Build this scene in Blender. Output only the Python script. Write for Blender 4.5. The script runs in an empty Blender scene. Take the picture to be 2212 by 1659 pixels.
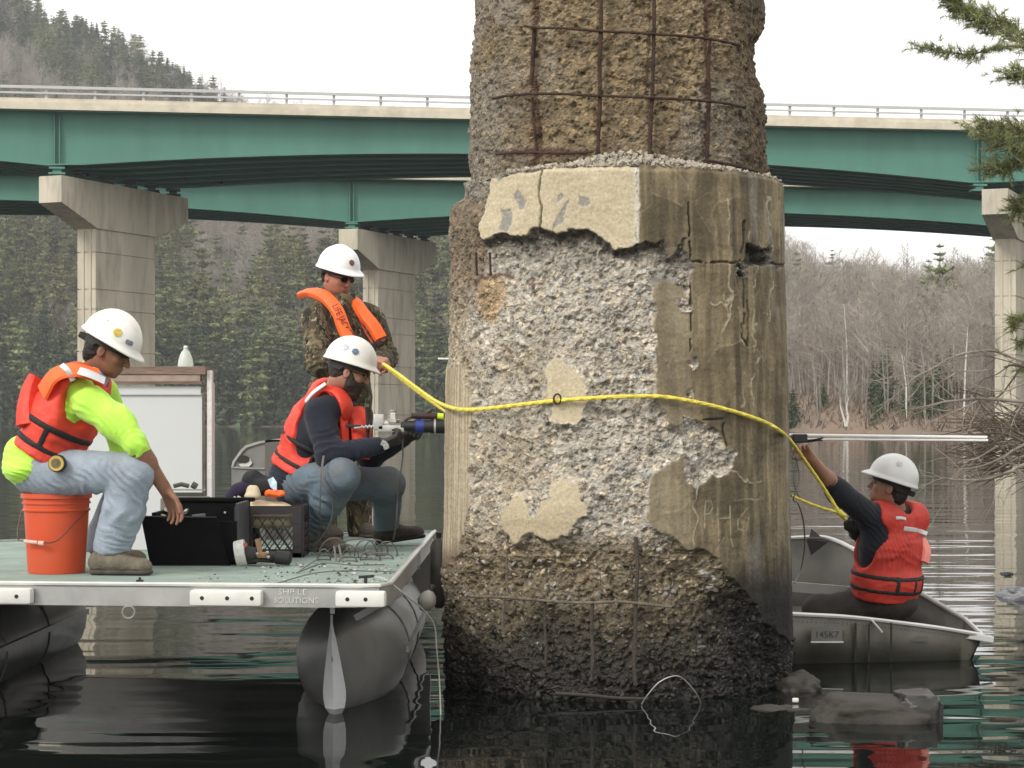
import bpy, bmesh, math, random
import numpy as np
from mathutils import Vector, Matrix, noise as mnoise

# ------------------------------------------------------------------ camera, sky, sun, exposure
scene = bpy.context.scene
CAM_H = 1.333
F = 4424.0                      # focal length in units of a 2212 px wide picture
HOR = 909.6                     # horizon row in the same units
cam_data = bpy.data.cameras.new("camera")
cam = bpy.data.objects.new("camera", cam_data)
scene.collection.objects.link(cam)
cam.location = (0, 0, CAM_H)
cam.rotation_euler = (math.radians(90), 0, 0)
cam_data.sensor_width = 36.0
cam_data.lens = F / 2212 * 36.0
cam_data.shift_y = (HOR - 829.5) / 2212
cam_data.clip_start = 0.1
cam_data.clip_end = 6000
scene.camera = cam

SUN_EL, SUN_AZ = math.radians(48), math.radians(-140)      # soft light from the upper left, behind the camera
world = bpy.data.worlds.new("World")
scene.world = world
world.use_nodes = True
wn = world.node_tree
wn.nodes.clear()
sky = wn.nodes.new("ShaderNodeTexSky")
sky.sky_type = 'NISHITA'
sky.sun_disc = False
sky.sun_elevation = SUN_EL
sky.sun_rotation = SUN_AZ
sky.air_density = 1.0
sky.dust_density = 3.0
hs = wn.nodes.new("ShaderNodeHueSaturation")
hs.inputs['Saturation'].default_value = 0.12
mixc = wn.nodes.new("ShaderNodeMixRGB")                     # even cloud layer over the sky
mixc.inputs[0].default_value = 0.75
mixc.inputs[2].default_value = (13.6, 13.35, 12.9, 1)
bgn = wn.nodes.new("ShaderNodeBackground")
bgn.inputs['Strength'].default_value = 0.10
wo = wn.nodes.new("ShaderNodeOutputWorld")
wn.links.new(sky.outputs[0], hs.inputs['Color'])
wn.links.new(hs.outputs[0], mixc.inputs[1])
wn.links.new(mixc.outputs[0], bgn.inputs['Color'])
wn.links.new(bgn.outputs[0], wo.inputs['Surface'])

sun_d = bpy.data.lights.new("sun", 'SUN')
sun_d.energy = 1.5
sun_d.angle = math.radians(14)
sun_d.color = (1.0, 0.96, 0.9)
sun = bpy.data.objects.new("sun", sun_d)
scene.collection.objects.link(sun)
sdir = Vector((-0.62, -0.70, 0.72)).normalized()
sun.rotation_euler = (-sdir).to_track_quat('-Z', 'Y').to_euler()
sky.sun_elevation = math.asin(sdir.z)
sky.sun_rotation = math.atan2(sdir.x, sdir.y)

scene.view_settings.view_transform = 'Standard'
scene.view_settings.look = 'None'
scene.view_settings.exposure = 0.35
scene.view_settings.gamma = 1.0
scene.view_settings.use_curve_mapping = False
scene.render.engine = 'CYCLES'
scene.cycles.max_bounces = 6
scene.cycles.transparent_max_bounces = 8
scene.cycles.use_denoising = True

rnd = random.Random(7)
rng = np.random.default_rng(11)

# ------------------------------------------------------------------ helpers
def P(xd, yd, d):
    """the world point seen at (xd, yd) of the survey sketch, d metres away"""
    return Vector(((xd - 1106) / F * d, d, CAM_H - (yd - HOR) / F * d))

def link(o, parent=None):
    scene.collection.objects.link(o)
    if parent is not None:
        o.parent = parent
        o.matrix_parent_inverse = Matrix.Translation(-parent_loc(parent))
    return o

def parent_loc(p):
    v = Vector(p.location)
    while p.parent is not None:
        v = p.matrix_parent_inverse @ v
        p = p.parent
        v = v + Vector(p.location)
    return v

def thing(name, label, cat, loc=(0, 0, 0), group=None):
    o = bpy.data.objects.new(name, None)
    o.empty_display_size = 0.1
    scene.collection.objects.link(o)
    o.location = loc
    o['label'] = label
    o['category'] = cat
    if group: o['group'] = group
    return o

def tag(o, label, cat, group=None):
    o['label'] = label
    o['category'] = cat
    if group: o['group'] = group
    return o

def put(name, mesh, m=None, parent=None, kind=None, smooth=False, label=None):
    if m is not None:
        mesh.materials.append(m)
    if smooth:
        mesh.polygons.foreach_set('use_smooth', [True] * len(mesh.polygons))
    o = bpy.data.objects.new(name, mesh)
    link(o, parent)
    if kind: o['kind'] = kind
    if label: o['label'] = label
    return o

def mesh_np(name, v, f):
    """v (n,3), f (m,3|4) arrays or lists"""
    me = bpy.data.meshes.new(name)
    v = np.asarray(v, dtype=np.float32)
    if isinstance(f, np.ndarray) and f.ndim == 2:
        k = f.shape[1]
        me.vertices.add(len(v))
        me.vertices.foreach_set('co', v.ravel())
        me.loops.add(f.size)
        me.loops.foreach_set('vertex_index', f.astype(np.int32).ravel())
        me.polygons.add(len(f))
        me.polygons.foreach_set('loop_start', np.arange(0, f.size, k, dtype=np.int32))
        me.update(calc_edges=True)
    else:
        me.from_pydata([tuple(map(float, p)) for p in v], [], f)
        me.update()
    return me

class MB:
    """collects shapes into one mesh"""
    def __init__(s): s.v = []; s.f = []
    def add(s, vs, fs):
        n = len(s.v)
        s.v += [tuple(p) for p in vs]
        s.f += [tuple(i + n for i in q) for q in fs]
        return s
    def box(s, c, size, rot=None, bevel=0.0):
        hx, hy, hz = size[0] / 2, size[1] / 2, size[2] / 2
        c = Vector(c)
        if bevel > 0:
            b = min(bevel, hx * .9, hy * .9, hz * .9)
            bm = bmesh.new()
            bmesh.ops.create_cube(bm, size=1)
            for v in bm.verts: v.co = Vector((v.co.x * hx * 2, v.co.y * hy * 2, v.co.z * hz * 2))
            bmesh.ops.bevel(bm, geom=bm.edges[:], offset=b, segments=2, profile=.6, affect='EDGES')
            vs = [v.co.copy() for v in bm.verts]
            bm.verts.index_update()
            fs = [[v.index for v in q.verts] for q in bm.faces]
            bm.free()
        else:
            vs = [Vector((x, y, z)) for x in (-hx, hx) for y in (-hy, hy) for z in (-hz, hz)]
            fs = [(0, 1, 3, 2), (4, 6, 7, 5), (0, 4, 5, 1), (2, 3, 7, 6), (0, 2, 6, 4), (1, 5, 7, 3)]
        if rot is not None:
            vs = [rot @ p for p in vs]
        return s.add([p + c for p in vs], fs)
    def bar(s, a, b, w, h=None, up=(0, 0, 1)):
        a, b = Vector(a), Vector(b)
        h = h or w
        t = (b - a); L = t.length; t.normalize()
        u = Vector(up)
        sd = t.cross(u)
        if sd.length < 1e-4: sd = t.cross(Vector((1, 0, 0)))
        sd.normalize(); u = sd.cross(t)
        vs = [p + sd * (i * w / 2) + u * (j * h / 2) for p in (a, b) for i, j in ((-1, -1), (1, -1), (1, 1), (-1, 1))]
        return s.add(vs, [(0, 1, 2, 3), (7, 6, 5, 4), (0, 4, 5, 1), (1, 5, 6, 2), (2, 6, 7, 3), (3, 7, 4, 0)])
    def tube(s, pts, r, n=8, cap=True, wob=0.0):
        pts = [Vector(p) for p in pts]
        rs = r if isinstance(r, (list, tuple)) else [r] * len(pts)
        ref = Vector((0.13, 0.29, 0.95)).normalized()
        base = len(s.v)
        prev = None
        vs = []
        for i, p in enumerate(pts):
            t = pts[min(i + 1, len(pts) - 1)] - pts[max(i - 1, 0)]
            if t.length < 1e-9: t = Vector((0, 0, 1))
            t.normalize()
            if prev is None:
                a = t.cross(ref)
                if a.length < .05: a = t.cross(Vector((1, 0, 0)))
            else:
                a = prev - t * prev.dot(t)
                if a.length < 1e-5: a = t.cross(ref)
            a.normalize(); prev = a
            b = t.cross(a)
            for k in range(n):
                an = 2 * math.pi * k / n
                rr = rs[i] * (1 + (rnd.uniform(-wob, wob) if wob else 0))
                vs.append(p + (a * math.cos(an) + b * math.sin(an)) * rr)
        fs = []
        for i in range(len(pts) - 1):
            for k in range(n):
                k2 = (k + 1) % n
                fs.append((i * n + k, i * n + k2, (i + 1) * n + k2, (i + 1) * n + k))
        if cap:
            fs.append(tuple(range(n - 1, -1, -1)))
            fs.append(tuple((len(pts) - 1) * n + k for k in range(n)))
        return s.add(vs, fs)
    def lathe(s, prof, c=(0, 0, 0), n=32, rot=None, sx=1.0, sy=1.0):
        c = Vector(c); vs = []
        for r, z in prof:
            for k in range(n):
                a = 2 * math.pi * k / n
                p = Vector((r * math.cos(a) * sx, r * math.sin(a) * sy, z))
                if rot is not None: p = rot @ p
                vs.append(p + c)
        fs = []
        for i in range(len(prof) - 1):
            for k in range(n):
                k2 = (k + 1) % n
                fs.append((i * n + k, i * n + k2, (i + 1) * n + k2, (i + 1) * n + k))
        return s.add(vs, fs)
    def prism(s, poly, ax, ay, az, o, t0, t1):
        """poly of (a,b) in the plane spanned by ax, ay; pushed along az from t0 to t1"""
        o = Vector(o); ax = Vector(ax); ay = Vector(ay); az = Vector(az)
        n = len(poly)
        vs = [o + ax * a + ay * b + az * t for t in (t0, t1) for a, b in poly]
        fs = [tuple(range(n - 1, -1, -1)), tuple(range(n, 2 * n))]
        fs += [(i, (i + 1) % n, (i + 1) % n + n, i + n) for i in range(n)]
        return s.add(vs, fs)
    def mesh(s, name):
        me = bpy.data.meshes.new(name)
        me.from_pydata([tuple(p) for p in s.v], [], s.f)
        me.update()
        bm = bmesh.new(); bm.from_mesh(me)
        bmesh.ops.recalc_face_normals(bm, faces=bm.faces[:])
        bm.to_mesh(me); bm.free()
        return me
    def obj(s, name, m, parent=None, smooth=False, kind=None, label=None):
        me = s.mesh(name)
        if smooth:
            me.polygons.foreach_set('use_smooth', [True] * len(me.polygons))
            try: me.set_sharp_from_angle(angle=math.radians(38))
            except Exception: pass
        return put(name, me, m, parent, kind, False, label)

def spline(pts, n=8):
    """Catmull-Rom through the points"""
    pts = [Vector(p) for p in pts]
    q = [pts[0] * 2 - pts[1]] + pts + [pts[-1] * 2 - pts[-2]]
    out = []
    for i in range(1, len(q) - 2):
        for k in range(n):
            t = k / n
            a, b, c, d = q[i - 1], q[i], q[i + 1], q[i + 2]
            out.append(0.5 * ((2 * b) + (c - a) * t + (2 * a - 5 * b + 4 * c - d) * t * t + (3 * b - a - 3 * c + d) * t ** 3))
    out.append(pts[-1])
    return out

# ------------------------------------------------------------------ materials
def mat(name, col, rough=.6, metal=0.0, var=.15, vscale=5.0, col2=None, bump=0.0, bscale=40.0, stretch=(1, 1, 1),
        dirt=0.0, dcol=(.05, .045, .035), dscale=2.0, spec=.5, rand=0.0, rvar=0.0, trans=0.0, aniso_bump=None, sheen=0.0, bscale2=None):
    m = bpy.data.materials.new(name)
    m.use_nodes = True
    nt = m.node_tree; N = nt.nodes; L = nt.links
    bs = N['Principled BSDF']
    bs.inputs['Roughness'].default_value = rough
    bs.inputs['Metallic'].default_value = metal
    bs.inputs['Specular IOR Level'].default_value = spec
    if trans: bs.inputs['Transmission Weight'].default_value = trans
    if sheen: bs.inputs['Sheen Weight'].default_value = sheen
    tc = N.new('ShaderNodeTexCoord')
    mp = N.new('ShaderNodeMapping')
    mp.inputs['Scale'].default_value = stretch
    L.new(tc.outputs['Object'], mp.inputs[0])
    nz = N.new('ShaderNodeTexNoise')
    nz.inputs['Scale'].default_value = vscale
    nz.inputs['Detail'].default_value = 6
    nz.inputs['Roughness'].default_value = .6
    L.new(mp.outputs[0], nz.inputs['Vector'])
    cr = N.new('ShaderNodeValToRGB')
    c1 = tuple(max(0, c * (1 - var)) for c in col) + (1,)
    c2 = (tuple(col2) if col2 else tuple(min(1, c * (1 + var)) for c in col)) + (1,)
    cr.color_ramp.elements[0].position = .32; cr.color_ramp.elements[0].color = c1
    cr.color_ramp.elements[1].position = .68; cr.color_ramp.elements[1].color = c2
    L.new(nz.outputs[0], cr.inputs[0])
    out = cr.outputs[0]
    if dirt > 0:
        n2 = N.new('ShaderNodeTexNoise'); n2.inputs['Scale'].default_value = dscale; n2.inputs['Detail'].default_value = 8
        n2.inputs['Roughness'].default_value = .65
        L.new(mp.outputs[0], n2.inputs['Vector'])
        r2 = N.new('ShaderNodeValToRGB')
        r2.color_ramp.elements[0].position = .48; r2.color_ramp.elements[0].color = (0, 0, 0, 1)
        r2.color_ramp.elements[1].position = .72; r2.color_ramp.elements[1].color = (dirt, dirt, dirt, 1)
        L.new(n2.outputs[0], r2.inputs[0])
        mx = N.new('ShaderNodeMixRGB'); mx.inputs[2].default_value = tuple(dcol) + (1,)
        L.new(r2.outputs[0], mx.inputs[0]); L.new(out, mx.inputs[1])
        out = mx.outputs[0]
    if rand > 0:
        oi = N.new('ShaderNodeObjectInfo')
        h2 = N.new('ShaderNodeHueSaturation')
        mr = N.new('ShaderNodeMapRange'); mr.inputs[3].default_value = 1 - rand; mr.inputs[4].default_value = 1 + rand
        L.new(oi.outputs['Random'], mr.inputs[0]); L.new(mr.outputs[0], h2.inputs['Value'])
        L.new(out, h2.inputs['Color']); out = h2.outputs[0]
    L.new(out, bs.inputs['Base Color'])
    if rvar > 0:
        mr = N.new('ShaderNodeMapRange'); mr.inputs[3].default_value = max(0, rough - rvar); mr.inputs[4].default_value = min(1, rough + rvar)
        L.new(nz.outputs[0], mr.inputs[0]); L.new(mr.outputs[0], bs.inputs['Roughness'])
    if bump > 0:
        n3 = N.new('ShaderNodeTexNoise'); n3.inputs['Scale'].default_value = bscale; n3.inputs['Detail'].default_value = 4
        L.new(mp.outputs[0], n3.inputs['Vector'])
        bp = N.new('ShaderNodeBump'); bp.inputs['Strength'].default_value = bump; bp.inputs['Distance'].default_value = .01
        L.new(n3.outputs[0], bp.inputs['Height']); L.new(bp.outputs[0], bs.inputs['Normal'])
    return m

def attr_mat(name, rough=.85, bump=.5, bscale=90.0, attr='col', var=.25, vscale=60.0, voro=True):
    """base colour from the mesh's own colour attribute (stains, stones and some painted shade), fine grain on top"""
    m = bpy.data.materials.new(name); m.use_nodes = True
    nt = m.node_tree; N = nt.nodes; L = nt.links; bs = N['Principled BSDF']
    at = N.new('ShaderNodeAttribute'); at.attribute_name = attr
    ar = N.new('ShaderNodeAttribute'); ar.attribute_name = 'wet'
    tc = N.new('ShaderNodeTexCoord')
    nz = N.new('ShaderNodeTexNoise'); nz.inputs['Scale'].default_value = vscale; nz.inputs['Detail'].default_value = 8; nz.inputs['Roughness'].default_value = .7
    L.new(tc.outputs['Object'], nz.inputs['Vector'])
    mr = N.new('ShaderNodeMapRange'); mr.inputs[1].default_value = .25; mr.inputs[2].default_value = .75
    mr.inputs[3].default_value = 1 - var; mr.inputs[4].default_value = 1 + var
    L.new(nz.outputs[0], mr.inputs[0])
    h = N.new('ShaderNodeHueSaturation'); L.new(mr.outputs[0], h.inputs['Value']); L.new(at.outputs['Color'], h.inputs['Color'])
    L.new(h.outputs[0], bs.inputs['Base Color'])
    m2 = N.new('ShaderNodeMapRange'); m2.inputs[3].default_value = rough; m2.inputs[4].default_value = .55
    L.new(ar.outputs['Fac'], m2.inputs[0]); L.new(m2.outputs[0], bs.inputs['Roughness'])
    vo = N.new('ShaderNodeTexVoronoi'); vo.inputs['Scale'].default_value = bscale
    L.new(tc.outputs['Object'], vo.inputs['Vector'])
    ro = N.new('ShaderNodeAttribute'); ro.attribute_name = 'rough'
    m3 = N.new('ShaderNodeMath'); m3.operation = 'MULTIPLY'; L.new(vo.outputs['Distance'], m3.inputs[0]); L.new(ro.outputs['Fac'], m3.inputs[1])
    ad = N.new('ShaderNodeMath'); ad.operation = 'MULTIPLY_ADD'; L.new(nz.outputs[0], ad.inputs[0]); ad.inputs[1].default_value = .35; L.new(m3.outputs[0], ad.inputs[2])
    bp = N.new('ShaderNodeBump'); bp.inputs['Strength'].default_value = bump; bp.inputs['Distance'].default_value = .008
    L.new(ad.outputs[0], bp.inputs['Height']); L.new(bp.outputs[0], bs.inputs['Normal'])
    return m

# ------------------------------------------------------------------ numpy noise
def _hash(ix, iy, s=0):
    h = (ix.astype(np.int64) * 374761393 + iy.astype(np.int64) * 668265263 + s * 974634777) & 0xffffffff
    h = ((h ^ (h >> 13)) * 1274126177) & 0xffffffff
    h = ((h ^ (h >> 15)) * 2246822519) & 0xffffffff
    return ((h ^ (h >> 16)) & 0xffffff) / float(0xffffff)

def vnoise(x, y, s=0):
    ix = np.floor(x); iy = np.floor(y); fx = x - ix; fy = y - iy
    fx = fx * fx * (3 - 2 * fx); fy = fy * fy * (3 - 2 * fy)
    a = _hash(ix, iy, s); b = _hash(ix + 1, iy, s); c = _hash(ix, iy + 1, s); d = _hash(ix + 1, iy + 1, s)
    return (a * (1 - fx) + b * fx) * (1 - fy) + (c * (1 - fx) + d * fx) * fy

def fbm(x, y, o=4, s=0):
    r = 0; a = .5; t = 0
    for k in range(o):
        r = r + a * vnoise(x * 2 ** k, y * 2 ** k, s + k * 7); t += a; a *= .5
    return r / t

def worley(x, y, s=0):
    """F1, F2 and the id hash of the nearest cell"""
    ix = np.floor(x); iy = np.floor(y)
    f1 = np.full(x.shape, 9.0); f2 = np.full(x.shape, 9.0); idh = np.zeros(x.shape)
    for dx in (-1, 0, 1):
        for dy in (-1, 0, 1):
            cx = ix + dx; cy = iy + dy
            px = cx + _hash(cx, cy, s) ; py = cy + _hash(cx, cy, s + 91)
            d = np.hypot(x - px, y - py)
            m = d < f1
            f2 = np.where(m, f1, np.minimum(f2, d))
            idh = np.where(m, _hash(cx, cy, s + 17), idh)
            f1 = np.where(m, d, f1)
    return f1, f2, idh

def polysd(x, y, poly):
    """signed distance to a polygon, positive inside"""
    d = np.full(x.shape, 1e9); ins = np.zeros(x.shape, bool)
    n = len(poly)
    for i in range(n):
        x0, y0 = poly[i]; x1, y1 = poly[(i + 1) % n]
        ex, ey = x1 - x0, y1 - y0
        t = np.clip(((x - x0) * ex + (y - y0) * ey) / (ex * ex + ey * ey + 1e-9), 0, 1)
        d = np.minimum(d, np.hypot(x - x0 - t * ex, y - y0 - t * ey))
        c = ((y0 > y) != (y1 > y)) & (x < (x1 - x0) * (y - y0) / ((y1 - y0) if y1 != y0 else 1e-9) + x0)
        ins ^= c
    return np.where(ins, d, -d)

def lined(x, y, pts):
    d = np.full(x.shape, 1e9)
    for (x0, y0), (x1, y1) in zip(pts[:-1], pts[1:]):
        ex, ey = x1 - x0, y1 - y0
        t = np.clip(((x - x0) * ex + (y - y0) * ey) / (ex * ex + ey * ey + 1e-9), 0, 1)
        d = np.minimum(d, np.hypot(x - x0 - t * ex, y - y0 - t * ey))
    return d

def sstep(a, b, x):
    t = np.clip((x - a) / (b - a), 0, 1)
    return t * t * (3 - 2 * t)
# ================================================================== THE SETTING: water
def water_mat():
    m = bpy.data.materials.new("river_water"); m.use_nodes = True
    nt = m.node_tree; N = nt.nodes; L = nt.links; bs = N['Principled BSDF']
    bs.inputs['Base Color'].default_value = (.006, .008, .007, 1)
    bs.inputs['Roughness'].default_value = .02
    bs.inputs['IOR'].default_value = 1.33
    bs.inputs['Specular IOR Level'].default_value = .5
    tc = N.new('ShaderNodeTexCoord')
    def nz(scale, sx, sy, det):
        mp = N.new('ShaderNodeMapping'); mp.inputs['Scale'].default_value = (sx, sy, 1)
        L.new(tc.outputs['Object'], mp.inputs[0])
        n = N.new('ShaderNodeTexNoise'); n.inputs['Scale'].default_value = scale; n.inputs['Detail'].default_value = det
        n.inputs['Roughness'].default_value = .5
        L.new(mp.outputs[0], n.inputs['Vector'])
        return n
    a = nz(1.15, .38, 1.0, 2); b = nz(.22, .45, 1.0, 2); c = nz(5.0, .5, 1.0, 1)
    ad = N.new('ShaderNodeMath'); ad.operation = 'MULTIPLY_ADD'; L.new(b.outputs[0], ad.inputs[0]); ad.inputs[1].default_value = 3.0; L.new(a.outputs[0], ad.inputs[2])
    ad2 = N.new('ShaderNodeMath'); ad2.operation = 'MULTIPLY_ADD'; L.new(c.outputs[0], ad2.inputs[0]); ad2.inputs[1].default_value = .045; L.new(ad.outputs[0], ad2.inputs[2])
    bp = N.new('ShaderNodeBump'); bp.inputs['Strength'].default_value = .56; bp.inputs['Distance'].default_value = .032
    L.new(ad2.outputs[0], bp.inputs['Height']); L.new(bp.outputs[0], bs.inputs['Normal'])
    return m
wat = mesh_np("water", [(-1500, -60, 0), (1500, -60, 0), (1500, 1600, 0), (-1500, 1600, 0)], [(0, 1, 2, 3)])
put("water", wat, water_mat(), kind='structure')

# ================================================================== the old concrete pier
XC, YC = .544, 10.55
m_conc = attr_mat("old_concrete", rough=.9, bump=.8, bscale=85, var=.34, vscale=75)
m_rebar = mat("rusty_rebar", (.028, .015, .011), rough=.85, var=.4, vscale=30, col2=(.075, .038, .024), bump=.8, bscale=120)
m_rebar2 = mat("silted_rebar", (.13, .105, .075), rough=.85, var=.4, vscale=20, col2=(.2, .17, .13), bump=.8, bscale=120)

Z2 = lambda zx, zy: (937.9 + zx * .36, 442.4 + zy * .36)
Z3 = lambda zx, zy: (937.9 + zx * .36, 973.3 + zy * .36)
coat_polys = [
  # pale render band at the top left of the collar
  [(1065,385),(1155,370),(1210,358),(1290,352),(1378,358),(1380,530),(1330,530),(1300,515),(1270,495),(1240,498),(1205,507),(1190,500),(1165,490),(1140,512),(1110,514),(1085,505),(1060,508),(1033,516),(1040,480),(1048,440)],
  # olive brown render on the right
  [(1379,350),(1500,350),(1650,350),(1800,350),(1800,1395),(1725,1392),(1690,1372),(1655,1340),(1628,1300),(1604,1276),(1579,1247),(1550,1207),(1528,1189),(1496,1189),(1460,1168),(1424,1153),(1399,1117),(1402,1056),(1413,1025),(1435,1004),(1478,975),(1500,1000),(1520,985),(1510,940),(1478,907),(1456,925),(1435,903),(1417,856),(1415,760),(1417,611),(1440,600),(1470,612),(1492,650),(1494,600),(1489,565),(1475,545),(1489,508),(1478,512),(1462,540),(1450,555),(1436,508),(1424,518),(1400,522),(1380,532)],
  [(1179,799),(1197,781),(1212,779),(1237,802),(1262,824),(1264,867),(1255,903),(1237,921),(1222,910),(1197,921),(1179,907)],
  [Z3(*p) for p in ((395,480),(400,380),(470,290),(520,270),(560,300),(572,400),(615,410),(640,290),(700,290),(710,200),(760,160),(860,190),(890,220),(895,370),(850,420),(810,520),(760,560),(700,550),(600,500),(540,510),(470,560),(430,500))],
  [(940,790),(1000,790),(1012,850),(1013,1000),(1010,1110),(1004,1150),(992,1190),(975,1215),(940,1240)],
]
hole_polys = [
  [(1611,525),(1640,528),(1662,534),(1672,570),(1650,578),(1612,572)],
  [(1590,565),(1611,563),(1611,598),(1592,596)],
  [(1464,640),(1490,650),(1500,668),(1480,672),(1466,660)],
  [(1478,985),(1520,965),(1560,1000),(1580,960),(1600,975),(1585,1010),(1560,1030),(1530,1022),(1514,1050),(1500,1058),(1484,1042)],
  [(1478,907),(1500,905),(1560,935),(1575,985),(1545,1000),(1510,975)],
  [(1490,780),(1502,778),(1505,800),(1492,806)],
  [(1484,850),(1500,842),(1506,862),(1490,868)],
  [(1676,576),(1697,574),(1697,586),(1678,584)],
]
grey_worn = [  # where the cream skin wore through to grey paste
  [(1084,452),(1094,448),(1102,460),(1103,490),(1090,505),(1078,500)],
  [(1112,420),(1124,414),(1132,430),(1134,448),(1118,452)],
  [(1198,418),(1212,412),(1216,428),(1200,440)],
  [(1202,470),(1230,435),(1236,442),(1216,480),(1196,505)],
  [(1246,420),(1270,422),(1272,440),(1250,444)],
  [(1180,870),(1190,868),(1186,900),(1180,900)],
]
cracks = [
  [(1172,362),(1166,392),(1163,420),(1167,448),(1165,495)],
  [(1489,440),(1492,500),(1490,560),(1494,640),(1492,760)],
  [(1610,480),(1600,560),(1608,620),(1606,700)],
  [(1490,567),(1560,564),(1600,566),(1700,574)],
  [(1600,700),(1604,730),(1618,750),(1616,650)],
  [(1506,910),(1560,905),(1572,960)],
]
PHG = [[Z3(*p) for p in l] for l in (
  [(1622,460),(1628,300),(1660,300),(1672,340),(1655,375),(1630,380)],
  [(1700,330),(1708,540)], [(1706,405),(1780,402)], [(1775,330),(1780,520),(1795,575)],
  [(1880,345),(1850,385),(1822,420),(1826,470),(1880,478),(1888,400)], [(1800,300),(1870,290),(1945,292)])]
streaks = [[(1572,430),(1580,560),(1574,660),(1570,720)],[(1620,500),(1630,600),(1628,760)],[(1640,760),(1625,830),(1622,900)],
  [(1560,640),(1572,690),(1560,740)],[(1590,660),(1600,720),(1612,752),(1614,700)],[(1660,430),(1668,540),(1664,700)],
  [(1500,1180),(1504,1060),(1508,1030)],[(1560,1000),(1600,1040),(1640,1046)],[(1578,560),(1576,640),(1560,660),(1530,658)],[(1600,880),(1604,800)]]

# twelve-sided outline, edges softened
def rpoly(th):
    v0 = math.radians(6.5)
    a = (th - v0) % (math.pi / 6) - math.pi / 12
    r = math.cos(math.pi / 12) / np.cos(a)
    return .62 * r + .38 * .985 + .008
def view_xy(X, Y, Z):
    return 1106 + F * X / Y, HOR + F * (CAM_H - Z) / Y

def ring_mesh(name, th, zs, fr):
    """th (n) closed loop angles, zs (m); fr(TH,Z)->r,col,wet,rough"""
    TH, ZZ = np.meshgrid(th, zs)
    r, col, wet, rg = fr(TH, ZZ)
    X = XC + r * np.sin(TH); Y = YC - r * np.cos(TH)
    v = np.stack([X, Y, ZZ], -1).reshape(-1, 3)
    m, n = TH.shape
    i = np.arange(m - 1)[:, None] * n + np.arange(n)[None, :]
    j = np.arange(m - 1)[:, None] * n + (np.arange(n)[None, :] + 1) % n
    f = np.stack([i, j, j + n, i + n], -1).reshape(-1, 4)
    me = mesh_np(name, v, f)
    ca = me.color_attributes.new('col', 'FLOAT_COLOR', 'POINT')
    c4 = np.ones((m * n, 4), np.float32); c4[:, :3] = np.clip(col.reshape(-1, 3), 0.003, .9)
    ca.data.foreach_set('color', c4.ravel())
    for nm, arr in (('wet', wet), ('rough', rg)):
        at = me.attributes.new(nm, 'FLOAT', 'POINT')
        at.data.foreach_set('value', arr.astype(np.float32).ravel())
    return me

def mixc3(a, b, t):
    return a + (b - a) * t[..., None]

def stones(s, z, cell, seed):
    f1, f2, h = worley(s / cell, z / cell * 1.25, seed)
    dome = np.sqrt(np.clip(1 - (f1 / .62) ** 2, 0, 1))
    return f1, f2, h, dome

def tone(h, lo, hi):
    return lo + (hi - lo) * h[..., None]

def aggregate(s, z, seed=3):
    """relief (m) and colour multiplier of broken concrete full of gravel"""
    wx = s + .012 * (vnoise(s * 45, z * 45, 5) - .5); wz = z + .012 * (vnoise(s * 45, z * 45, 6) - .5)
    f1, f2, h, dm = stones(wx, wz, .027, seed)
    g1, g2, gh, gd = stones(wx, wz, .0135, seed + 50)
    big, _, bh, bd = stones(wx, wz, .048, seed + 80)
    kind = h                         # some cells are stones, some sockets, the rest rough paste
    rel = np.where(kind > .58, dm * .0058, 0) - np.where(kind < .13, dm * .007, 0)
    rel += np.where(gh > .5, gd * .0030, -gd * .002 * (gh < .25))
    rel += np.where(bh > .84, bd * .009, 0) - np.where(bh < .05, bd * .010, 0)
    rel -= .012 * sstep(.60, .74, fbm(s * 16, z * 16, 3, 33))
    rel += (fbm(s * 7, z * 7, 3, 31) - .5) * .034 + (fbm(s * 30, z * 30, 3, 37) - .5) * .009
    mul = .80 + .42 * fbm(s * 14, z * 14, 4, 41)
    mul = mul * np.where(kind > .58, .70 + .75 * _hash(np.floor(h * 997), np.floor(h * 31), 2), 1.0)
    mul = mul * (1 - .35 * sstep(.03, .0, f2 - f1) * (kind > .4))
    mul = mul * np.where(kind < .16, 1 - .5 * dm, 1.0) * np.where(gh < .12, 1 - .4 * gd, 1.0)
    mul = mul * np.where((gh > .9), 1.28, 1.0)
    hue = np.where(kind > .58, h - .79, 0)
    return rel, mul, hue

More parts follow.
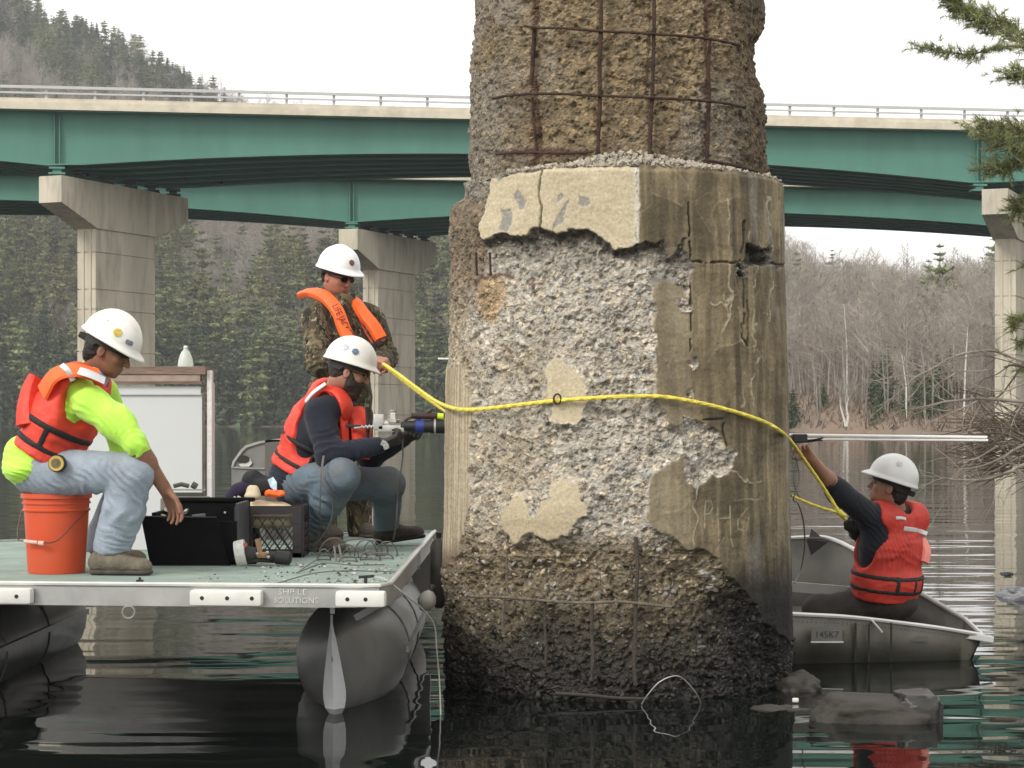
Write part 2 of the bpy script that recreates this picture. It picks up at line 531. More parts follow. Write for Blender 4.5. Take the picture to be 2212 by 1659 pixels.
def jacket(TH, Z):
    R0 = .893 + .022 * sstep(1.2, .0, Z) - .028 * sstep(1.0, 2.6, Z)
    R = R0 * rpoly(TH)
    X = XC + R * np.sin(TH); Y = YC - R * np.cos(TH)
    x, y = view_xy(X, Y, Z)
    s = TH * .9; z = Z
    jx = x + (fbm(s * 14, z * 14, 4, 71) - .5) * 26; jy = y + (fbm(s * 14, z * 14, 4, 72) - .5) * 26
    sd = np.full(x.shape, -1e9)
    which = np.zeros(x.shape, int)
    for k, pl in enumerate(coat_polys):
        d = polysd(jx, jy, pl)
        which = np.where(d > sd, k, which); sd = np.maximum(sd, d)
    hol = np.full(x.shape, -1e9)
    for pl in hole_polys:
        hd = polysd(jx, jy, pl); sd = np.minimum(sd, -hd)
        if pl in hole_polys[:2]: hol = np.maximum(hol, hd)
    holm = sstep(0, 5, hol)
    front = np.abs(TH) < 1.62
    backL = (TH <= -1.62) & (TH > -2.5)
    sd = np.where(front, sd, np.where((backL & ((y < 800) | (y > 1215))) | ((TH > 1.62) & (TH < 2.5) & (y > 1395)), -60., 60.))
    which = np.where(front, which, 1)
    coat = sstep(-1.2, 1.2, sd)
    rel, mul, hue = aggregate(s, z)
    # depth of the spall: shallow in the middle, deep by the base and under the top band
    deep = .022 + .030 * sstep(640, 520, y) * sstep(1470, 1380, x) + .055 * sstep(1140, 1260, y) + .018 * fbm(s * 3, z * 3, 3, 9)
    flank = sstep(1.0, 1.32, np.abs(TH))
    deep = deep * (1 - .78 * flank)
    deep = deep + .045 * holm
    deep = deep * np.clip((-sd + 1) / np.where(y > 1200, 60., 15.), 0, 1) ** .8 + .004
    bulge = (fbm(s * 2.2, z * 2.2, 3, 19) - .5) * .035
    under = sstep(1180, 1260, y)
    rr = R - (1 - coat) * (deep - rel * (1 + .35 * under) * (1 - .2 * flank)) + bulge * (1 - coat)
    rr += coat * ((fbm(s * 5, z * 22, 4, 24) - .5) * .006 + (fbm(s * 60, z * 60, 3, 29) - .5) * .0035)
    # cracks, board marks, drips and scratched letters
    cr = np.full(x.shape, 1e9)
    for c in cracks: cr = np.minimum(cr, lined(jx * .5 + x * .5, jy * .5 + y * .5, c))
    crk = coat * sstep(3.2, .8, cr) * (vnoise(s * 30, z * 30, 3) > .25)
    rr -= crk * .012
    st = np.full(x.shape, 1e9)
    for c in streaks: st = np.minimum(st, lined(jx, jy, c))
    stk = coat * sstep(2.4, .8, st) * (.3 + .7 * (vnoise(s * 18, z * 18, 78) > .35))
    rr += stk * .003
    ph = np.full(x.shape, 1e9)
    for c in PHG: ph = np.minimum(ph, lined(x, y, c))
    phm = coat * sstep(1.7, .6, ph) * (.45 + .55 * (vnoise(s * 40, z * 40, 77) > .3))
    rr -= phm * .002
    # broken top edge
    edge = sstep(2.552, 2.515, Z + (fbm(s * 10, 0 * z, 3, 88) - .5) * .02)
    rr = rr - (1 - edge) * .022
    # the collar's upper left corner is gone: old core shows down to the bar stubs
    brk = sstep(1046, 1026, jx + .10 * (y - 380)) * sstep(452, 430, jy) * (front | backL)
    brk = np.where(backL, sstep(452, 430, jy), brk)
    corer = .772 + rel * 1.3 + (fbm(s * 3.2, z * 2.6, 4, 61) - .5) * .04
    rr = rr * (1 - brk) + corer * brk
    # ---- colours
    n1 = fbm(s * 6, z * 6, 5, 101); n2 = fbm(s * 40, z * 5, 4, 103); n3 = fbm(s * 3, z * 3, 4, 107); n4 = fbm(s * 90, z * 90, 2, 109)
    cream = np.array([.50, .425, .29]); olive = np.array([.175, .140, .082]); grey = np.array([.36, .335, .295])
    c = mixc3(np.broadcast_to(cream * .88, x.shape + (3,)), np.broadcast_to(cream * 1.12, x.shape + (3,)), n1)
    right = sstep(1377, 1383, x + (n4 - .5) * 4)
    oc = mixc3(np.broadcast_to(olive * .62, x.shape + (3,)), np.broadcast_to(olive * 1.4, x.shape + (3,)), sstep(.25, .75, .6 * n2 + .4 * n1))
    oc = mixc3(oc, np.broadcast_to(np.array([.30, .25, .165]), oc.shape), .55 * sstep(.48, .68, n3) * sstep(1560, 1400, x))
    oc = mixc3(oc, np.broadcast_to(np.array([.085, .068, .04]), oc.shape), .75 * sstep(.5, .72, fbm(s * 22, z * 2.2, 4, 117)))
    oc = mixc3(oc, np.broadcast_to(np.array([.26, .25, .225]), oc.shape), .6 * sstep(.55, .72, fbm(s * 12, z * 3, 4, 119)) * sstep(1600, 1640, x))
    wx_ = s + .05 * (vnoise(s * 9, z * 9, 55) - .5); wz_ = z + .07 * (vnoise(s * 8, z * 8, 56) - .5)
    pf1, pf2, ph_ = worley(wx_ / .13, wz_ / .24, 333)
    oc = oc * (.78 + .46 * ph_[..., None])
    pln = sstep(.05, .012, pf2 - pf1) * (ph_ > .45) * (vnoise(s * 20, z * 20, 57) > .35)
    oc = mixc3(oc, np.broadcast_to(np.array([.36, .31, .215]), oc.shape), .3 * pln)
    rr = rr - coat * .0022 * (ph_ - .5)
    mid = (which == 1)
    c = mixc3(c, oc, np.where(mid, right, 0.0))
    c = mixc3(c, np.broadcast_to(np.array([.30, .25, .17]), c.shape), np.where(mid & (y > 600) & (x < 1492), .45, 0) * (.4 + n1))
    c = mixc3(c, np.broadcast_to(np.array([.37, .31, .22]) , c.shape), np.where(which == 4, .45 + .5 * sstep(.4, .7, fbm(s * 60, z * 1.2, 3, 121)), 0))
    c = mixc3(c, np.broadcast_to(np.array([.21, .165, .10]), c.shape), np.where(which == 4, .7 * sstep(.45, .62, fbm(s * 70, z * 1.5, 3, 122)), 0))
    c = mixc3(c, np.broadcast_to(np.array([.30, .24, .15]), c.shape), np.where((which == 3), .55 * sstep(1060, 1160, y), 0) * (.5 + n1))
    pt = np.zeros(x.shape)
    pt = sstep(1366, 1374, x + (n4 - .5) * 10) * sstep(1381, 1378, x) * (y < 535)
    c = mixc3(c, np.broadcast_to(np.array([.56, .52, .43]), c.shape), pt)
    gw = np.full(x.shape, -1e9)
    for pl in grey_worn: gw = np.maximum(gw, polysd(jx, jy, pl))
    gwm = sstep(-1, 1.5, gw) * coat
    c = mixc3(c, np.broadcast_to(grey * .8, c.shape) * (.8 + .4 * n4[..., None]), gwm)
    rr -= gwm * .004
    c = mixc3(c, np.broadcast_to(np.array([.42, .37, .26]), c.shape), stk * .75)
    c = mixc3(c, np.broadcast_to(np.array([.40, .35, .22]), c.shape), phm * .8)
    c = c * (1 - .75 * crk[..., None])
    # aggregate colour: pale grey, dusty, browner on the left and below
    ag = np.broadcast_to(np.array([.41, .37, .305]), c.shape) * mul[..., None]
    ag = ag * (1 + hue[..., None] * np.array([.5, .1, -.5]))
    tan = np.array([.30, .24, .155])
    ag = mixc3(ag, np.broadcast_to(tan, c.shape) * mul[..., None], .75 * sstep(.4, .7, fbm(s * 2.5, z * 2.5, 3, 130)) * sstep(1240, 1080, x))
    ag = mixc3(ag, np.broadcast_to(tan * .66, c.shape) * mul[..., None], sstep(1130, 1200, y + 30 * (n1 - .5)))
    ag = mixc3(ag, np.broadcast_to(np.array([.15, .135, .11]), c.shape) * mul[..., None], .7 * sstep(600, 540, y + 40 * (n1 - .5)) * sstep(1500, 1470, x))  # dark grey zone painted in for the shade below the pale render band
    ag = ag * (1 - .72 * holm[..., None])  # cavity shade of the deepest holes painted into their colour
    band_shade = sstep(34, 4, -sd) * (y > 490) * (y < 620) * sstep(.38, .55, n1 + .2 * (n4 - .5) + .12)  # ragged shadow along the render's lower edge, painted into the aggregate colour
    ag = ag * (1 - .62 * band_shade[..., None])
    brw = sstep(1052, 1020, x + (n1 - .5) * 40) * sstep(415, 440, y) * sstep(720, 600, y)
    ag = mixc3(ag, np.broadcast_to(np.array([.155, .11, .068]), c.shape) * mul[..., None], .8 * brw)
    rustp = polysd(jx, jy, [Z2(*p) for p in ((225,470),(250,430),(380,440),(395,520),(380,640),(330,700),(240,690),(215,560))])
    ag = mixc3(ag, np.broadcast_to(np.array([.36, .235, .11]), c.shape) * mul[..., None], .75 * sstep(-10, 14, rustp))
    rl = np.minimum(lined(jx, jy, [Z2(200, 470), Z2(240, 440), Z2(380, 435), Z2(420, 430)]), lined(jx, jy, [Z2(560, 440), Z2(575, 520)]))
    rl = np.minimum(rl, lined(jx, jy, [Z2(390, 850), Z2(425, 860)]))
    ag = mixc3(ag, np.broadcast_to(np.array([.10, .04, .02]), c.shape), .8 * sstep(8, 1, rl))
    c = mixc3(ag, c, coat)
    # dark wet algae band by the water, higher on the right
    lvl = 1335 - 120 * sstep(1480, 1640, x) - 60 * sstep(1000, 950, x) + (n3 - .5) * 110 + (n2 - .5) * 50
    lvl = lvl + 60 * (1 - coat) * 0
    stn = sstep(-110, 80, y - lvl)
    dk = np.array([.030, .026, .019])
    c = c * (1 - .84 * stn[..., None]) + dk * (.18 * stn[..., None])
    stn2 = sstep(1395, 1470, y + (n1 - .5) * 60)
    c = c * (1 - .72 * stn2[..., None])
    rdk = sstep(1500, 1640, x + 40 * (n1 - .5)) * sstep(1190, 1330, y + 60 * (n3 - .5))
    c = c * (1 - .72 * rdk[..., None])
    brn = sstep(1150, 1210, y + (n3 - .5) * 60) * coat * sstep(1050, 1000, x)
    c = mixc3(c, np.broadcast_to(np.array([.09, .06, .035]), c.shape), .75 * brn)
    # white efflorescence lumps near the base
    ef = polysd(jx, jy, [Z3(*p) for p in ((1600,700),(1650,700),(1740,760),(1760,820),(1700,830),(1650,800))])
    ef = np.maximum(ef, polysd(jx, jy, [Z3(*p) for p in ((590,830),(640,800),(700,810),(690,845),(610,850))]))
    ef = np.maximum(ef, polysd(jx, jy, [Z3(*p) for p in ((510,1170),(600,1150),(610,1190),(560,1210))]))
    efm = sstep(-2, 4, ef) * (worley(s * 50, z * 50, 7)[2] > .45)
    c = mixc3(c, np.broadcast_to(np.array([.42, .42, .40]), c.shape), efm * .85)
    wet = np.clip(stn * .8, 0, 1) * sstep(1280, 1480, y)
    return rr, c, wet, (1 - coat) * .9 + .05

def core(TH, Z):
    R0 = .770 - .022 * sstep(2.5, 3.4, Z)
    v0 = math.radians(6.5)
    R = R0 * (.985 + .5 * (rpoly(TH) - .985))
    X = XC + R * np.sin(TH); Y = YC - R * np.cos(TH)
    x, y = view_xy(X, Y, Z)
    s = TH * .77 + 40; z = Z
    rel, mul, hue = aggregate(s, z, 11)
    big = (fbm(s * 3.2, z * 2.6, 4, 61) - .5) * .05
    # face between the bars is broken back, silhouettes keep more of the old skin
    inner = sstep(1100, 1170, x) * sstep(1600, 1520, x)
    notch = sstep(1590, 1640, x) * (sstep(60, 110, y) * sstep(215, 150, y)) * .045
    rr = R + rel * .95 + big * .6 - inner * .026 - notch
    # chases where vertical bars lay
    for bx in (1150, 1296, 1410, 1535):
        rr -= .012 * sstep(9, 2, np.abs(x - bx + (vnoise(z * 3, z * 0 + bx) - .5) * 10))
    n1 = fbm(s * 6, z * 6, 5, 141); n3 = fbm(s * 2.2, z * 2.2, 4, 143)
    c = np.broadcast_to(np.array([.245, .195, .125]), x.shape + (3,)) * mul[..., None] * 1.0
    gr = np.broadcast_to(np.array([.27, .25, .215]), c.shape) * mul[..., None]
    c = mixc3(c, gr, .8 * sstep(.42, .62, n3 + .18 * sstep(1150, 1040, x)))
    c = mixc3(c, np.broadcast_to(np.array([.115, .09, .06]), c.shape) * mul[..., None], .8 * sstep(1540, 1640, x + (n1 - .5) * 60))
    c = mixc3(c, np.broadcast_to(np.array([.33, .265, .165]), c.shape) * mul[..., None], .7 * sstep(.55, .7, n1) * inner)
    ru = np.minimum.reduce([np.abs(x - 1150) + 8 * (n1 - .5), np.abs(x - 1535) + 16 * (n1 - .5)])
    c = mixc3(c, np.broadcast_to(np.array([.10, .05, .03]), c.shape), .75 * sstep(11, 3, ru) * (y < 360))
    ru2 = lined(x, y, [(1070, 332), (1160, 326), (1260, 333)])
    ru2 = np.minimum(ru2, lined(x, y, [(1530, 350), (1650, 378)]))
    c = mixc3(c, np.broadcast_to(np.array([.09, .045, .028]), c.shape), .8 * sstep(12, 2, ru2 + 10 * (n1 - .5)))
    c = c * (1 + hue[..., None] * np.array([.4, .1, -.4]))
    c = c * np.array([.78, .73, .66])
    return rr, c, np.zeros(x.shape), np.ones(x.shape)

th_f = np.concatenate([np.linspace(-1.64, 1.64, 640), np.linspace(1.64, 2 * math.pi - 1.64, 50)[1:-1]])
pier = thing("concrete_pier", "massive spalled old concrete pier with exposed reinforcing bars, yellow rope round its middle", "bridge pier", (XC, YC, 0))
def th_wrap(TH):
    return (TH + math.pi) % (2 * math.pi) - math.pi
zs = np.concatenate([np.linspace(-.5, -.03, 12), np.arange(-.02, 2.552, .0047)])
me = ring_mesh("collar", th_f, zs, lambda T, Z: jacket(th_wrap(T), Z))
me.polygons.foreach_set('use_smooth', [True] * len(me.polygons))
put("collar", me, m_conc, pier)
zs = np.concatenate([np.arange(2.40, 3.42, .0047), np.linspace(3.45, 6.2, 60)])
me = ring_mesh("shaft", th_f, zs, lambda T, Z: core(th_wrap(T), Z))
me.polygons.foreach_set('use_smooth', [True] * len(me.polygons))
put("shaft", me, m_conc, pier)
capm = MB().lathe([(.0, 6.2), (.72, 6.2), (.74, 6.1)], (XC, YC, 0), 40)
capm.obj("shaft_top", mat("plain_concrete", (.3, .27, .22), rough=.9, bump=.5), pier)

# gravel stones standing proud of the broken face
def pebbles(name, n, th0, th1, z0, z1, smin, smax, seed, low):
    r = np.random.default_rng(seed)
    T_ = r.uniform(th0, th1, (1, n)); Z_ = r.uniform(z0, z1, (1, n))
    R_, C_, W_, G_ = jacket(T_, Z_)
    keep = (G_[0] > .85) & ((not low) | (r.random(n) < 1.2 - Z_[0]))
    T_, Z_, R_, C_ = T_[0][keep], Z_[0][keep], R_[0][keep], C_[0][keep]
    bm = bmesh.new(); bmesh.ops.create_icosphere(bm, subdivisions=1, radius=1); bm.verts.index_update()
    bv = np.array([v.co[:] for v in bm.verts]); bf = np.array([[v.index for v in f.verts] for f in bm.faces]); bm.free()
    pal = np.array([[.44, .39, .30], [.30, .26, .20], [.22, .20, .175], [.52, .43, .27], [.15, .13, .11], [.36, .35, .33]])
    V_ = []; F_ = []; CC = []
    for i in range(len(T_)):
        sz = smin * (smax / smin) ** (r.random() ** 2.2)
        sc = np.array([r.uniform(.9, 1.9), r.uniform(.5, 1.0), r.uniform(.45, .9)]) * sz
        q, _ = np.linalg.qr(r.normal(size=(3, 3)))
        p = (bv * (1 + r.uniform(-.34, .34, (len(bv), 1))) * sc) @ q.T
        rr_ = R_[i] - sz * (.42 if low else .25)
        F_.append(bf + len(V_) * len(bv)); V_.append(p + [XC + rr_ * math.sin(T_[i]), YC - rr_ * math.cos(T_[i]), Z_[i]])
        lum = np.clip(C_[i].mean() / .30, .05, 1.15)
        cc = pal[r.integers(len(pal))] * min(1.0, lum * (1.65 if low else 1.0) + (.045 if low else 0)) + C_[i] * .15
        CC.append(np.tile(np.append(cc, 1), (len(bv), 1)))
    V_ = np.concatenate(V_); F_ = np.concatenate(F_); CC = np.concatenate(CC).astype(np.float32)
    me = mesh_np(name, V_, F_)
    ca = me.color_attributes.new('col', 'FLOAT_COLOR', 'POINT'); ca.data.foreach_set('color', CC.ravel())
    at = me.attributes.new('rough', 'FLOAT', 'POINT'); at.data.foreach_set('value', np.full(len(V_), .2, np.float32))
    at = me.attributes.new('wet', 'FLOAT', 'POINT'); at.data.foreach_set('value', np.full(len(V_), .3 if low else 0, np.float32))
    put(name, me, m_conc, pier, kind='stuff', smooth=True)
pebbles("base_gravel", 3600, -1.5, 1.45, 0.0, 1.0, .006, .021, 5, True)
pebbles("face_gravel", 2600, -1.5, .75, .9, 2.30, .004, .013, 6, False)

# broken ledge between collar and shaft, heaped with rubble
led_v = []; nA = 240; nR = 14
for i in range(nA):
    a = 2 * math.pi * i / nA
    for k in range(nR):
        t = k / (nR - 1)
        ta = (a + math.pi) % (2 * math.pi) - math.pi
        r0 = .845 * float(rpoly(np.array(a))) - .006
        if -2.5 < ta < -.80: r0 = .775
        r = r0 + (.74 - r0) * t
        ta = (a + math.pi) % (2 * math.pi) - math.pi
        heap = .075 * math.exp(-((ta - .03) / .42) ** 2) * t
        z = 2.528 + heap + (.008 * math.sin(3 * a) + .02 * (float(mnoise.noise(Vector((math.sin(a) * 6, math.cos(a) * 6, t * 3)))))) * (t ** .5)
        z += .012 * float(mnoise.noise(Vector((math.sin(a) * 40, math.cos(a) * 40, t * 12))))
        led_v.append((XC + r * math.sin(a), YC - r * math.cos(a), z))
led_f = [(i * nR + k, ((i + 1) % nA) * nR + k, ((i + 1) % nA) * nR + k + 1, i * nR + k + 1) for i in range(nA) for k in range(nR - 1)]
put("ledge", mesh_np("ledge", led_v, led_f), mat("broken_ledge", (.34, .30, .235), rough=.95, var=.35, vscale=30, bump=1, bscale=120), pier)

def stone_mesh(name, seed, jag=.35):
    r = random.Random(seed)
    bm = bmesh.new()
    bmesh.ops.create_icosphere(bm, subdivisions=1, radius=1)
    sx, sy, sz = r.uniform(.8, 1.3), r.uniform(.6, 1), r.uniform(.45, .8)
    for v in bm.verts:
        k = 1 + r.uniform(-jag, jag) * .6
        v.co = Vector((v.co.x * sx * k, v.co.y * sy * k, v.co.z * sz * k))
    me = bpy.data.meshes.new(name); bm.to_mesh(me); bm.free()
    return me
m_rub = [mat("rubble_pale", (.40, .36, .29), rough=.95, var=.25, vscale=40, bump=.6, bscale=150),
         mat("rubble_grey", (.27, .255, .23), rough=.95, var=.25, vscale=40, bump=.6, bscale=150)]
rub = MB()
for i in range(900):
    a = rnd.gauss(.03, .45) if i % 3 else rnd.uniform(-1.5, 1.5)
    t = rnd.random()
    ro = .868 * float(rpoly(np.array(a)))
    r = ro - .01 + (.76 - ro) * t
    heap = .075 * math.exp(-((a - .03) / .42) ** 2) * t
    if a < -.78: continue
    s_ = rnd.choice([.004, .005, .006, .008, .011, .018])
    me_ = [Vector(v) for v in ((1,0,0),(-1,0,0),(0,1,0),(0,-1,0),(0,0,1),(0,0,-1))]
    q = Matrix.Rotation(rnd.uniform(0, 6), 3, Vector((rnd.random(), rnd.random(), rnd.random() + .01)).normalized())
    c0 = Vector((XC + r * math.sin(a), YC - r * math.cos(a), 2.54 + heap + s_ * .4))
    vs = [c0 + q @ (v * s_ * rnd.uniform(.7, 1.3)) for v in me_]
    rub.add(vs, [(0,2,4),(2,1,4),(1,3,4),(3,0,4),(2,0,5),(1,2,5),(3,1,5),(0,3,5)])
rub.obj("rubble", m_rub[0], pier, kind='stuff')
rub = None

def surf(xd, yd, R):
    """where the sight line meets the pier's round face of radius R"""
    dx, dy = (xd - 1106) / F, 1.0
    a = dx * dx + 1; b = -2 * (dx * XC + YC); c = XC * XC + YC * YC - R * R
    disc = b * b - 4 * a * c
    t = (-b - math.sqrt(disc)) / (2 * a) if disc > 0 else -b / (2 * a)
    return P(xd, yd, t)

def rebar(pts, r, R, m=None, ext=0):
    q = spline([surf(x, y, R) for x, y in pts], 10)
    mb = MB()
    rs = [r * .86 * rnd.uniform(.8, 1.15) for _ in q]
    mb.tube(q, rs, 8)
    return mb.obj("reinforcing_bar", m or m_rebar, pier, smooth=True)
RU = .775
rebar([(1299,-60),(1298,60),(1295,140),(1296,200),(1294,270),(1291,330)], .0125, RU)
rebar([(1412,-60),(1413,40),(1411,130),(1409,200),(1406,270),(1403,332)], .0125, RU)
rebar([(1155,58),(1152,110),(1150,150),(1147,184)], .0125, RU - .01)
rebar([(1150,212),(1152,250),(1157,300),(1160,330)], .008, RU - .01)
rebar([(1534,85),(1530,150),(1532,210),(1530,260),(1527,345)], .010, RU - .012)
rebar([(1132,56),(1160,60),(1220,61),(1296,67),(1360,70),(1420,74),(1480,78),(1545,86),(1600,98)], .0085, RU + .018)
rebar([(1065,213),(1100,206),(1150,203),(1220,203),(1296,207),(1360,209),(1420,212),(1500,216),(1560,222),(1610,232)], .0085, RU + .018)
rebar([(1072,333),(1120,329),(1180,330),(1240,331),(1282,327)], .0085, RU + .014)
rebar([(1528,346),(1580,356),(1640,372)], .0085, RU + .014)
RL = .878
rebar([(1009,1287),(1040,1289),(1100,1291),(1180,1298),(1260,1302),(1340,1300),(1400,1306),(1450,1311)], .009, RL + .012, m_rebar2)
m_rebar3 = mat('dark_silted_rebar', (.055, .042, .032), rough=.8, var=.4, vscale=20, bump=.8, bscale=120)
rebar([(1373,1160),(1377,1220),(1374,1290),(1372,1370),(1370,1440),(1373,1480)], .012, RL, m_rebar3)
rebar([(1280,1305),(1278,1360),(1281,1420),(1277,1470)], .011, RL, m_rebar3)
rebar([(1178,1300),(1177,1350),(1180,1400),(1178,1440)], .009, RL - .008, m_rebar3)
rebar([(1090,1298),(1086,1340),(1088,1375)], .008, RL - .008, m_rebar2)
rebar([(1095,1185),(1094,1240),(1096,1285)], .006, RL - .02, m_rebar2)
rebar([(1200,1498),(1270,1502),(1330,1508),(1400,1510)], .011, RL + .022, mat("wet_rebar", (.03, .025, .02), rough=.4))
# crumbling bar line on the far left shoulder
for k, (bx, by) in enumerate(((1028, 545), (1058, 545))):
    rebar([(bx, by), (bx + 2, by + 50)], .007, .86)

m_steel = mat("galvanised_wire", (.38, .38, .37), rough=.35, metal=.8, var=.2)
w = MB().tube(spline([surf(1386,1521,.93), surf(1400,1500,.95), surf(1425,1473,.97), surf(1458,1460,.99), surf(1480,1470,.97), surf(1505,1500,.95), surf(1515,1522,.93)], 8), .0035, 6)
tag(w.obj("loose_wire", m_steel, None, True), "thin pale wire looping out of the water against the pier's foot", "wire")
# ================================================================== the two parallel green girder bridges behind
m_green = mat("green_girder_paint", (.085, .225, .175), rough=.6, var=.07, vscale=.7, dirt=.35, dcol=(.06, .15, .12), dscale=.8, stretch=(1, 1, .35))
m_deck = mat("bridge_concrete", (.62, .56, .44), rough=.9, var=.12, vscale=1.2, dirt=.35, dcol=(.25, .22, .17), dscale=1.0)
m_pierc = mat("pier_concrete", (.56, .51, .40), rough=.92, var=.13, vscale=.8, dirt=.75, dcol=(.26, .23, .18), dscale=1.3, stretch=(1, 1, .22), bump=.3, bscale=6)
m_rail = mat("galvanised_rail", (.5, .5, .49), rough=.5, metal=.1, var=.06)
m_bear = mat("dark_green_steel", (.02, .05, .045), rough=.6)
E_DIR = Vector((1, .14, 0)).normalized()
G_OFF = Vector((.82, 1.88, 0))
U = G_OFF.normalized()
V = Vector((.917, -.4, 0)).normalized()
SPAN = 46.9

def girder_bridge(name, label, B0, piers_x, x0, x1):
    """B0: foot of the near girder over its first pier (z ignored); piers_x: positions along E_DIR"""
    br = thing(name, label, "bridge", (B0.x, B0.y, 16))
    ztop = lambda s: 16.42 - .0018 * s
    def zbot(s):
        c = min(abs(s - p) for p in piers_x)
        c = min(c, SPAN / 2)
        q = 1 - c / (SPAN / 2)
        return 14.78 - 1.05 * q ** 2 - .0018 * s
    for g in range(6):
        o = B0 + G_OFF * g; o.z = 0
        n = 64
        ss = [x0 + (x1 - x0) * i / n for i in range(n + 1)]
        mb = MB()
        vs = []
        nv = Vector((-E_DIR.y, E_DIR.x, 0))
        prof = lambda s: [(-.02, ztop(s) - .05), (-.02, zbot(s) + .07), (-.26, zbot(s) + .07), (-.26, zbot(s)), (.26, zbot(s)), (.26, zbot(s) + .07), (.02, zbot(s) + .07), (.02, ztop(s) - .05), (.2, ztop(s) - .05), (.2, ztop(s)), (-.2, ztop(s)), (-.2, ztop(s) - .05)]
        for s in ss:
            for a, z in prof(s):
                p = o + E_DIR * s + nv * a
                vs.append((p.x, p.y, z))
        k = 12
        fs = [(i * k + j, i * k + (j + 1) % k, (i + 1) * k + (j + 1) % k, (i + 1) * k + j) for i in range(n) for j in range(k)]
        mb.add(vs, fs)
        gd = mb.obj("girder", m_green, br)
        if g == 0 :
            st = None
            for px in piers_x:
                st = MB()
                for dx in (-.12, .12):
                    p = o + E_DIR * (px + dx) - nv * .13
                    st.box((p.x, p.y, (ztop(px) + zbot(px)) / 2), (.05, .22, ztop(px) - zbot(px) - .16), Matrix.Rotation(math.atan2(E_DIR.y, E_DIR.x), 3, 'Z'))
                st.obj("stiffener", m_green, gd)
        for px in piers_x:
            mb = MB()
            p = o + E_DIR * px
            rz = Matrix.Rotation(math.atan2(E_DIR.y, E_DIR.x), 3, 'Z')
            zb = zbot(px)
            mb.box((p.x, p.y, zb - .06), (.75, .62, .10), rz).box((p.x, p.y, zb - .2), (.42, .42, .18), rz).box((p.x, p.y, zb - .33), (.8, .7, .09), rz)
            mb.obj("bearing", m_green if g == 0 else m_bear, br)
    # cross frames
    for i in range(int(x0 // 7.8), int(x1 // 7.8) + 1):
        s = i * 7.8
        if s < x0 + 1 or s > x1 - 1: continue
        for g in range(5):
            mb = MB()
            a = B0 + G_OFF * g + E_DIR * (s + g * .75); b = B0 + G_OFF * (g + 1) + E_DIR * (s + g * .75 - .4)
            zb, zt = zbot(s) + .35, ztop(s) - .4
            A = Vector((a.x, a.y, zb)); B = Vector((b.x, b.y, zb)); C = Vector((a.x, a.y, zt)); D = Vector((b.x, b.y, zt))
            mb.bar(A, B, .09).bar(C, D, .09).bar(A, D, .07).bar(B, C, .07)
            mb.obj("cross_frame", m_bear, br)
    nv = Vector((-E_DIR.y, E_DIR.x, 0))
    # deck slab, kerb beam
    def sweep(poly, a0, a1, nm, m, parent):
        k = len(poly); vs = []
        for s in (a0, a1):
            for a, dz in poly:
                p = B0 + E_DIR * s + nv * a
                vs.append((p.x, p.y, ztop(s) + dz))
        fs = [tuple(range(k))[::-1], tuple(range(k, 2 * k))] + [(j, (j + 1) % k, (j + 1) % k + k, j + k) for j in range(k)]
        return MB().add(vs, fs).obj(nm, m, parent)
    sweep([(-.55, 0), (11.0, 0), (11.0, .24), (-.55, .24)], x0, x1, "deck_slab", m_deck, br)
    kerb = sweep([(-.95, -.02), (-.553, -.02), (-.553, .53), (-.88, .53), (-.88, .34), (-.95, .34)], x0, x1, "kerb_beam", m_deck, br)
    sweep([(11.003, -.02), (11.4, -.02), (11.4, .53), (11.003, .53)], x0, x1, "kerb_beam", m_deck, br)
    zr = lambda s: ztop(s) + .53
    sweep([(-.80, 1.02), (-.66, 1.02), (-.66, 1.15), (-.80, 1.15)], x0, x1, "top_rail", m_rail, br)
    sweep([(-.78, .76), (-.70, .76), (-.70, .84), (-.78, .84)], x0, x1, "lower_rail", m_rail, br)
    s = x0 + .4; post = None
    while s < x1:
        p = B0 + E_DIR * s + nv * -.62
        if post is None:
            mb = MB()
            mb.box((0, 0, .25), (.13, .09, .5)).box((0, .05, .25), (.05, .12, .5)).box((0, 0, .012), (.26, .26, .024)).box((0, -.05, .27), (.2, .03, .07))
            post = mb.mesh("rail_post"); post.materials.append(m_rail)
        o = bpy.data.objects.new("rail_post", post)
        link(o, br)
        o.location = (p.x, p.y, zr(s)); o.rotation_euler = (0, 0, math.atan2(E_DIR.y, E_DIR.x))
        s += 2.32
    return br

def t_pt(xt, d):      # x of target column at distance
    return (xt / 1.1302 - 1106) / F * d
B_near = Vector((t_pt(140, 100), 100, 0))
girder_bridge("road_bridge", "green steel girder road bridge, the nearer one of two, with concrete kerb and railing", B_near, [-SPAN, 0, SPAN, 2 * SPAN], -38, 82)
B_far = Vector((t_pt(858, 128), 128, 0))
girder_bridge("road_bridge", "green steel girder road bridge seen behind and below the nearer bridge", B_far, [-SPAN, 0, SPAN, 2 * SPAN], -52, 76)

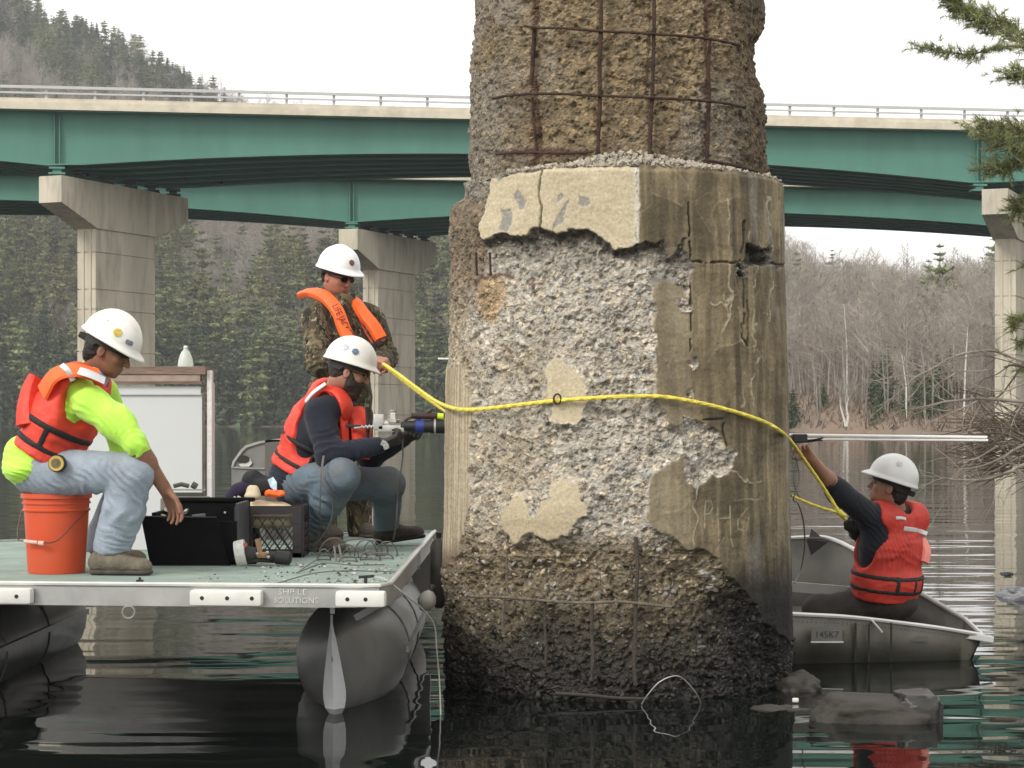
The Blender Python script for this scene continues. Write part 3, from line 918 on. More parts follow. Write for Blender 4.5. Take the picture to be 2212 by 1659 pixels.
def bridge_pier(label, corner):
    """corner: near left corner of the hammerhead cap"""
    t = thing("bridge_pier", label, "bridge pier", (corner.x, corner.y, 0), "hammerhead piers of the green bridges")
    o = Vector((corner.x, corner.y, 0))
    W = 1.33
    pf = [(0, 13.28), (11.3, 13.28), (11.3, 11.98), (8.3, 10.95), (3.0, 10.95), (0, 11.98)]
    MB().prism(pf, U, (0, 0, 1), V, o, 0, W).obj("cap", m_pierc, t)
    # column cast in lifts with joint lines
    z = 10.945; lifts = [1.2, 1.85, 1.0, 2.1, 1.15, 1.95, 1.2, 1.1, 1.6]
    for h in lifts:
        MB().prism([(3.0, z), (8.3, z), (8.3, z - h + .06), (3.0, z - h + .06)], U, (0, 0, 1), V, o, .12, W - .12).obj("concrete_lift", m_pierc, t)
        MB().prism([(3.05, z - h + .059), (8.25, z - h + .059), (8.25, z - h + .001), (3.05, z - h + .001)], U, (0, 0, 1), V, o, .18, W - .18).obj("joint", m_pierc, t)
        # form tie rib on the end face
        z -= h
    for dv in (.12 + .30, .12 + .72):
        MB().prism([(2.94, 10.9), (3.0, 10.9), (3.0, -1), (2.94, -1)], U, (0, 0, 1), V, o, dv, dv + .12).obj("end_rib", m_pierc, t)
    return t
c1 = Vector((t_pt(95, 100), 100, 0))
bridge_pier("hammerhead concrete pier of the nearer bridge, above the seated man's white hat", c1)
bridge_pier("hammerhead concrete pier of the nearer bridge, at the right edge behind bare branches", Vector((t_pt(2397, 105.6), 105.6, 0)))
bridge_pier("hammerhead concrete pier of the farther bridge, behind the standing man", Vector((t_pt(827, 127.6), 127.6, 0)))

# ================================================================== far banks and hills
def shoreY(a):     # distance of the far waterline along the sight line of slope a = X/Y
    return np.interp(a, [-.6, -.20, -.13, -.05, .03, .10, .19, .27, .34, .5], [520, 480, 470, 470, 400, 285, 228, 225, 210, 180])
ridge_a = [(x - 1250) / 5000 for x in (-900, -300, 0, 60, 150, 250, 330, 400, 480, 560, 650, 740, 860, 1000, 1200, 1500, 1700, 1900, 1990, 2080, 2200, 2330, 2450, 2700, 3400)]
ridge_y = [-190, -110, -45, -15, 15, 40, 85, 120, 180, 220, 240, 262, 272, 285, 330, 420, 520, 575, 625, 655, 668, 650, 640, 620, 600]
def ridgeD(a): return np.interp(a, [-.5, -.1, .05, .13, .4], [820, 800, 600, 440, 430])
def ground_z(a, Y):
    sY = shoreY(a); rY = ridgeD(a)
    top = (1028 - np.interp(a, ridge_a, ridge_y)) / 5000 * rY + 1.3 - np.interp(a, [-.1, .1], [13, 11])
    t = (Y - sY) / (rY - sY)
    prof = np.where(t < 1, np.clip(t, 0, 1) ** np.interp(a, [-.1, .12], [1.25, .85]), 1 - .35 * (t - 1))
    n = fbm(a * 60 + 50, Y * .012, 4, 5) - .5
    z = top * prof + n * 8 * np.clip(t * 3, 0, 1) * np.clip((1.15 - t) * 4, 0, 1) + .5 * np.clip((Y - sY) / 6, -1, 1)
    z = np.where(Y < sY, -1.5 * np.clip((sY - Y) / 8, 0, 1), z)
    return z
A = np.linspace(-.42, .40, 200); T = np.concatenate([np.linspace(-.03, .12, 24), np.linspace(.13, 1.6, 70)])
vs = []
for a in A:
    Y = shoreY(a) + T * (ridgeD(a) - shoreY(a))
    z = ground_z(np.full(Y.shape, a), Y)
    vs.append(np.stack([a * Y, Y, z], -1))
vs = np.array(vs).reshape(-1, 3)
nT = len(T)
i = np.arange(len(A) - 1)[:, None] * nT + np.arange(nT - 1)[None, :]
f = np.stack([i, i + nT, i + nT + 1, i + 1], -1).reshape(-1, 4)
m_hill = mat("leaf_litter", (.22, .175, .14), rough=1, var=.3, vscale=.06, col2=(.22, .15, .10), bump=.5, bscale=1, dirt=.5, dcol=(.09, .08, .06), dscale=.3)
put("hills", mesh_np("hills", vs, f), m_hill, kind='structure', smooth=True)

# ------------------------------------------------------------------ tree kinds
def foliage_mat(name, c, var=.45, rand=.3):
    return mat(name, c, rough=.9, var=var, vscale=.9, rand=rand, spec=.15)
m_pine = foliage_mat("pine_needles", (.18, .205, .085))
m_pine2 = foliage_mat("yellow_pine_needles", (.20, .205, .085))
m_hem = foliage_mat("hemlock_needles", (.088, .118, .055))
m_spr = foliage_mat("spruce_needles", (.085, .11, .060))
m_bark = mat("grey_bark", (.26, .235, .205), rough=.95, var=.3, vscale=2, rand=.25, spec=.1)
m_twig = mat("bare_twigs", (.33, .30, .255), rough=.95, var=.2, vscale=1, rand=.22, spec=.1)
m_twig2 = mat("reddish_twigs", (.34, .285, .235), rough=.95, var=.2, vscale=1, rand=.2, spec=.1)
m_birch = mat("birch_bark", (.6, .57, .52), rough=.8, var=.2, vscale=3)

def conifer_meshes(seed, H, W, layers, per, cl, gap=.0, base=.12, droop=.25, pw=.8):
    r = np.random.default_rng(seed)
    V_ = []; F_ = []
    for L in range(layers):
        t = base + (1 - base) * (L + r.random() * .5) / layers
        z = H * t
        R = W * (1 - t) ** pw * (.55 + .6 * r.random()) + .15
        if r.random() < gap: continue
        k0 = r.random() * 6.28
        for j in range(per):
            an = k0 + 6.28 * j / per + r.normal() * .25
            Rb = R * (.6 + .5 * r.random())
            for q in range(cl):
                u = (q + .6) / cl
                cx, cy = math.cos(an) * Rb * u, math.sin(an) * Rb * u
                cz = z - droop * Rb * u + (.12 * Rb * u * u)
                w = (.30 + .5 * (1 - u)) * Rb * .55 + .10
                h = w * (.30 + .25 * r.random())
                tx, ty = -math.sin(an), math.cos(an)
                jit = r.normal(size=(4, 3)) * w * .22
                c = np.array([cx, cy, cz])
                q4 = np.array([c + np.array([tx, ty, 0]) * w * .5, c + np.array([math.cos(an), math.sin(an), -.1]) * w * .6,
                               c - np.array([tx, ty, 0]) * w * .5, c - np.array([math.cos(an), math.sin(an), .3]) * w * .5 + [0, 0, h]]) + jit
                n = len(V_) ; V_ += list(q4); F_ += [(n, n + 1, n + 2), (n, n + 2, n + 3)]
                q4 = np.array([c + [0, 0, h], c + np.array([tx * w * .45, ty * w * .45, -h]), c + np.array([-tx * w * .45, -ty * w * .45, -h * .8])]) + jit[:3]
                n = len(V_); V_ += list(q4); F_ += [(n, n + 1, n + 2)]
    crown = mesh_np("crown", V_, F_)
    mb = MB(); mb.tube([(0, 0, -1), (.05, 0, H * .3), (0, .05, H * .7), (0, 0, H)], [H * .014, H * .011, H * .006, .02], 5)
    return crown, mb.mesh("trunk")

def bare_meshes(seed, H, spread, nb, tw):
    r = random.Random(seed)
    mt = MB(); mc = MB()
    lean = Vector((r.uniform(-.06, .06), r.uniform(-.06, .06), 1))
    pts = [Vector((0, 0, -1))]
    for i in range(1, 6):
        pts.append(lean * (H * .92 * i / 5) + Vector((r.uniform(-.2, .2), r.uniform(-.2, .2), 0)))
    mt.tube(pts, [H * .011, H * .009, H * .0075, H * .005, H * .003, .015], 5)
    for b in range(nb):
        t = r.uniform(.32, .97)
        p = lean * (H * .92 * t)
        an = r.uniform(0, 6.28); up = r.uniform(.6, 1.5)
        L = spread * (1.1 - t) * r.uniform(.7, 1.3) + H * .05
        d = Vector((math.cos(an), math.sin(an), up)).normalized()
        e = p + d * L; mid = p + d * L * .5 + Vector((0, 0, -.05 * L))
        mc.tube([p, mid, e], [H * .003, H * .002, .01], 3, cap=False)
        for k in range(tw):
            q = p.lerp(e, r.uniform(.25, 1.0))
            d2 = (d + Vector((r.gauss(0, .7), r.gauss(0, .7), r.gauss(.15, .5)))).normalized()
            l2 = L * r.uniform(.25, .6)
            a = q; c = q + d2 * l2
            sd = d2.cross(Vector((r.random(), r.random(), r.random()))).normalized() * .022
            mc.add([a - sd, a + sd, c], [(0, 1, 2)])
            for z_ in range(3):
                q2 = a.lerp(c, r.uniform(.3, 1)); d3 = (d2 + Vector((r.gauss(0, .8), r.gauss(0, .8), r.gauss(.1, .6)))).normalized()
                sd = d3.cross(Vector((r.random(), r.random(), r.random()))).normalized() * .016
                mc.add([q2 - sd, q2 + sd, q2 + d3 * l2 * .55], [(0, 1, 2)])
    me = bpy.data.meshes.new("crown"); me.from_pydata([tuple(v) for v in mc.v], [], mc.f); me.update()
    return me, mt.mesh("trunk")

kinds = []   # (crown, trunk, crown mat, trunk mat, name, type)
for sd, H, W, ly, per, cl, gap, base, dr, mm, nm in (
    (1, 20, 5.0, 15, 8, 5, .12, .25, .0, m_pine, "pine_tree"), (2, 24, 5.6, 15, 8, 6, .15, .30, -.05, m_pine2, "pine_tree"), (3, 17, 5.0, 14, 9, 5, .05, .12, .05, m_pine, "pine_tree"),
    (4, 14, 4.4, 20, 9, 4, .0, .03, .3, m_hem, "hemlock_tree"), (5, 11, 4.2, 18, 9, 4, .0, .02, .25, m_hem, "hemlock_tree"), (6, 14, 3.3, 24, 8, 3, .0, .06, .3, m_spr, "spruce_tree")):
    c, t = conifer_meshes(sd, H, W, ly, per, cl, gap, base, dr, .55 if 'pine' in nm else (.6 if 'hem' in nm else .75))
    c.materials.append(mm); t.materials.append(m_bark)
    kinds.append((c, t, nm, 'c'))
for sd, H, S, nb, tw, mm in ((11, 16, 5.5, 26, 9, m_twig), (12, 14, 5, 26, 9, m_twig2), (13, 18, 6, 30, 9, m_twig), (14, 12, 4.5, 22, 10, m_twig2)):
    c, t = bare_meshes(sd, H, S, nb, tw)
    c.materials.append(mm); t.materials.append(m_bark)
    kinds.append((c, t, "bare_tree", 'b'))

# ------------------------------------------------------------------ planting
plants = []      # (x, y, z, kind, scale, rot)
def zone(n, a0, a1, y0f, y1f, pick, minpx=0):
    for _ in range(n):
        a = rng.uniform(a0, a1)
        sY = float(shoreY(a)); rY = float(ridgeD(a))
        t = rng.uniform(y0f, y1f)
        Y = sY + t * (rY - sY) + 1.5
        z = float(ground_z(np.array([a]), np.array([Y]))[0])
        k, sc = pick(a, t, a * Y, Y)
        if k is None: continue
        plants.append((a * Y, Y, z - .2, k, sc, rng.uniform(0, 6.28)))
def clump(a, Y, s): return float(fbm(np.array([a * 28.0 + 9]), np.array([Y * .02]), 3, s)[0])
def pick_left_low(a, t, X, Y):
    if t < .10: return int(rng.choice([3, 4, 3, 4, 2])), rng.uniform(1.0, 1.75)
    q = clump(a, Y, 201)
    k_ = 1.35 - .35 * min(1, t / .45)
    if q > .53: return int(rng.choice([0, 1, 2, 0, 1])), rng.uniform(.8, 1.3) * k_
    return (int(rng.choice([6, 7, 8, 9])) if rng.random() < .8 else int(rng.choice([0, 2, 1]))), rng.uniform(.85, 1.2) * k_
def pick_left_hill(a, t, X, Y):
    ever = t > .86 and a < -.14
    q = clump(a, Y, 207)
    if ever and rng.random() < .8: return int(rng.choice([5, 3, 2, 3])), rng.uniform(.7, 1.0)
    if q > .60 and rng.random() < .7: return int(rng.choice([0, 5])), rng.uniform(.7, 1.0)
    return int(rng.choice([6, 7, 8, 9])), rng.uniform(.75, 1.05)
def pick_right(a, t, X, Y):
    q = clump(a, Y, 211)
    if t < .06: return (int(rng.choice([4, 6, 9])) if rng.random() < .35 else None), rng.uniform(.35, .7)
    if t > .85 and rng.random() < .14: return int(rng.choice([5, 0, 5])), rng.uniform(.5, .8)
    if q > .68: return 5, rng.uniform(.4, .7)
    return int(rng.choice([6, 7, 8, 9])), rng.uniform(.6, .9)
zone(330, -.30, -.02, .0, .10, pick_left_low)
zone(620, -.30, -.02, .08, .45, pick_left_low)
zone(2600, -.30, -.02, .42, 1.06, pick_left_hill)
zone(1300, .08, .30, .02, 1.03, pick_right)
zone(200, -.02, .09, .0, 1.0, pick_left_low)
zone(250, -.40, -.30, .0, 1.0, pick_left_hill)
# chosen single trees on the right bank skyline and shore
def at_t(xt, Y): return (xt - 1250) / 5000 * Y
singles = [(2295, 300, 0, 1.0, None), (2268, 330, 0, .8, None), (1945, 330, 0, .85, None), (1990, 420, 5, .8, None), (2168, 430, 5, .75, None), (2185, 425, 5, .6, None), (2430, 380, 0, 1.0, None),
           (2010, 262, 4, .35, None), (2140, 240, 4, .28, None), (2240, 240, 4, .62, None), (2262, 238, 4, .6, None), (2205, 240, 4, .3, None), (1935, 245, 4, .5, None), (2290, 245, 3, .5, None), (2320, 250, 3, .5, None)]
def zone_one(xt, Y, k, sc):
    a = (xt - 1250) / 5000
    Y = max(Y, float(shoreY(a)) + 2)
    z = float(ground_z(np.array([a]), np.array([Y]))[0])
    plants.append((a * Y, Y, z - .2, k, sc, 1.0))
for xt, Y, k, sc, _ in singles: zone_one(xt, Y, k, sc)

NAME = {"pine_tree": "pale green pine", "hemlock_tree": "dark green hemlock", "spruce_tree": "narrow spruce", "bare_tree": "leafless grey tree"}
PLUR = {"pine_tree": "pines", "hemlock_tree": "hemlocks", "spruce_tree": "spruces", "bare_tree": "leafless trees"}
def whereabouts(p):
    xt = 1250 + 5000 * p[0] / p[1]
    t = (p[1] - float(shoreY(p[0] / p[1]))) / (float(ridgeD(p[0] / p[1])) - float(shoreY(p[0] / p[1])))
    row = "at the water's edge" if t < .08 else ("low on the slope" if t < .35 else ("high on the slope" if t < .8 else "on the ridge"))
    if xt < 215: col = "left of the nearer bridge's left pier"
    elif xt < 560: col = "right of the nearer bridge's left pier"
    elif xt < 900: col = "behind the standing man"
    elif xt < 1200: col = "just left of the concrete pier"
    elif xt < 2100: col = "just right of the concrete pier"
    elif xt < 2300: col = "above the white poles"
    else: col = "behind the bare branches at right"
    return row + " " + col
def in_view(p):
    xt = 1250 + 5000 * p[0] / p[1]
    yt = 1028 - 5000 * (p[2] + 10 * p[4] - CAM_H) / p[1]
    hid = (1100 < xt < 1900)
    if 0 < xt < 1150 and 215 < yt < 480: hid = True
    return -60 < xt < 2560 and yt > -60 and not hid
count = {}
rest = []
order = sorted(plants, key=lambda p: p[1])
def place_tree(p):
    c, t, nm, ty = kinds[p[3]]
    wh = whereabouts(p); e = thing(nm, NAME[nm] + " " + wh, "tree", (p[0], p[1], p[2]), PLUR[nm] + " " + wh)
    e.rotation_euler = (0, 0, p[5]); e.scale = (p[4], p[4], p[4] * (.9 + .2 * ((p[5] * 7) % 1)))
    for nme, me in (("crown", c), ("trunk", t)):
        o = bpy.data.objects.new(nme, me); scene.collection.objects.link(o); o.parent = e
for p in order:
    nm = kinds[p[3]][2]
    if in_view(p) and count.get(nm, 0) < (290 if nm == "bare_tree" else 230):
        count[nm] = count.get(nm, 0) + 1
        place_tree(p)
    else:
        rest.append(p)

# beyond the nearest trees the wood reads as one mass
def forest(name, pts):
    me = bpy.data.meshes.new(name)
    me.from_pydata([(p[0], p[1], p[2]) for p in pts], [], [])
    for nm, ix in (("kind", 3), ("size", 4), ("turn", 5)):
        if nm == "kind":
            at = me.attributes.new(nm, 'INT', 'POINT'); at.data.foreach_set('value', [int(p[ix]) for p in pts])
        else:
            at = me.attributes.new(nm, 'FLOAT', 'POINT'); at.data.foreach_set('value', [float(p[ix]) for p in pts])
    o = bpy.data.objects.new(name, me); scene.collection.objects.link(o); o['kind'] = 'stuff'
    ng = bpy.data.node_groups.new("forest", 'GeometryNodeTree')
    ng.interface.new_socket("Geometry", in_out='INPUT', socket_type='NodeSocketGeometry')
    ng.interface.new_socket("Geometry", in_out='OUTPUT', socket_type='NodeSocketGeometry')
    N = ng.nodes; L = ng.links
    gi = N.new('NodeGroupInput'); go = N.new('NodeGroupOutput')
    gt = N.new('GeometryNodeGeometryToInstance')
    srcs = []
    for k, (c, t, nm, ty) in enumerate(kinds):
        j = N.new('GeometryNodeJoinGeometry')
        for me_ in (c, t):
            so = next((x for x in bpy.data.objects if x.data is me_), None)
            if so is None: continue
            oi = N.new('GeometryNodeObjectInfo'); oi.inputs['Object'].default_value = so; oi.transform_space = 'ORIGINAL'
            L.new(oi.outputs['Geometry'], j.inputs[0])
        g2 = N.new('GeometryNodeGeometryToInstance'); L.new(j.outputs[0], g2.inputs[0])
        srcs.append(g2)
    jj = N.new('GeometryNodeJoinGeometry')
    for g2 in reversed(srcs): L.new(g2.outputs[0], jj.inputs[0])
    ip = N.new('GeometryNodeInstanceOnPoints'); ip.inputs['Pick Instance'].default_value = True
    L.new(gi.outputs[0], ip.inputs['Points']); L.new(jj.outputs[0], ip.inputs['Instance'])
    def na(nm, ty):
        n = N.new('GeometryNodeInputNamedAttribute'); n.data_type = ty; n.inputs[0].default_value = nm
        return n.outputs[0]
    L.new(na("kind", 'INT'), ip.inputs['Instance Index'])
    cx = N.new('ShaderNodeCombineXYZ'); L.new(na("turn", 'FLOAT'), cx.inputs[2]); L.new(cx.outputs[0], ip.inputs['Rotation'])
    L.new(na("size", 'FLOAT'), ip.inputs['Scale'])
    L.new(ip.outputs[0], go.inputs[0])
    md = o.modifiers.new("forest", 'NODES'); md.node_group = ng
forest("hillside_forest", rest)

# two pale birches and the brush on the right shore
def pxw(xd, yd, d): return P(xd, yd, d)
for k, pts in enumerate(([(1827,921),(1822,900),(1816,880),(1815,858)], [(1829,921),(1832,900),(1829,880),(1834,855)])):
    d = 236
    q = [P(x, y, d) for x, y in pts]
    e = thing("birch_tree", ["left stem of the white birch pair on the right shore", "right stem of the white birch pair on the right shore"][k], "tree", q[0], "white birches on the right shore")
    mb = MB().tube(spline(q, 5), [.16, .15, .14, .14, .13, .13, .12, .11, .1, .1, .09, .09, .08, .08, .07, .06], 6)
    mb.obj("trunk", m_birch, e, True)
    mc = MB(); top = q[-1]
    for j in range(26):
        dd = Vector((rnd.gauss(0, .6), rnd.gauss(0, .6), 1)).normalized()
        s0 = top + Vector((0, 0, rnd.uniform(-1, .6)))
        mc.tube([s0, s0 + dd * rnd.uniform(1.5, 4.5)], [.03, .008], 3, cap=False)
    mc.obj("crown", m_twig, e)
# slim pale trunks standing in front of the wood on both banks
slim = 0
for k in range(46):
    if k < 26: xt = rnd.uniform(1930, 2400); a = (xt - 1250) / 5000; Y = float(shoreY(a)) + rnd.uniform(6, 30)
    else: xt = rnd.uniform(20, 1080); a = (xt - 1250) / 5000; Y = float(shoreY(a)) + rnd.uniform(4, 40)
    z = float(ground_z(np.array([a]), np.array([Y]))[0]); H = rnd.uniform(9, 15) * Y / (300 if k < 26 else 420)
    b = Vector((a * Y, Y, z))
    e = thing("bare_tree", ("slim pale leafless trunk near the water on the right bank" if k < 26 else "slim pale leafless trunk near the water on the left bank"), "tree", b, "slim pale trunks by the water")
    top = b + Vector((rnd.uniform(-.8, .8), 0, H))
    MB().tube([b - Vector((0, 0, .5)), b.lerp(top, .5) + Vector((rnd.uniform(-.3, .3), 0, 0)), top], [.13, .10, .03], 5).obj("trunk", m_birch if k % 7 == 0 else m_bark, e, True)
    mc = MB()
    for j in range(22):
        s0 = b.lerp(top, rnd.uniform(.35, 1)); dd = Vector((rnd.gauss(0, .8), rnd.gauss(0, .8), rnd.uniform(.2, 1))).normalized()
        mc.tube([s0, s0 + dd * rnd.uniform(1, 3.5)], [.03, .008], 3, cap=False)
    mc.obj("crown", m_twig, e)

# brush and reddish leaf litter along the right shore
mb = MB()
for k in range(1500):
    a = rnd.uniform(.12, .27); Y = float(shoreY(a)) + rnd.uniform(.5, 22)
    z = float(ground_z(np.array([a]), np.array([Y]))[0]); p = Vector((a * Y, Y, z))
    dd = Vector((rnd.gauss(0, .5), rnd.gauss(0, .5), 1)).normalized() * rnd.uniform(.5, 1.8)
    sd = Vector((rnd.uniform(.03, .16), 0, 0))
    mb.add([p - sd, p + sd, p + dd], [(0, 1, 2)])
me = bpy.data.meshes.new("brush"); me.from_pydata(mb.v, [], mb.f); me.update()
put("shore_brush", me, mat("brown_brush", (.16, .12, .085), rough=1, var=.35, vscale=.4), kind='stuff')

# ------------------------------------------------------------------ thin autumn haze over the valley
hz = MB().box((0, 560, 124), (1500, 1260, 250)).obj("haze", None, None, kind='stuff')
hm = bpy.data.materials.new("haze"); hm.use_nodes = True
hn = hm.node_tree; hn.nodes.clear()
ho = hn.nodes.new('ShaderNodeOutputMaterial'); hv = hn.nodes.new('ShaderNodeVolumePrincipled')
hv.inputs['Color'].default_value = (.93, .95, 1, 1); hv.inputs['Density'].default_value = .00026; hv.inputs['Anisotropy'].default_value = .2
hn.links.new(hv.outputs[0], ho.inputs['Volume'])
hz.data.materials.clear(); hz.data.materials.append(hm)
# ================================================================== the pontoon work boat
DZ = CAM_H - .703                      # deck height over the water
def deck(xd, yd):                      # a point of the deck seen at (xd, yd)
    d = F * .703 / (yd - HOR)
    return P(xd, yd, d)
m_alu = mat("weathered_aluminium", (.42, .42, .40), rough=.42, metal=.75, var=.12, vscale=6, dirt=.35, dcol=(.2, .2, .19), dscale=5, rvar=.12, bump=.15, bscale=8)
m_alu_d = mat("dull_pontoon_aluminium", (.27, .27, .255), rough=.42, metal=.35, var=.2, vscale=3, dirt=.6, dcol=(.07, .07, .065), dscale=3, rvar=.12, bump=.12, bscale=5)
m_alu_b = mat("bright_keel_aluminium", (.66, .67, .67), rough=.5, metal=.15, var=.12, vscale=6)
m_turf = mat("green_deck_sheet", (.235, .305, .265), rough=.85, var=.14, vscale=3, dirt=.85, dcol=(.15, .165, .135), dscale=3.2, bump=.25, bscale=60)
m_white = mat("white_bumper_plastic", (.70, .69, .64), rough=.5, var=.05, vscale=8, dirt=.3, dcol=(.45, .43, .38), dscale=9)
m_black = mat("black_plastic", (.012, .012, .013), rough=.45, var=.2)
m_rubber = mat("black_rubber", (.018, .017, .016), rough=.7, var=.3)
m_dirt = mat("mud_crumbs", (.06, .05, .04), rough=1, var=.4, vscale=50)
m_chip = mat("pale_concrete_chips", (.5, .48, .42), rough=1, var=.2)

FR = Vector((-.525, 8.66, DZ)); FL = Vector((-2.95, 8.90, DZ)); RR = Vector((-.49, 13.0, DZ)); RL_ = Vector((-3.6, 11.75, DZ))
ex = (FL - FR).normalized(); ey = (RR - FR).normalized()
boat = thing("pontoon_boat", "flat aluminium pontoon work boat with pale green deck carrying three workers", "pontoon boat", (-1.8, 10.8, 0))
r_ = .13
cornr = [FR + ex * r_, FR + ex * r_ * .3 + ey * r_ * .2, FR + ey * r_ * 1.2]
out = [cornr[0], cornr[1], cornr[2], RR, RL_, FL]
def ringpoly(inset, z):
    c = sum(out, Vector()) / len(out)
    return [Vector((p.x + (c.x - p.x) * inset, p.y + (c.y - p.y) * inset, z)) for p in out]
n = len(out)
mb = MB().add(ringpoly(.012, DZ) + ringpoly(.012, DZ - .03), [tuple(range(n)), tuple(range(2 * n - 1, n - 1, -1))] + [(i, (i + 1) % n, (i + 1) % n + n, i + n) for i in range(n)])
mb.obj("deck", m_turf, boat)
# rim channel: a proud lip and a side web
mb = MB()
A_, B_ = ringpoly(0, DZ + .008), ringpoly(.020, DZ + .008)
C_, D_ = ringpoly(0, DZ - .088), ringpoly(.014, DZ - .088)
E_ = ringpoly(.020, DZ + .002)
vs = A_ + B_ + C_ + D_ + E_
fs = []
for i in range(n):
    j = (i + 1) % n
    fs += [(i, j, j + n, i + n), (i, i + 2 * n, j + 2 * n, j), (i + 2 * n, i + 3 * n, j + 3 * n, j + 2 * n), (i + n, j + n, j + 4 * n, i + 4 * n)]
mb.add(vs, fs).obj("rim", m_alu, boat)
# front rim's rolled top bead
mb = MB().tube([p + Vector((0, 0, .004)) for p in [FL, cornr[0], cornr[1], cornr[2], RR]], .011, 8)
mb.obj("rim_bead", mat("bright_rim_bead", (.6, .6, .56), rough=.4, metal=.4, var=.08, vscale=10), boat, True)
# three white bumper blocks bolted to the front rim
def front_at(xd, z):
    # intersection of sight column with the front rim line
    k = (xd - 1106) / F
    t = (FR.x - k * FR.y) / (k * ex.y - ex.x)
    p = FR + ex * t
    return Vector((p.x, p.y, z))
rz = Matrix.Rotation(math.atan2(-ex.y, -ex.x), 3, 'Z')
nrm = Vector((-ex.y, ex.x, 0)); 
if nrm.y > 0: nrm = -nrm
for (xa, xb, bolts) in ((-60, 76, (46,)), (416, 571, (444, 498, 551)), (729, 836, (756, 795))):
    a, b = front_at(xa, 0), front_at(xb, 0); c = (a + b) / 2; Lw = (b - a).length
    z0 = DZ - .043
    zc = z0 - .004
    bmp = MB().box((c.x + nrm.x * .032, c.y + nrm.y * .032, zc), (Lw, .06, .068), rz, .014).obj("bumper", m_white, boat, True)
    for x in bolts:
        p = front_at(x, zc) + nrm * .062
        MB().lathe([(0, .001), (.009, .001), (.0095, -.004)], p, 12, Matrix.Rotation(math.atan2(nrm.y, nrm.x), 3, 'Z') @ Matrix.Rotation(math.pi / 2, 3, 'Y')).obj("bolt", m_black, bmp)
# raised weld lettering on the rim between the bumpers
def text_mesh(body, size, extr=.002, align='CENTER'):
    cu = bpy.data.curves.new("t", 'FONT'); cu.body = body; cu.size = size; cu.extrude = extr; cu.align_x = align; cu.resolution_u = 2
    o = bpy.data.objects.new("t", cu); scene.collection.objects.link(o)
    dg = bpy.context.evaluated_depsgraph_get(); dg.update()
    me = bpy.data.meshes.new_from_object(o.evaluated_get(dg))
    bpy.data.objects.remove(o); bpy.data.curves.remove(cu)
    return me
def place_text(body, size, p, right, up, m, parent, name="lettering", extr=.0012, sx=1.0):
    me = text_mesh(body, size, extr)
    right = Vector(right).normalized(); up = Vector(up); up = (up - right * up.dot(right)).normalized(); nn = right.cross(up)
    M = Matrix((right * sx, up, nn)).transposed().to_4x4(); M.translation = Vector(p)
    me.transform(M)
    return put(name, me, m, parent)
m_weld = mat("raised_letters", (.60, .60, .57), rough=.5, metal=.4, var=.2, vscale=40)
place_text("SHP LE", .034, front_at(632, DZ - .034) + nrm * .003, -ex, (0, 0, 1), m_weld, boat, sx=1.25)
place_text("SOLUTIONS", .034, front_at(640, DZ - .070) + nrm * .003, -ex, (0, 0, 1), m_weld, boat, sx=1.05)

# pontoons
def pontoon(cx, y0, y1, r=.295, zc=.16):
    mb = MB(); N_ = 28
    prof = [(0.0, .02, .10), (.10, .20, .05), (.24, .42, .02), (.42, .66, .0), (.62, .86, .0), (.85, .97, 0), (1.05, 1.0, 0)]
    L_ = []
    vs = []; fs = []
    for t, k, up in prof + [(y1 - y0, 1, 0)]:
        for i in range(N_):
            a = 2 * math.pi * i / N_
            x = math.sin(a) * r * (k if k > .3 else k * .9)
            z = math.cos(a) * r * (1 if k > .99 else (k ** .35 if math.cos(a) < 0 else k ** .22))
            y = y0 + t * (1.0) + (.10 * (1 - k) * (1 + math.cos(a)) * -1 if k < .99 else 0)
            vs.append((cx + x, y, zc + z))
    m_ = len(prof) + 1
    for j in range(m_ - 1):
        for i in range(N_):
            i2 = (i + 1) % N_
            fs.append((j * N_ + i, j * N_ + i2, (j + 1) * N_ + i2, (j + 1) * N_ + i))
    fs.append(tuple(range(N_))); fs.append(tuple(range((m_ - 1) * N_, m_ * N_)))
    mb.add(vs, fs)
    po = mb.obj("pontoon", m_alu_d, boat, True)
    # bright nose plate: a two-sided keel strip along the stem
    kb = MB()
    st = []
    for i in range(15):
        z = .47 - i * .04
        q = max(0, (z - zc)) / r
        yy = y0 - .10 * (1 + max(-1, min(1, (z - zc) / r))) - .045 + (.0 if z > 0 else .05)
        wd = .006 + .046 * max(0, min(1, (.42 - z) / .30)) ** .9 if z > .09 else .006 + .046 * max(0.0, 1 - ((.09 - z) / .11) ** 2) ** .5
        st.append((yy, z, wd))
    vs = []; 
    for yy, z, wd in st:
        vs += [(cx - wd, yy + wd * .85 + .02, z), (cx, yy, z), (cx + wd, yy + wd * .85 + .02, z)]
    fs = []
    for i in range(len(st) - 1):
        fs += [(3 * i, 3 * i + 3, 3 * i + 4, 3 * i + 1), (3 * i + 1, 3 * i + 4, 3 * i + 5, 3 * i + 2)]
    kb.add(vs, fs).obj("nose_plate", m_alu_b, po)
    MB().bar((cx, y0 - .17, .47), (cx, y0 - .17, DZ - .12), .014, .02).obj("nose_tie", m_alu_b, po)
    for yb in (y0 + 1.15, y0 + 2.1):
        MB().tube([(cx + (r + .003) * math.sin(a), yb, zc + (r + .003) * math.cos(a)) for a in np.linspace(0, 2 * math.pi, 33)], .006, 6, cap=False).obj('weld_seam', m_alu_d, po, True)
    # rub strake
    MB().bar((cx + r + .004, y0 + .9, zc + .03), (cx + r + .004, y1, zc + .03), .02, .03).obj("strake", m_alu_d, po)
    return po
pontoon((725 - 1106) / F * 9.35, 9.35, 12.6, r=.278)
pontoon((-235 - 1106) / F * 9.35 , 9.2, 12.3, r=.28)
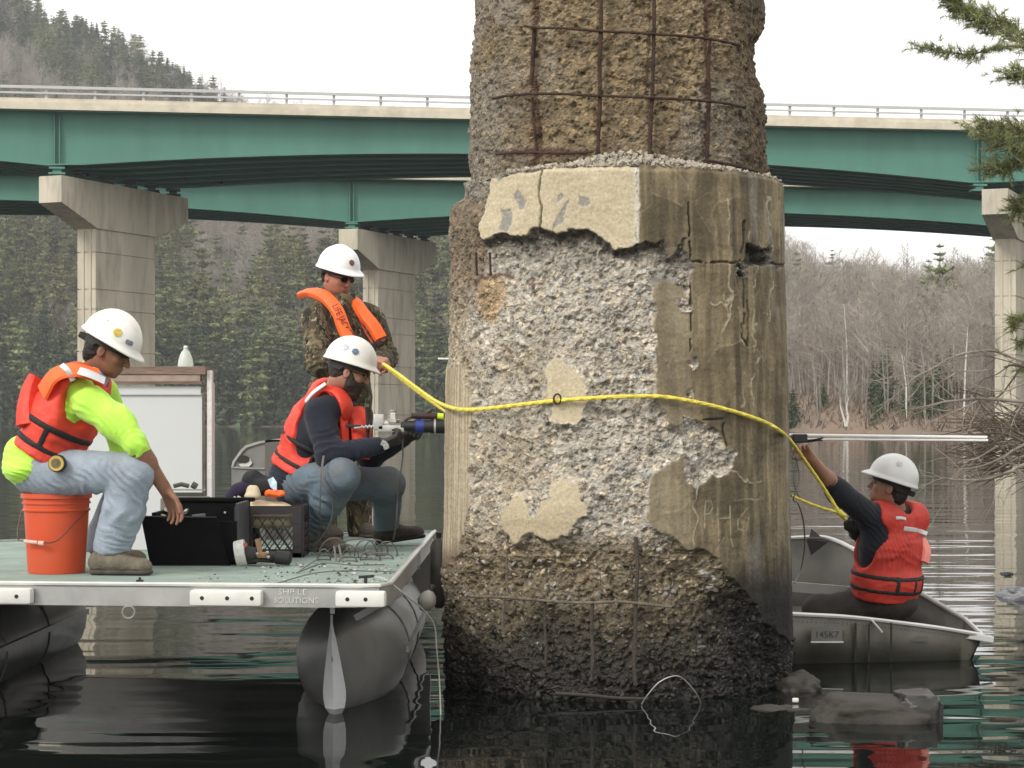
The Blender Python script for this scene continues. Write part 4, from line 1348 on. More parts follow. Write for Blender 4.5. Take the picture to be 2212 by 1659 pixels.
# cross beams and under-deck brackets
for y in (9.15, 10.0, 10.9, 11.8):
    MB().box((-1.75, y + .1, DZ - .075), (2.2, .06, .085)).obj("cross_beam", m_alu_d, boat)
MB().box((-1.75, 12.55, .42), (2.5, .08, .30)).obj("added_reflection_blocker", m_alu_d, boat)  # beam added to block bright reflections and darken the water under the deck
for y in (9.4, 10.2, 11.0, 11.8):
    MB().bar((-.50, y, DZ - .08), (-.72, y, DZ - .20), .03).obj("bracket", m_alu_d, boat)
mb = MB(); rg = [deck(275, 1268) + Vector((0, .03, -.110)) + Vector((math.cos(a) * .026, 0, math.sin(a) * .026)) for a in np.linspace(0, 6.28, 20)]
mb.tube(rg, .005, 6); mb.obj("tow_ring", m_alu_d, boat, True)
# cleat near front right corner
cp = deck(790, 1262)
MB().bar(cp + Vector((-.03, 0, .03)), cp + Vector((.035, 0, .035)), .012).bar(cp, cp + Vector((0, 0, .03)), .014).obj("cleat", m_rubber, boat)
cp = deck(302, 1262)
MB().bar(cp + Vector((-.015, 0, .012)), cp + Vector((.015, 0, .012)), .014).bar(cp, cp + Vector((0, 0, .03)), .01).obj("cleat", m_rubber, boat)

# crumbs of concrete and mud on the deck
mb = MB(); mc = MB()
for k in range(420):
    xd = rnd.uniform(420, 900); yd = rnd.uniform(1175, 1266)
    if rnd.random() < .5: xd = rnd.uniform(560, 890); yd = rnd.uniform(1215, 1264)
    if xd > 835 - (yd - 1270) * .85: continue
    p = deck(xd, yd); s_ = rnd.choice([.003, .004, .006, .010]) * rnd.uniform(.6, 1.3)
    tgt = mc if rnd.random() < .35 else mb
    q = Matrix.Rotation(rnd.uniform(0, 6), 3, 'Z')
    vs = [p + q @ Vector((x * s_ * rnd.uniform(.6, 1.6), y * s_, z * s_ * .7 + .001)) for x, y, z in ((1,0,0),(-1,0,0),(0,1,0),(0,-1,0),(0,0,1))]
    tgt.add(vs, [(0,2,4),(2,1,4),(1,3,4),(3,0,4)])
mb.obj("mud_crumbs", m_dirt, None, kind='stuff'); mc.obj("concrete_chips", m_chip, None, kind='stuff')

# ================================================================== fenders between boat and pier
def fender(label, c, r, L, tilt=0, m=None):
    t = thing("boat_fender", label, "fender", c, "rubber fenders hanging between deck and pier")
    rot = Matrix.Rotation(tilt, 3, 'Y')
    prof = [(.0, -L / 2 - r * .5), (r * .3, -L / 2 - r * .5), (r * .75, -L / 2 - r * .1), (r, -L / 2 + r * .5), (r, L / 2 - r * .5), (r * .75, L / 2 + r * .1), (r * .3, L / 2 + r * .5), (0, L / 2 + r * .5)]
    MB().lathe(prof, c, 24, rot).obj("cushion", m or m_rubber, t, True)
    MB().lathe([(r * .3, 0), (r * .32, .03), (0, .03)], Vector(c) + rot @ Vector((0, 0, L / 2 + r * .5)), 12, rot).obj("eye", m_rubber, t, True)
    return t
m_fen = mat("grey_fender_vinyl", (.085, .078, .07), rough=.55, var=.2, vscale=6, dirt=.4)
fender("tall dark grey fender standing against the pier's left edge", P(948, 1238, 11.3), .048, .34, 0, m_fen)
f2 = fender("small round fender low between deck corner and pier", P(922, 1298, 9.9), .045, .06, .4, mat("pale_fender", (.25, .23, .2), rough=.5, var=.2))
w = MB().tube(spline([P(935, 1152, 12.9), P(938, 1160, 12.6), P(944, 1185, 11.6), P(948, 1205, 11.35)], 6), .008, 6)
tag(w.obj("fender_rope", m_rubber, None, True), "short dark rope from the deck's far corner down to a fender", "rope")

# ================================================================== orange bucket
m_or = mat("orange_bucket_plastic", (.62, .085, .028), rough=.42, var=.08, vscale=4, dirt=.35, dcol=(.42, .13, .07), dscale=9)
BC = Vector(((122 - 1106) / F * 9.5, 9.5, DZ))
bk = thing("bucket", "orange plastic bucket with wire handle, turned into a seat at the left", "bucket", BC)
H = .368
MB().lathe([(0, .001), (.128, .001), (.131, .01), (.147, H * .78), (.155, H * .785), (.156, H * .80), (.149, H * .815), (.150, H * .87), (.157, H * .875), (.157, H * .895), (.151, H * .90), (.152, H * .95), (.160, H * .955), (.160, H * .995), (.156, H), (.150, H), (.149, H * .97), (.120, .01), (0, .01)], BC, 48).obj("shell", m_or, bk, True)
MB().lathe([(0, H + .002), (.158, H + .002), (.162, H - .002), (.162, H - .02), (.158, H - .022)], BC, 48).obj("lid", m_or, bk, True)
hp = [BC + Vector((-.158, -.0, H * .80)), BC + Vector((-.168, -.03, H * .62)), BC + Vector((-.165, -.06, H * .44)), BC + Vector((-.12, -.12, H * .415)), BC + Vector((-.06, -.155, H * .42)), BC + Vector((0, -.166, H * .40)), BC + Vector((.05, -.163, H * .45)), BC + Vector((.10, -.14, H * .60)), BC + Vector((.13, -.10, H * .70)), BC + Vector((.158, -.02, H * .80))]
MB().tube(spline(hp, 6), .0028, 6).obj("handle", mat("dark_wire", (.10, .06, .05), rough=.5, metal=.5), bk, True)
MB().tube([BC + Vector((-.118, -.125, H * .415)), BC + Vector((-.05, -.161, H * .405))], .0085, 10).tube([BC + Vector((-.045, -.162, H * .40)), BC + Vector((-.02, -.167, H * .395))], .011, 10).obj("handle_grip", mat("pink_grip", (.72, .42, .36), rough=.5), bk, True)

# ================================================================== black equipment case, lid dropped open towards the viewer
cs = thing("equipment_case", "large black moulded case standing open beside the seated man's shoe", "case", deck(410, 1235))
m_case = mat("black_case_plastic", (.004, .004, .005), spec=.15, rough=.7, var=.2, vscale=20, bump=.1, bscale=120)
m_case2 = mat("grey_case_lining", (.045, .05, .058), rough=.5, var=.2)
a = deck(330, 1222); b = deck(500, 1228); a2 = Vector((a.x + .03, a.y + .42, DZ)); b2 = Vector((b.x + .05, b.y + .42, DZ))
# front board (dropped lid), leaning
def slab(p, th, nm, m, parent):
    p = [Vector(q) for q in p]; nn = (p[1] - p[0]).cross(p[3] - p[0]).normalized() * th
    return MB().add(p + [q + nn for q in p], [(0, 1, 2, 3), (7, 6, 5, 4), (0, 4, 5, 1), (1, 5, 6, 2), (2, 6, 7, 3), (3, 7, 4, 0)]).obj(nm, m, parent)
dc = a.y
slab([P(326, 1228, dc), P(499, 1230, dc), P(467, 1118, dc - .03), P(304, 1116, dc - .03)], -.03, "lid", m_case, cs)
slab([P(335, 1232, dc + .03), P(505, 1231, dc + .05), P(514, 1084, dc + .12), P(322, 1090, dc + .10)], .0, "x", m_case, cs) if False else None
tb = MB()
zb, zt_ = DZ + .004, DZ + .30
y0, y1 = dc + .05, dc + .47
x0a, x1a = (332 - 1106) / F * y0, (512 - 1106) / F * y0
tb.box(((x0a + x1a) / 2, y1, (zb + zt_) / 2), (x1a - x0a + .02, .02, zt_ - zb))
tb.box(((x0a + x1a) / 2, (y0 + y1) / 2, zb + .01), (x1a - x0a, y1 - y0, .02))
tb.box((x0a, (y0 + y1) / 2, (zb + zt_) / 2 - .02), (.02, y1 - y0, zt_ - zb - .05))
tb.obj("tray", m_case, cs)
MB().box((x1a, (y0 + y1) / 2, (zb + zt_) / 2), (.016, y1 - y0, zt_ - zb)).box((x1a - .012, (y0 + y1) / 2, (zb + zt_) / 2), (.008, y1 - y0 - .03, zt_ - zb - .04)).obj("side_wall", m_case2, cs)
MB().box(((x0a + x1a) / 2, y0 + .0, zb + .11), (x1a - x0a, .02, .20)).obj("front_wall", m_case, cs)
MB().box(((x0a + x1a) / 2 + .01, y1 - .004, zt_ + .004), (x1a - x0a + .05, .034, .022), None, .006).obj("rim", m_case, cs)
for (xx, yy) in ((494, 1143), (486, 1107)):
    pp = P(xx, yy, dc + .12); MB().box(pp, (.01, .01, .01), None, .003).obj("rivet", m_white, cs)
# tools lying in the case
t = thing("tool_bundle", "silver and black clamps lying in the open black case", "tools", P(335, 1100, dc + .25))
tb = MB()
for k in range(5):
    p = Vector((x0a + .03 + k * .034, y0 + .12 + .04 * (k % 3), zt_ - .07 + .02 * (k % 2)))
    tb.bar(p, p + Vector((.05 * rnd.uniform(-1, 1), .06, rnd.uniform(0, .05))), rnd.uniform(.012, .024), .014)
tb.obj("clamps", mat("worn_steel", (.45, .44, .42), rough=.4, metal=.7, var=.3), t)

# little blocky machine behind the case (battery unit)
t = thing("battery_unit", "dusty grey control unit with cable clamps behind the open black case", "control unit", P(405, 1085, dc + .75))
c = P(402, 1065, dc + .75)
zz = (c.z - DZ)
MB().box((c.x, c.y, DZ + zz / 2 - .01), (.24, .2, zz - .02), None, .015).obj("housing", mat("dusty_grey", (.16, .15, .13), rough=.8, var=.25, vscale=20), t, True)
MB().tube([P(375, 1050, dc + .7), P(392, 1046, dc + .7), P(408, 1050, dc + .7)], .012, 8).tube([P(415, 1046, dc + .7), P(425, 1052, dc + .7)], .018, 8).box(P(398, 1068, dc + .62), (.2, .02, .02)).obj("clamp", mat("olive_metal", (.08, .08, .06), rough=.6, metal=.3), t, True)
MB().box(P(400, 1078, dc + .64), (.2, .012, .012)).box(P(400, 1058, dc + .64), (.21, .012, .008)).obj("trim", mat("pale_trim", (.3, .29, .25), rough=.6), t)

# ================================================================== coupling with brass valve beside the case
t = thing("hose_coupling", "hydraulic coupling with white collar and brass lever lying right of the black case", "coupling", deck(545, 1215))
d0 = 9.95
MB().lathe([(0, -.02), (.052, -.02), (.055, 0), (.055, .03), (0, .03)], P(518, 1196, d0), 24, Matrix.Rotation(math.radians(80), 3, 'Y'), sx=1.2).obj("white_collar", mat("scuffed_white_metal", (.6, .6, .56), rough=.5, var=.2, vscale=30), t, True)
MB().lathe([(0, 0), (.042, 0), (.044, .02), (.040, .06), (.02, .065), (.02, .11), (.028, .115), (.028, .15), (.034, .155), (.034, .22), (.02, .23), (0, .23)], P(528, 1199, d0), 20, Matrix.Rotation(math.radians(94), 3, 'Y')).obj("barrel", m_rubber, t, True)
MB().bar(P(563, 1198, d0 - .02), P(556, 1164, d0 - .02), .026, .022).box(P(566, 1199, d0 - .03), (.05, .035, .03), None, .008).obj("brass_lever", mat("brown_brass", (.28, .17, .09), rough=.45, metal=.4, var=.2), t, True)
MB().lathe([(0, 0), (.007, 0), (.007, .012), (0, .014)], P(556, 1196, d0 - .06), 10, Matrix.Rotation(math.pi / 2, 3, 'X')).lathe([(0, 0), (.008, 0), (.008, .012), (0, .014)], P(578, 1193, d0 - .06), 10, Matrix.Rotation(math.pi / 2, 3, 'X')).lathe([(0, 0), (.008, 0), (.008, .012), (0, .014)], P(580, 1203, d0 - .06), 10, Matrix.Rotation(math.pi / 2, 3, 'X')).obj("screw", m_steel, t, True)
MB().tube([P(590, 1205, d0 - .02), P(612, 1203, d0)], .022, 12).tube([P(515, 1218, d0), P(560, 1210, d0 - .04), P(590, 1212, d0)], .010, 8).obj("hose_tail", m_rubber, t, True)
MB().box(P(530, 1176, d0 - .04), (.018, .01, .014)).obj("red_tab", mat("red_tab", (.5, .08, .04)), t)

# ================================================================== milk crate and what is in it
dm = 10.55
ck = thing("milk_crate", "black plastic milk crate with diamond lattice sides behind the coupling", "crate", P(580, 1180, dm))
cx0, cx1 = (526 - 1106) / F * dm, (652 - 1106) / F * dm
cw = cx1 - cx0; cz = DZ; ch = .265; cy0, cy1 = dm, dm + .30
m_crate = mat("black_crate_plastic", (.028, .022, .024), rough=.5, var=.2)
def crate_side(o, ax, w, nm):
    ax = Vector(ax); o = Vector(o); up = Vector((0, 0, 1)); mb = MB()
    B = lambda u0, v0, u1, v1, th=.012, wd=.01: mb.bar(o + ax * u0 + up * v0, o + ax * u1 + up * v1, th, wd)
    mb.bar(o + up * (ch - .02), o + ax * w + up * (ch - .02), .018, .042)
    mb.bar(o + up * (ch - .058), o + ax * w + up * (ch - .058), .014, .012)
    mb.bar(o + up * .012, o + ax * w + up * .012, .016, .024)
    for u in (.024, w - .024):
        mb.bar(o + ax * u + up * .0, o + ax * u + up * ch, .016, .046, up=ax)
        for v in (.06, .12, .18): mb.bar(o + ax * (u - .02) + up * v, o + ax * (u + .02) + up * v, .022, .008)
    nD = 4; h0, h1 = .024, ch - .06
    for k in range(-4, nD + 1):
        for sgn in (1, -1):
            u0 = .045 + (w - .09) * k / nD; 
            if sgn < 0: u0 = w - u0
            u1 = u0 + sgn * (h1 - h0) * .70
            v0, v1 = h0, h1
            lo, hi = .045, w - .045
            if u0 < lo: 
                if u1 <= lo: continue
                v0 += (lo - u0) / (u1 - u0) * (v1 - v0); u0 = lo
            if u0 > hi:
                if u1 >= hi: continue
                v0 += (hi - u0) / (u1 - u0) * (v1 - v0); u0 = hi
            if u1 > hi: v1 = v0 + (hi - u0) / (u1 - u0) * (v1 - v0); u1 = hi
            if u1 < lo: v1 = v0 + (lo - u0) / (u1 - u0) * (v1 - v0); u1 = lo
            mb.bar(o + ax * u0 + up * v0, o + ax * u1 + up * v1, .006, .005)
    mb.obj(nm, m_crate, ck)
crate_side((cx0, cy0, cz), (1, 0, 0), cw, "lattice_side"); crate_side((cx0, cy1, cz), (1, 0, 0), cw, "lattice_side")
crate_side((cx0, cy0, cz), (0, 1, 0), cy1 - cy0, "lattice_side"); crate_side((cx1, cy0, cz), (0, 1, 0), cy1 - cy0, "lattice_side")
MB().box(((cx0 + cx1) / 2, (cy0 + cy1) / 2, cz + .008), (cw, cy1 - cy0, .01)).obj("crate_floor", m_crate, ck)

# rocks, branches etc. follow in later sections; the cabinet
dk = 11.2
cb = thing("deck_cabinet", "white panelled deck cabinet with brown wooden top behind the seated man", "cabinet", P(340, 1190, dk))
m_panel = mat("white_painted_panel", (.60, .61, .61), rough=.55, var=.04, vscale=2, dirt=.12, dcol=(.4, .38, .34), dscale=4)
m_wood = mat("weathered_brown_wood", (.17, .115, .085), rough=.9, var=.3, vscale=4, stretch=(1, 1, 6), bump=.6, bscale=20, col2=(.26, .18, .14))
m_wood2 = mat("flaking_pinkish_wood", (.34, .26, .21), rough=.9, var=.25, vscale=6, bump=.5, bscale=25)
cxl, cxr = (190 - 1106) / F * dk, (438 - 1106) / F * dk
ztop = P(0, 826, dk).z
depth = .12
MB().box(((cxl + cxr) / 2, dk + .02, (DZ + ztop) / 2 - .03), (cxr - cxl - .01, .03, ztop - DZ - .06)).obj("front_panel", m_panel, cb)
MB().box(((cxl + cxr) / 2, dk - .003, ztop - .045), (cxr - cxl - .02, .012, .045)).obj("drip_strip", m_panel, cb)
pk = MB()
pk.box((cxr + .010, dk - .002, (DZ + ztop) / 2 + .03), (.005, .02, ztop - DZ + .05))
pk.obj("corner_strip", m_wood, cb)
MB().box((cxr + .036, dk + .03, (DZ + ztop) / 2 + .035), (.026, .06, ztop - DZ + .06)).obj("corner_post", mat("flaking_white_post", (.70, .69, .66), rough=.9, var=.12, vscale=14, dirt=.15, dcol=(.25, .19, .15), dscale=14, bump=.5), cb)
MB().box((cxr + .03, dk + depth / 2 + .06, (DZ + ztop) / 2), (.02, depth, ztop - DZ)).obj("side_panel", m_panel, cb)
MB().box(((cxl + cxr) / 2 - .02, dk + depth / 2, ztop + .064), (cxr - cxl + .08, depth + .06, .045), None, .004).obj("wooden_top", m_wood, cb)
MB().box(((cxl + cxr) / 2 - .02, dk + .0, ztop + .022), (cxr - cxl + .02, .05, .034)).obj("fascia_strip", m_wood2, cb)
MB().box(((cxl + cxr) / 2 - .01, dk - .008, ztop - .004), (cxr - cxl + .02, .05, .014)).obj("lower_strip", m_wood, cb)
for k, (xx, yy) in enumerate(((378, 934), (405, 1000))):
    pass
# little drips under the strip
mb = MB()
for xx in (375, 390, 402, 410, 423): mb.bar(P(xx, 832, dk - .006), P(xx, 832 + rnd.uniform(3, 7), dk - .006), .004)
mb.obj("paint_drip", m_wood, cb, kind='stuff')
# plastic jug on the cabinet
bt = P(401, 797, dk + .2); zs_ = ztop + .087
jm = bpy.data.materials.new("clear_plastic"); jm.use_nodes = True
b_ = jm.node_tree.nodes['Principled BSDF']; b_.inputs['Base Color'].default_value = (.80, .86, .80, 1); b_.inputs['Roughness'].default_value = .25; b_.inputs['Transmission Weight'].default_value = .45; b_.inputs['IOR'].default_value = 1.3
jg = thing("plastic_bag_bottle", "clear bottle with tapered neck and white cap on the cabinet top", "bottle", (bt.x, bt.y, zs_))
s_ = dk / F
MB().lathe([(0, 0), (17 * s_, 0), (17.5 * s_, 4 * s_), (16 * s_, 15 * s_), (13 * s_, 26 * s_), (9 * s_, 34 * s_), (5 * s_, 39 * s_), (4 * s_, 41 * s_)], (bt.x, bt.y, zs_), 24).obj("body", jm, jg, True)
MB().lathe([(4.5 * s_, 40 * s_), (5.2 * s_, 41 * s_), (5 * s_, 45 * s_), (2 * s_, 48 * s_), (0, 48 * s_)], (bt.x, bt.y, zs_), 16).obj("stopper", m_white, jg, True)
mb = MB().box(P(362, 797, dk + .1) + Vector((0, 0, 0)), (.04, .03, .012), None, .004)
tag(mb.obj("red_scrap", mat("red_scrap", (.4, .05, .03)), None), "small red scrap on the edge of the cabinet top", "scrap")

# grey outboard motor cover / seat pod
do = 12.15
ob = thing("grey_locker", "grey moulded locker with rounded lid and punched hand hole behind the crate", "locker", P(560, 1150, do))
m_pod = mat("grey_moulded_plastic", (.25, .245, .235), rough=.55, var=.1, vscale=4, dirt=.3, dcol=(.07, .065, .06), dscale=5)
m_pod2 = mat("pale_lid_plastic", (.40, .39, .37), rough=.5, var=.15, vscale=12)
px = lambda x: (x - 1106) / F * do
pz = lambda y: CAM_H - (y - HOR) / F * do
prof = [(px(500), DZ), (px(500), pz(1008)), (px(503), pz(996)), (px(520), pz(972)), (px(530), pz(962)), (px(560), pz(953)), (px(590), pz(950)), (px(660), pz(950)), (px(660), DZ)]
MB().prism(prof, (1, 0, 0), (0, 0, 1), (0, 1, 0), (0, do, 0), 0, .5).obj("body", m_pod, ob)
lp = [(px(500), pz(1009)), (px(503), pz(996)), (px(520), pz(972)), (px(530), pz(962)), (px(560), pz(953)), (px(590), pz(949)), (px(661), pz(949)), (px(661), pz(953)), (px(590), pz(954)), (px(561), pz(958)), (px(533), pz(967)), (px(524), pz(976)), (px(508), pz(998)), (px(504), pz(1009))]
MB().prism(lp, (1, 0, 0), (0, 0, 1), (0, 1, 0), (0, do, 0), -.012, .51).obj("lid", m_pod2, ob)
MB().prism([(px(500.5), pz(1008)), (px(572), pz(1011)), (px(572), pz(1014)), (px(500.5), pz(1011))], (1, 0, 0), (0, 0, 1), (0, 1, 0), (0, do, 0), -.01, .0).obj("lid_seam", m_pod2, ob)
MB().prism([(px(573), pz(950)), (px(610), pz(950)), (px(610), DZ), (px(573), DZ)], (1, 0, 0), (0, 0, 1), (0, 1, 0), (0, do, 0), -.012, 0).obj("side_face", mat("dark_grey_plastic", (.15, .135, .125), rough=.6), ob)
MB().lathe([(0, 0), (.036, 0), (.036, .004), (.0, .004)], P(526, 992, do - .012), 20, Matrix.Rotation(math.pi / 2, 3, 'X'), sy=.65).obj("hand_hole", mat("hole_shadow", (.03, .035, .025)), ob)
MB().add([P(516, 1003, do - .012), P(530, 998, do - .012), P(540, 990, do - .012), P(545, 1000, do - .012), P(538, 1008, do - .012), P(520, 1008, do - .012)], [(0, 1, 2, 3, 4, 5)]).obj("torn_label", m_white, ob)
MB().box(P(540, 1046, do - .008), (.045, .01, .035)).obj("latch", m_black, ob)

# ================================================================== wire coils and cables on the deck
m_cable = mat("grey_cable", (.13, .125, .115), rough=.55, var=.2)
def loop3(cx, cy, rx, ry, d, lean=0, n=22, a0=0, a1=6.5):
    q = []
    for i in range(n + 1):
        a = a0 + (a1 - a0) * i / n
        p = P(cx + rx * math.cos(a), cy + ry * math.sin(a), d + .05 * math.sin(a))
        if p.z < DZ + .005: p.z = DZ + .005
        q.append(p)
    return q
coil = thing("cable_coil", "tangled loops of thin grey cable on the deck's right end", "cable", deck(760, 1225))
mb = MB()
for args in ((723, 1200, 34, 38, 10.6), (745, 1205, 30, 30, 10.5), (765, 1208, 28, 26, 10.45), (790, 1198, 24, 32, 10.6), (812, 1190, 26, 24, 10.7), (836, 1196, 22, 26, 10.6), (800, 1210, 22, 20, 10.3), (752, 1216, 20, 16, 10.2), (820, 1208, 30, 14, 10.4), (700, 1212, 14, 26, 10.3), (776, 1190, 50, 26, 10.9)):
    mb.tube(loop3(*args, a0=rnd.uniform(0, 3), a1=rnd.uniform(6.5, 9)), .0035, 6)
for pts in ([(648, 1235), (690, 1215), (720, 1190), (730, 1172)], [(640, 1240), (700, 1228), (760, 1232), (830, 1222)], [(600, 1262), (680, 1250), (760, 1245), (860, 1238)],
            [(590, 1205), (620, 1200), (660, 1196), (700, 1202), (740, 1196)], [(560, 1180), (620, 1186), (660, 1190), (720, 1196)]):
    mb.tube(spline([deck(x, y) + Vector((0, 0, .005 + (.02 if k in (1, 2) else 0))) for k, (x, y) in enumerate(pts)], 8), .003, 6)
mb.tube([P(722, 1180, 10.3), P(728, 1225, 10.2)], .006, 6).tube([P(732, 1178, 10.3), P(742, 1224, 10.2)], .006, 6)
mb.obj("loops", m_cable, coil, True)
# pale cord over the deck edge down into the water
q = [deck(800, 1252) + Vector((0, 0, .01)), deck(830, 1256) + Vector((0, -.01, .012)), P(872, 1282, 8.95), P(915, 1318, 9.2), P(938, 1350, 9.3), P(943, 1400, 9.35), P(949, 1470, 9.4), P(952, 1545, 9.3)]
tag(MB().tube(spline(q, 8), .0035, 6).obj("trailing_cord", mat("pale_cord", (.42, .40, .36), rough=.6, var=.2), None, True), "thin pale cord running over the deck corner down into the water", "cord")
# ================================================================== figures: solid bodies grown from blended limbs
def v3(p): return np.array([float(p[0]), float(p[1]), float(p[2])])
def unit(v):
    v = v3(v); return v / (np.linalg.norm(v) + 1e-12)

class Body:
    def __init__(s): s.pr = []
    def cap(s, a, b, ra, rb=None, k=.03, flat=None, op='u'):
        s.pr.append(('cap', v3(a), v3(b), ra, ra if rb is None else rb, k, flat, op)); return s
    def chain(s, pts, rs, k=.02, flat=None):
        for i in range(len(pts) - 1): s.cap(pts[i], pts[i + 1], rs[i], rs[i + 1], k, flat)
        return s
    def ell(s, c, rad, M=None, k=.03, op='u'):
        s.pr.append(('ell', v3(c), np.array(rad, float), np.eye(3) if M is None else np.array(M, float), k, None, None, op)); return s
    def plane(s, c, nrm):           # keeps the side the normal points away from
        s.pr.append(('pl', v3(c), unit(nrm), 0, 0, 0, None, 'i')); return s
    def grow(s, e):
        o = Body()
        for p in s.pr:
            if p[0] == 'cap': o.pr.append(('cap', p[1], p[2], p[3] + e, p[4] + e, p[5], p[6], p[7]))
            elif p[0] == 'ell': o.pr.append(('ell', p[1], p[2] + e, p[3], p[4], None, None, p[7]))
            else: o.pr.append(p)
        return o
    def bounds(s):
        lo = np.full(3, 1e9); hi = -lo
        for p in s.pr:
            if p[7] != 'u': continue
            if p[0] == 'cap': r = max(p[3], p[4]); q = np.stack([p[1], p[2]])
            else: r = p[2].max(); q = p[1][None]
            lo = np.minimum(lo, q.min(0) - r); hi = np.maximum(hi, q.max(0) + r)
        return lo, hi
    def field(s, h, box=None):
        lo, hi = box if box is not None else s.bounds()
        if box is None: lo = lo - 4 * h - .012; hi = hi + 4 * h + .012
        n = np.ceil((hi - lo) / h).astype(int) + 1
        ax = [lo[i] + h * np.arange(n[i]) for i in range(3)]
        Fd = np.full(n, .12, np.float32)
        for p in s.pr:
            if p[0] == 'pl':
                d = ((ax[0][:, None, None] - p[1][0]) * p[2][0] + (ax[1][None, :, None] - p[1][1]) * p[2][1] + (ax[2][None, None, :] - p[1][2]) * p[2][2]).astype(np.float32)
                Fd = np.maximum(Fd, d); continue
            mg = .05
            if p[0] == 'cap': r = max(p[3], p[4]); q = np.stack([p[1], p[2]])
            else: r = p[2].max(); q = p[1][None]
            a = np.maximum(np.floor((q.min(0) - r - mg - lo) / h).astype(int), 0); b = np.minimum(np.ceil((q.max(0) + r + mg - lo) / h).astype(int) + 1, n)
            if (b <= a).any(): continue
            sl = tuple(slice(a[i], b[i]) for i in range(3))
            X = ax[0][sl[0]][:, None, None].astype(np.float32); Y = ax[1][sl[1]][None, :, None].astype(np.float32); Z = ax[2][sl[2]][None, None, :].astype(np.float32)
            if p[0] == 'cap':
                A, B = p[1], p[2]
                x, y, z = X - A[0], Y - A[1], Z - A[2]
                ab = B - A
                if p[6] is not None:
                    fn, q_ = p[6]; fn = unit(fn)
                    w = (x * fn[0] + y * fn[1] + z * fn[2]) * (1 / q_ - 1)
                    x, y, z = x + fn[0] * w, y + fn[1] * w, z + fn[2] * w
                    ab = ab + fn * (ab @ fn) * (1 / q_ - 1)
                L2 = ab @ ab + 1e-9
                t = np.clip((x * ab[0] + y * ab[1] + z * ab[2]) / L2, 0, 1)
                d = np.sqrt((x - t * ab[0]) ** 2 + (y - t * ab[1]) ** 2 + (z - t * ab[2]) ** 2) - (p[3] + (p[4] - p[3]) * t)
                if p[6] is not None: d = d * (.5 + .5 * p[6][1])
                k = p[5]
            else:
                M = p[3]
                x, y, z = X - p[1][0], Y - p[1][1], Z - p[1][2]
                u = [x * M[0][i] + y * M[1][i] + z * M[2][i] for i in range(3)]
                k0 = np.sqrt(sum((u[i] / p[2][i]) ** 2 for i in range(3))) + 1e-6
                k1 = np.sqrt(sum((u[i] / p[2][i] ** 2) ** 2 for i in range(3))) + 1e-6
                d = k0 * (k0 - 1) / k1
                k = p[4]
            d = d.astype(np.float32)
            g = Fd[sl]
            if p[7] == 'u':
                hh = np.clip(.5 + .5 * (g - d) / k, 0, 1)
                Fd[sl] = g + (d - g) * hh - k * hh * (1 - hh)
            else:
                d = -d
                hh = np.clip(.5 - .5 * (g - d) / k, 0, 1)
                Fd[sl] = g + (d - g) * hh + k * hh * (1 - hh)
        return Fd, lo, h

def nets(Fd, lo, h, relax=1):
    S = Fd < 0
    nx, ny, nz = Fd.shape
    acc = np.zeros((nx - 1, ny - 1, nz - 1, 3), np.float32); cnt = np.zeros((nx - 1, ny - 1, nz - 1), np.float32)
    for axn in range(3):
        o1, o2 = [i for i in range(3) if i != axn]
        for d1 in (0, 1):
            for d2 in (0, 1):
                s0 = [slice(0, nx - 1), slice(0, ny - 1), slice(0, nz - 1)]; s1 = list(s0)
                N_ = (nx, ny, nz)
                for o, dd in ((o1, d1), (o2, d2)):
                    s0[o] = slice(dd, N_[o] - 1 + dd); s1[o] = slice(dd, N_[o] - 1 + dd)
                s1[axn] = slice(1, N_[axn])
                f0 = Fd[tuple(s0)]; f1 = Fd[tuple(s1)]
                m = (f0 < 0) != (f1 < 0)
                idx = np.nonzero(m)
                t = f0[idx] / (f0[idx] - f1[idx])
                acc[idx + (axn,)] += t
                acc[idx + (o1,)] += d1; acc[idx + (o2,)] += d2
                cnt[idx] += 1
    cell = np.nonzero(cnt > 0)
    vid = np.full(cnt.shape, -1, np.int32); vid[cell] = np.arange(len(cell[0]))
    V_ = (np.stack(cell, -1) + acc[cell] / cnt[cell][:, None]) * h + lo
    Q = []
    for axn in range(3):
        o1, o2 = [i for i in range(3) if i != axn]
        N_ = [nx, ny, nz]
        s0 = [None] * 3; s1 = [None] * 3
        s0[axn] = slice(0, N_[axn] - 1); s1[axn] = slice(1, N_[axn])
        s0[o1] = s1[o1] = slice(1, N_[o1] - 1); s0[o2] = s1[o2] = slice(1, N_[o2] - 1)
        a = S[tuple(s0)]; b = S[tuple(s1)]
        for flip in (False, True):
            m = (a & ~b) if not flip else (~a & b)
            ii = list(np.nonzero(m)); ii[o1] = ii[o1] + 1; ii[o2] = ii[o2] + 1
            def g(d1, d2):
                j = list(ii); j[o1] = j[o1] - d1; j[o2] = j[o2] - d2
                return vid[tuple(j)]
            q = np.stack([g(1, 1), g(0, 1), g(0, 0), g(1, 0)], -1)
            if (axn == 1) != flip: q = q[:, ::-1]
            Q.append(q)
    Q = np.concatenate(Q)
    Q = Q[(Q >= 0).all(1)]
    for _ in range(relax):
        s_ = np.zeros_like(V_); c_ = np.zeros(len(V_))
        for i in range(4):
            a, b = Q[:, i], Q[:, (i + 1) % 4]
            for k in range(3):
                s_[:, k] += np.bincount(a, V_[b, k], len(V_)) + np.bincount(b, V_[a, k], len(V_))
            c_ += np.bincount(a, minlength=len(V_)) + np.bincount(b, minlength=len(V_))
        V_ = V_ * .5 + .5 * s_ / np.maximum(c_, 1)[:, None]
    return V_, Q

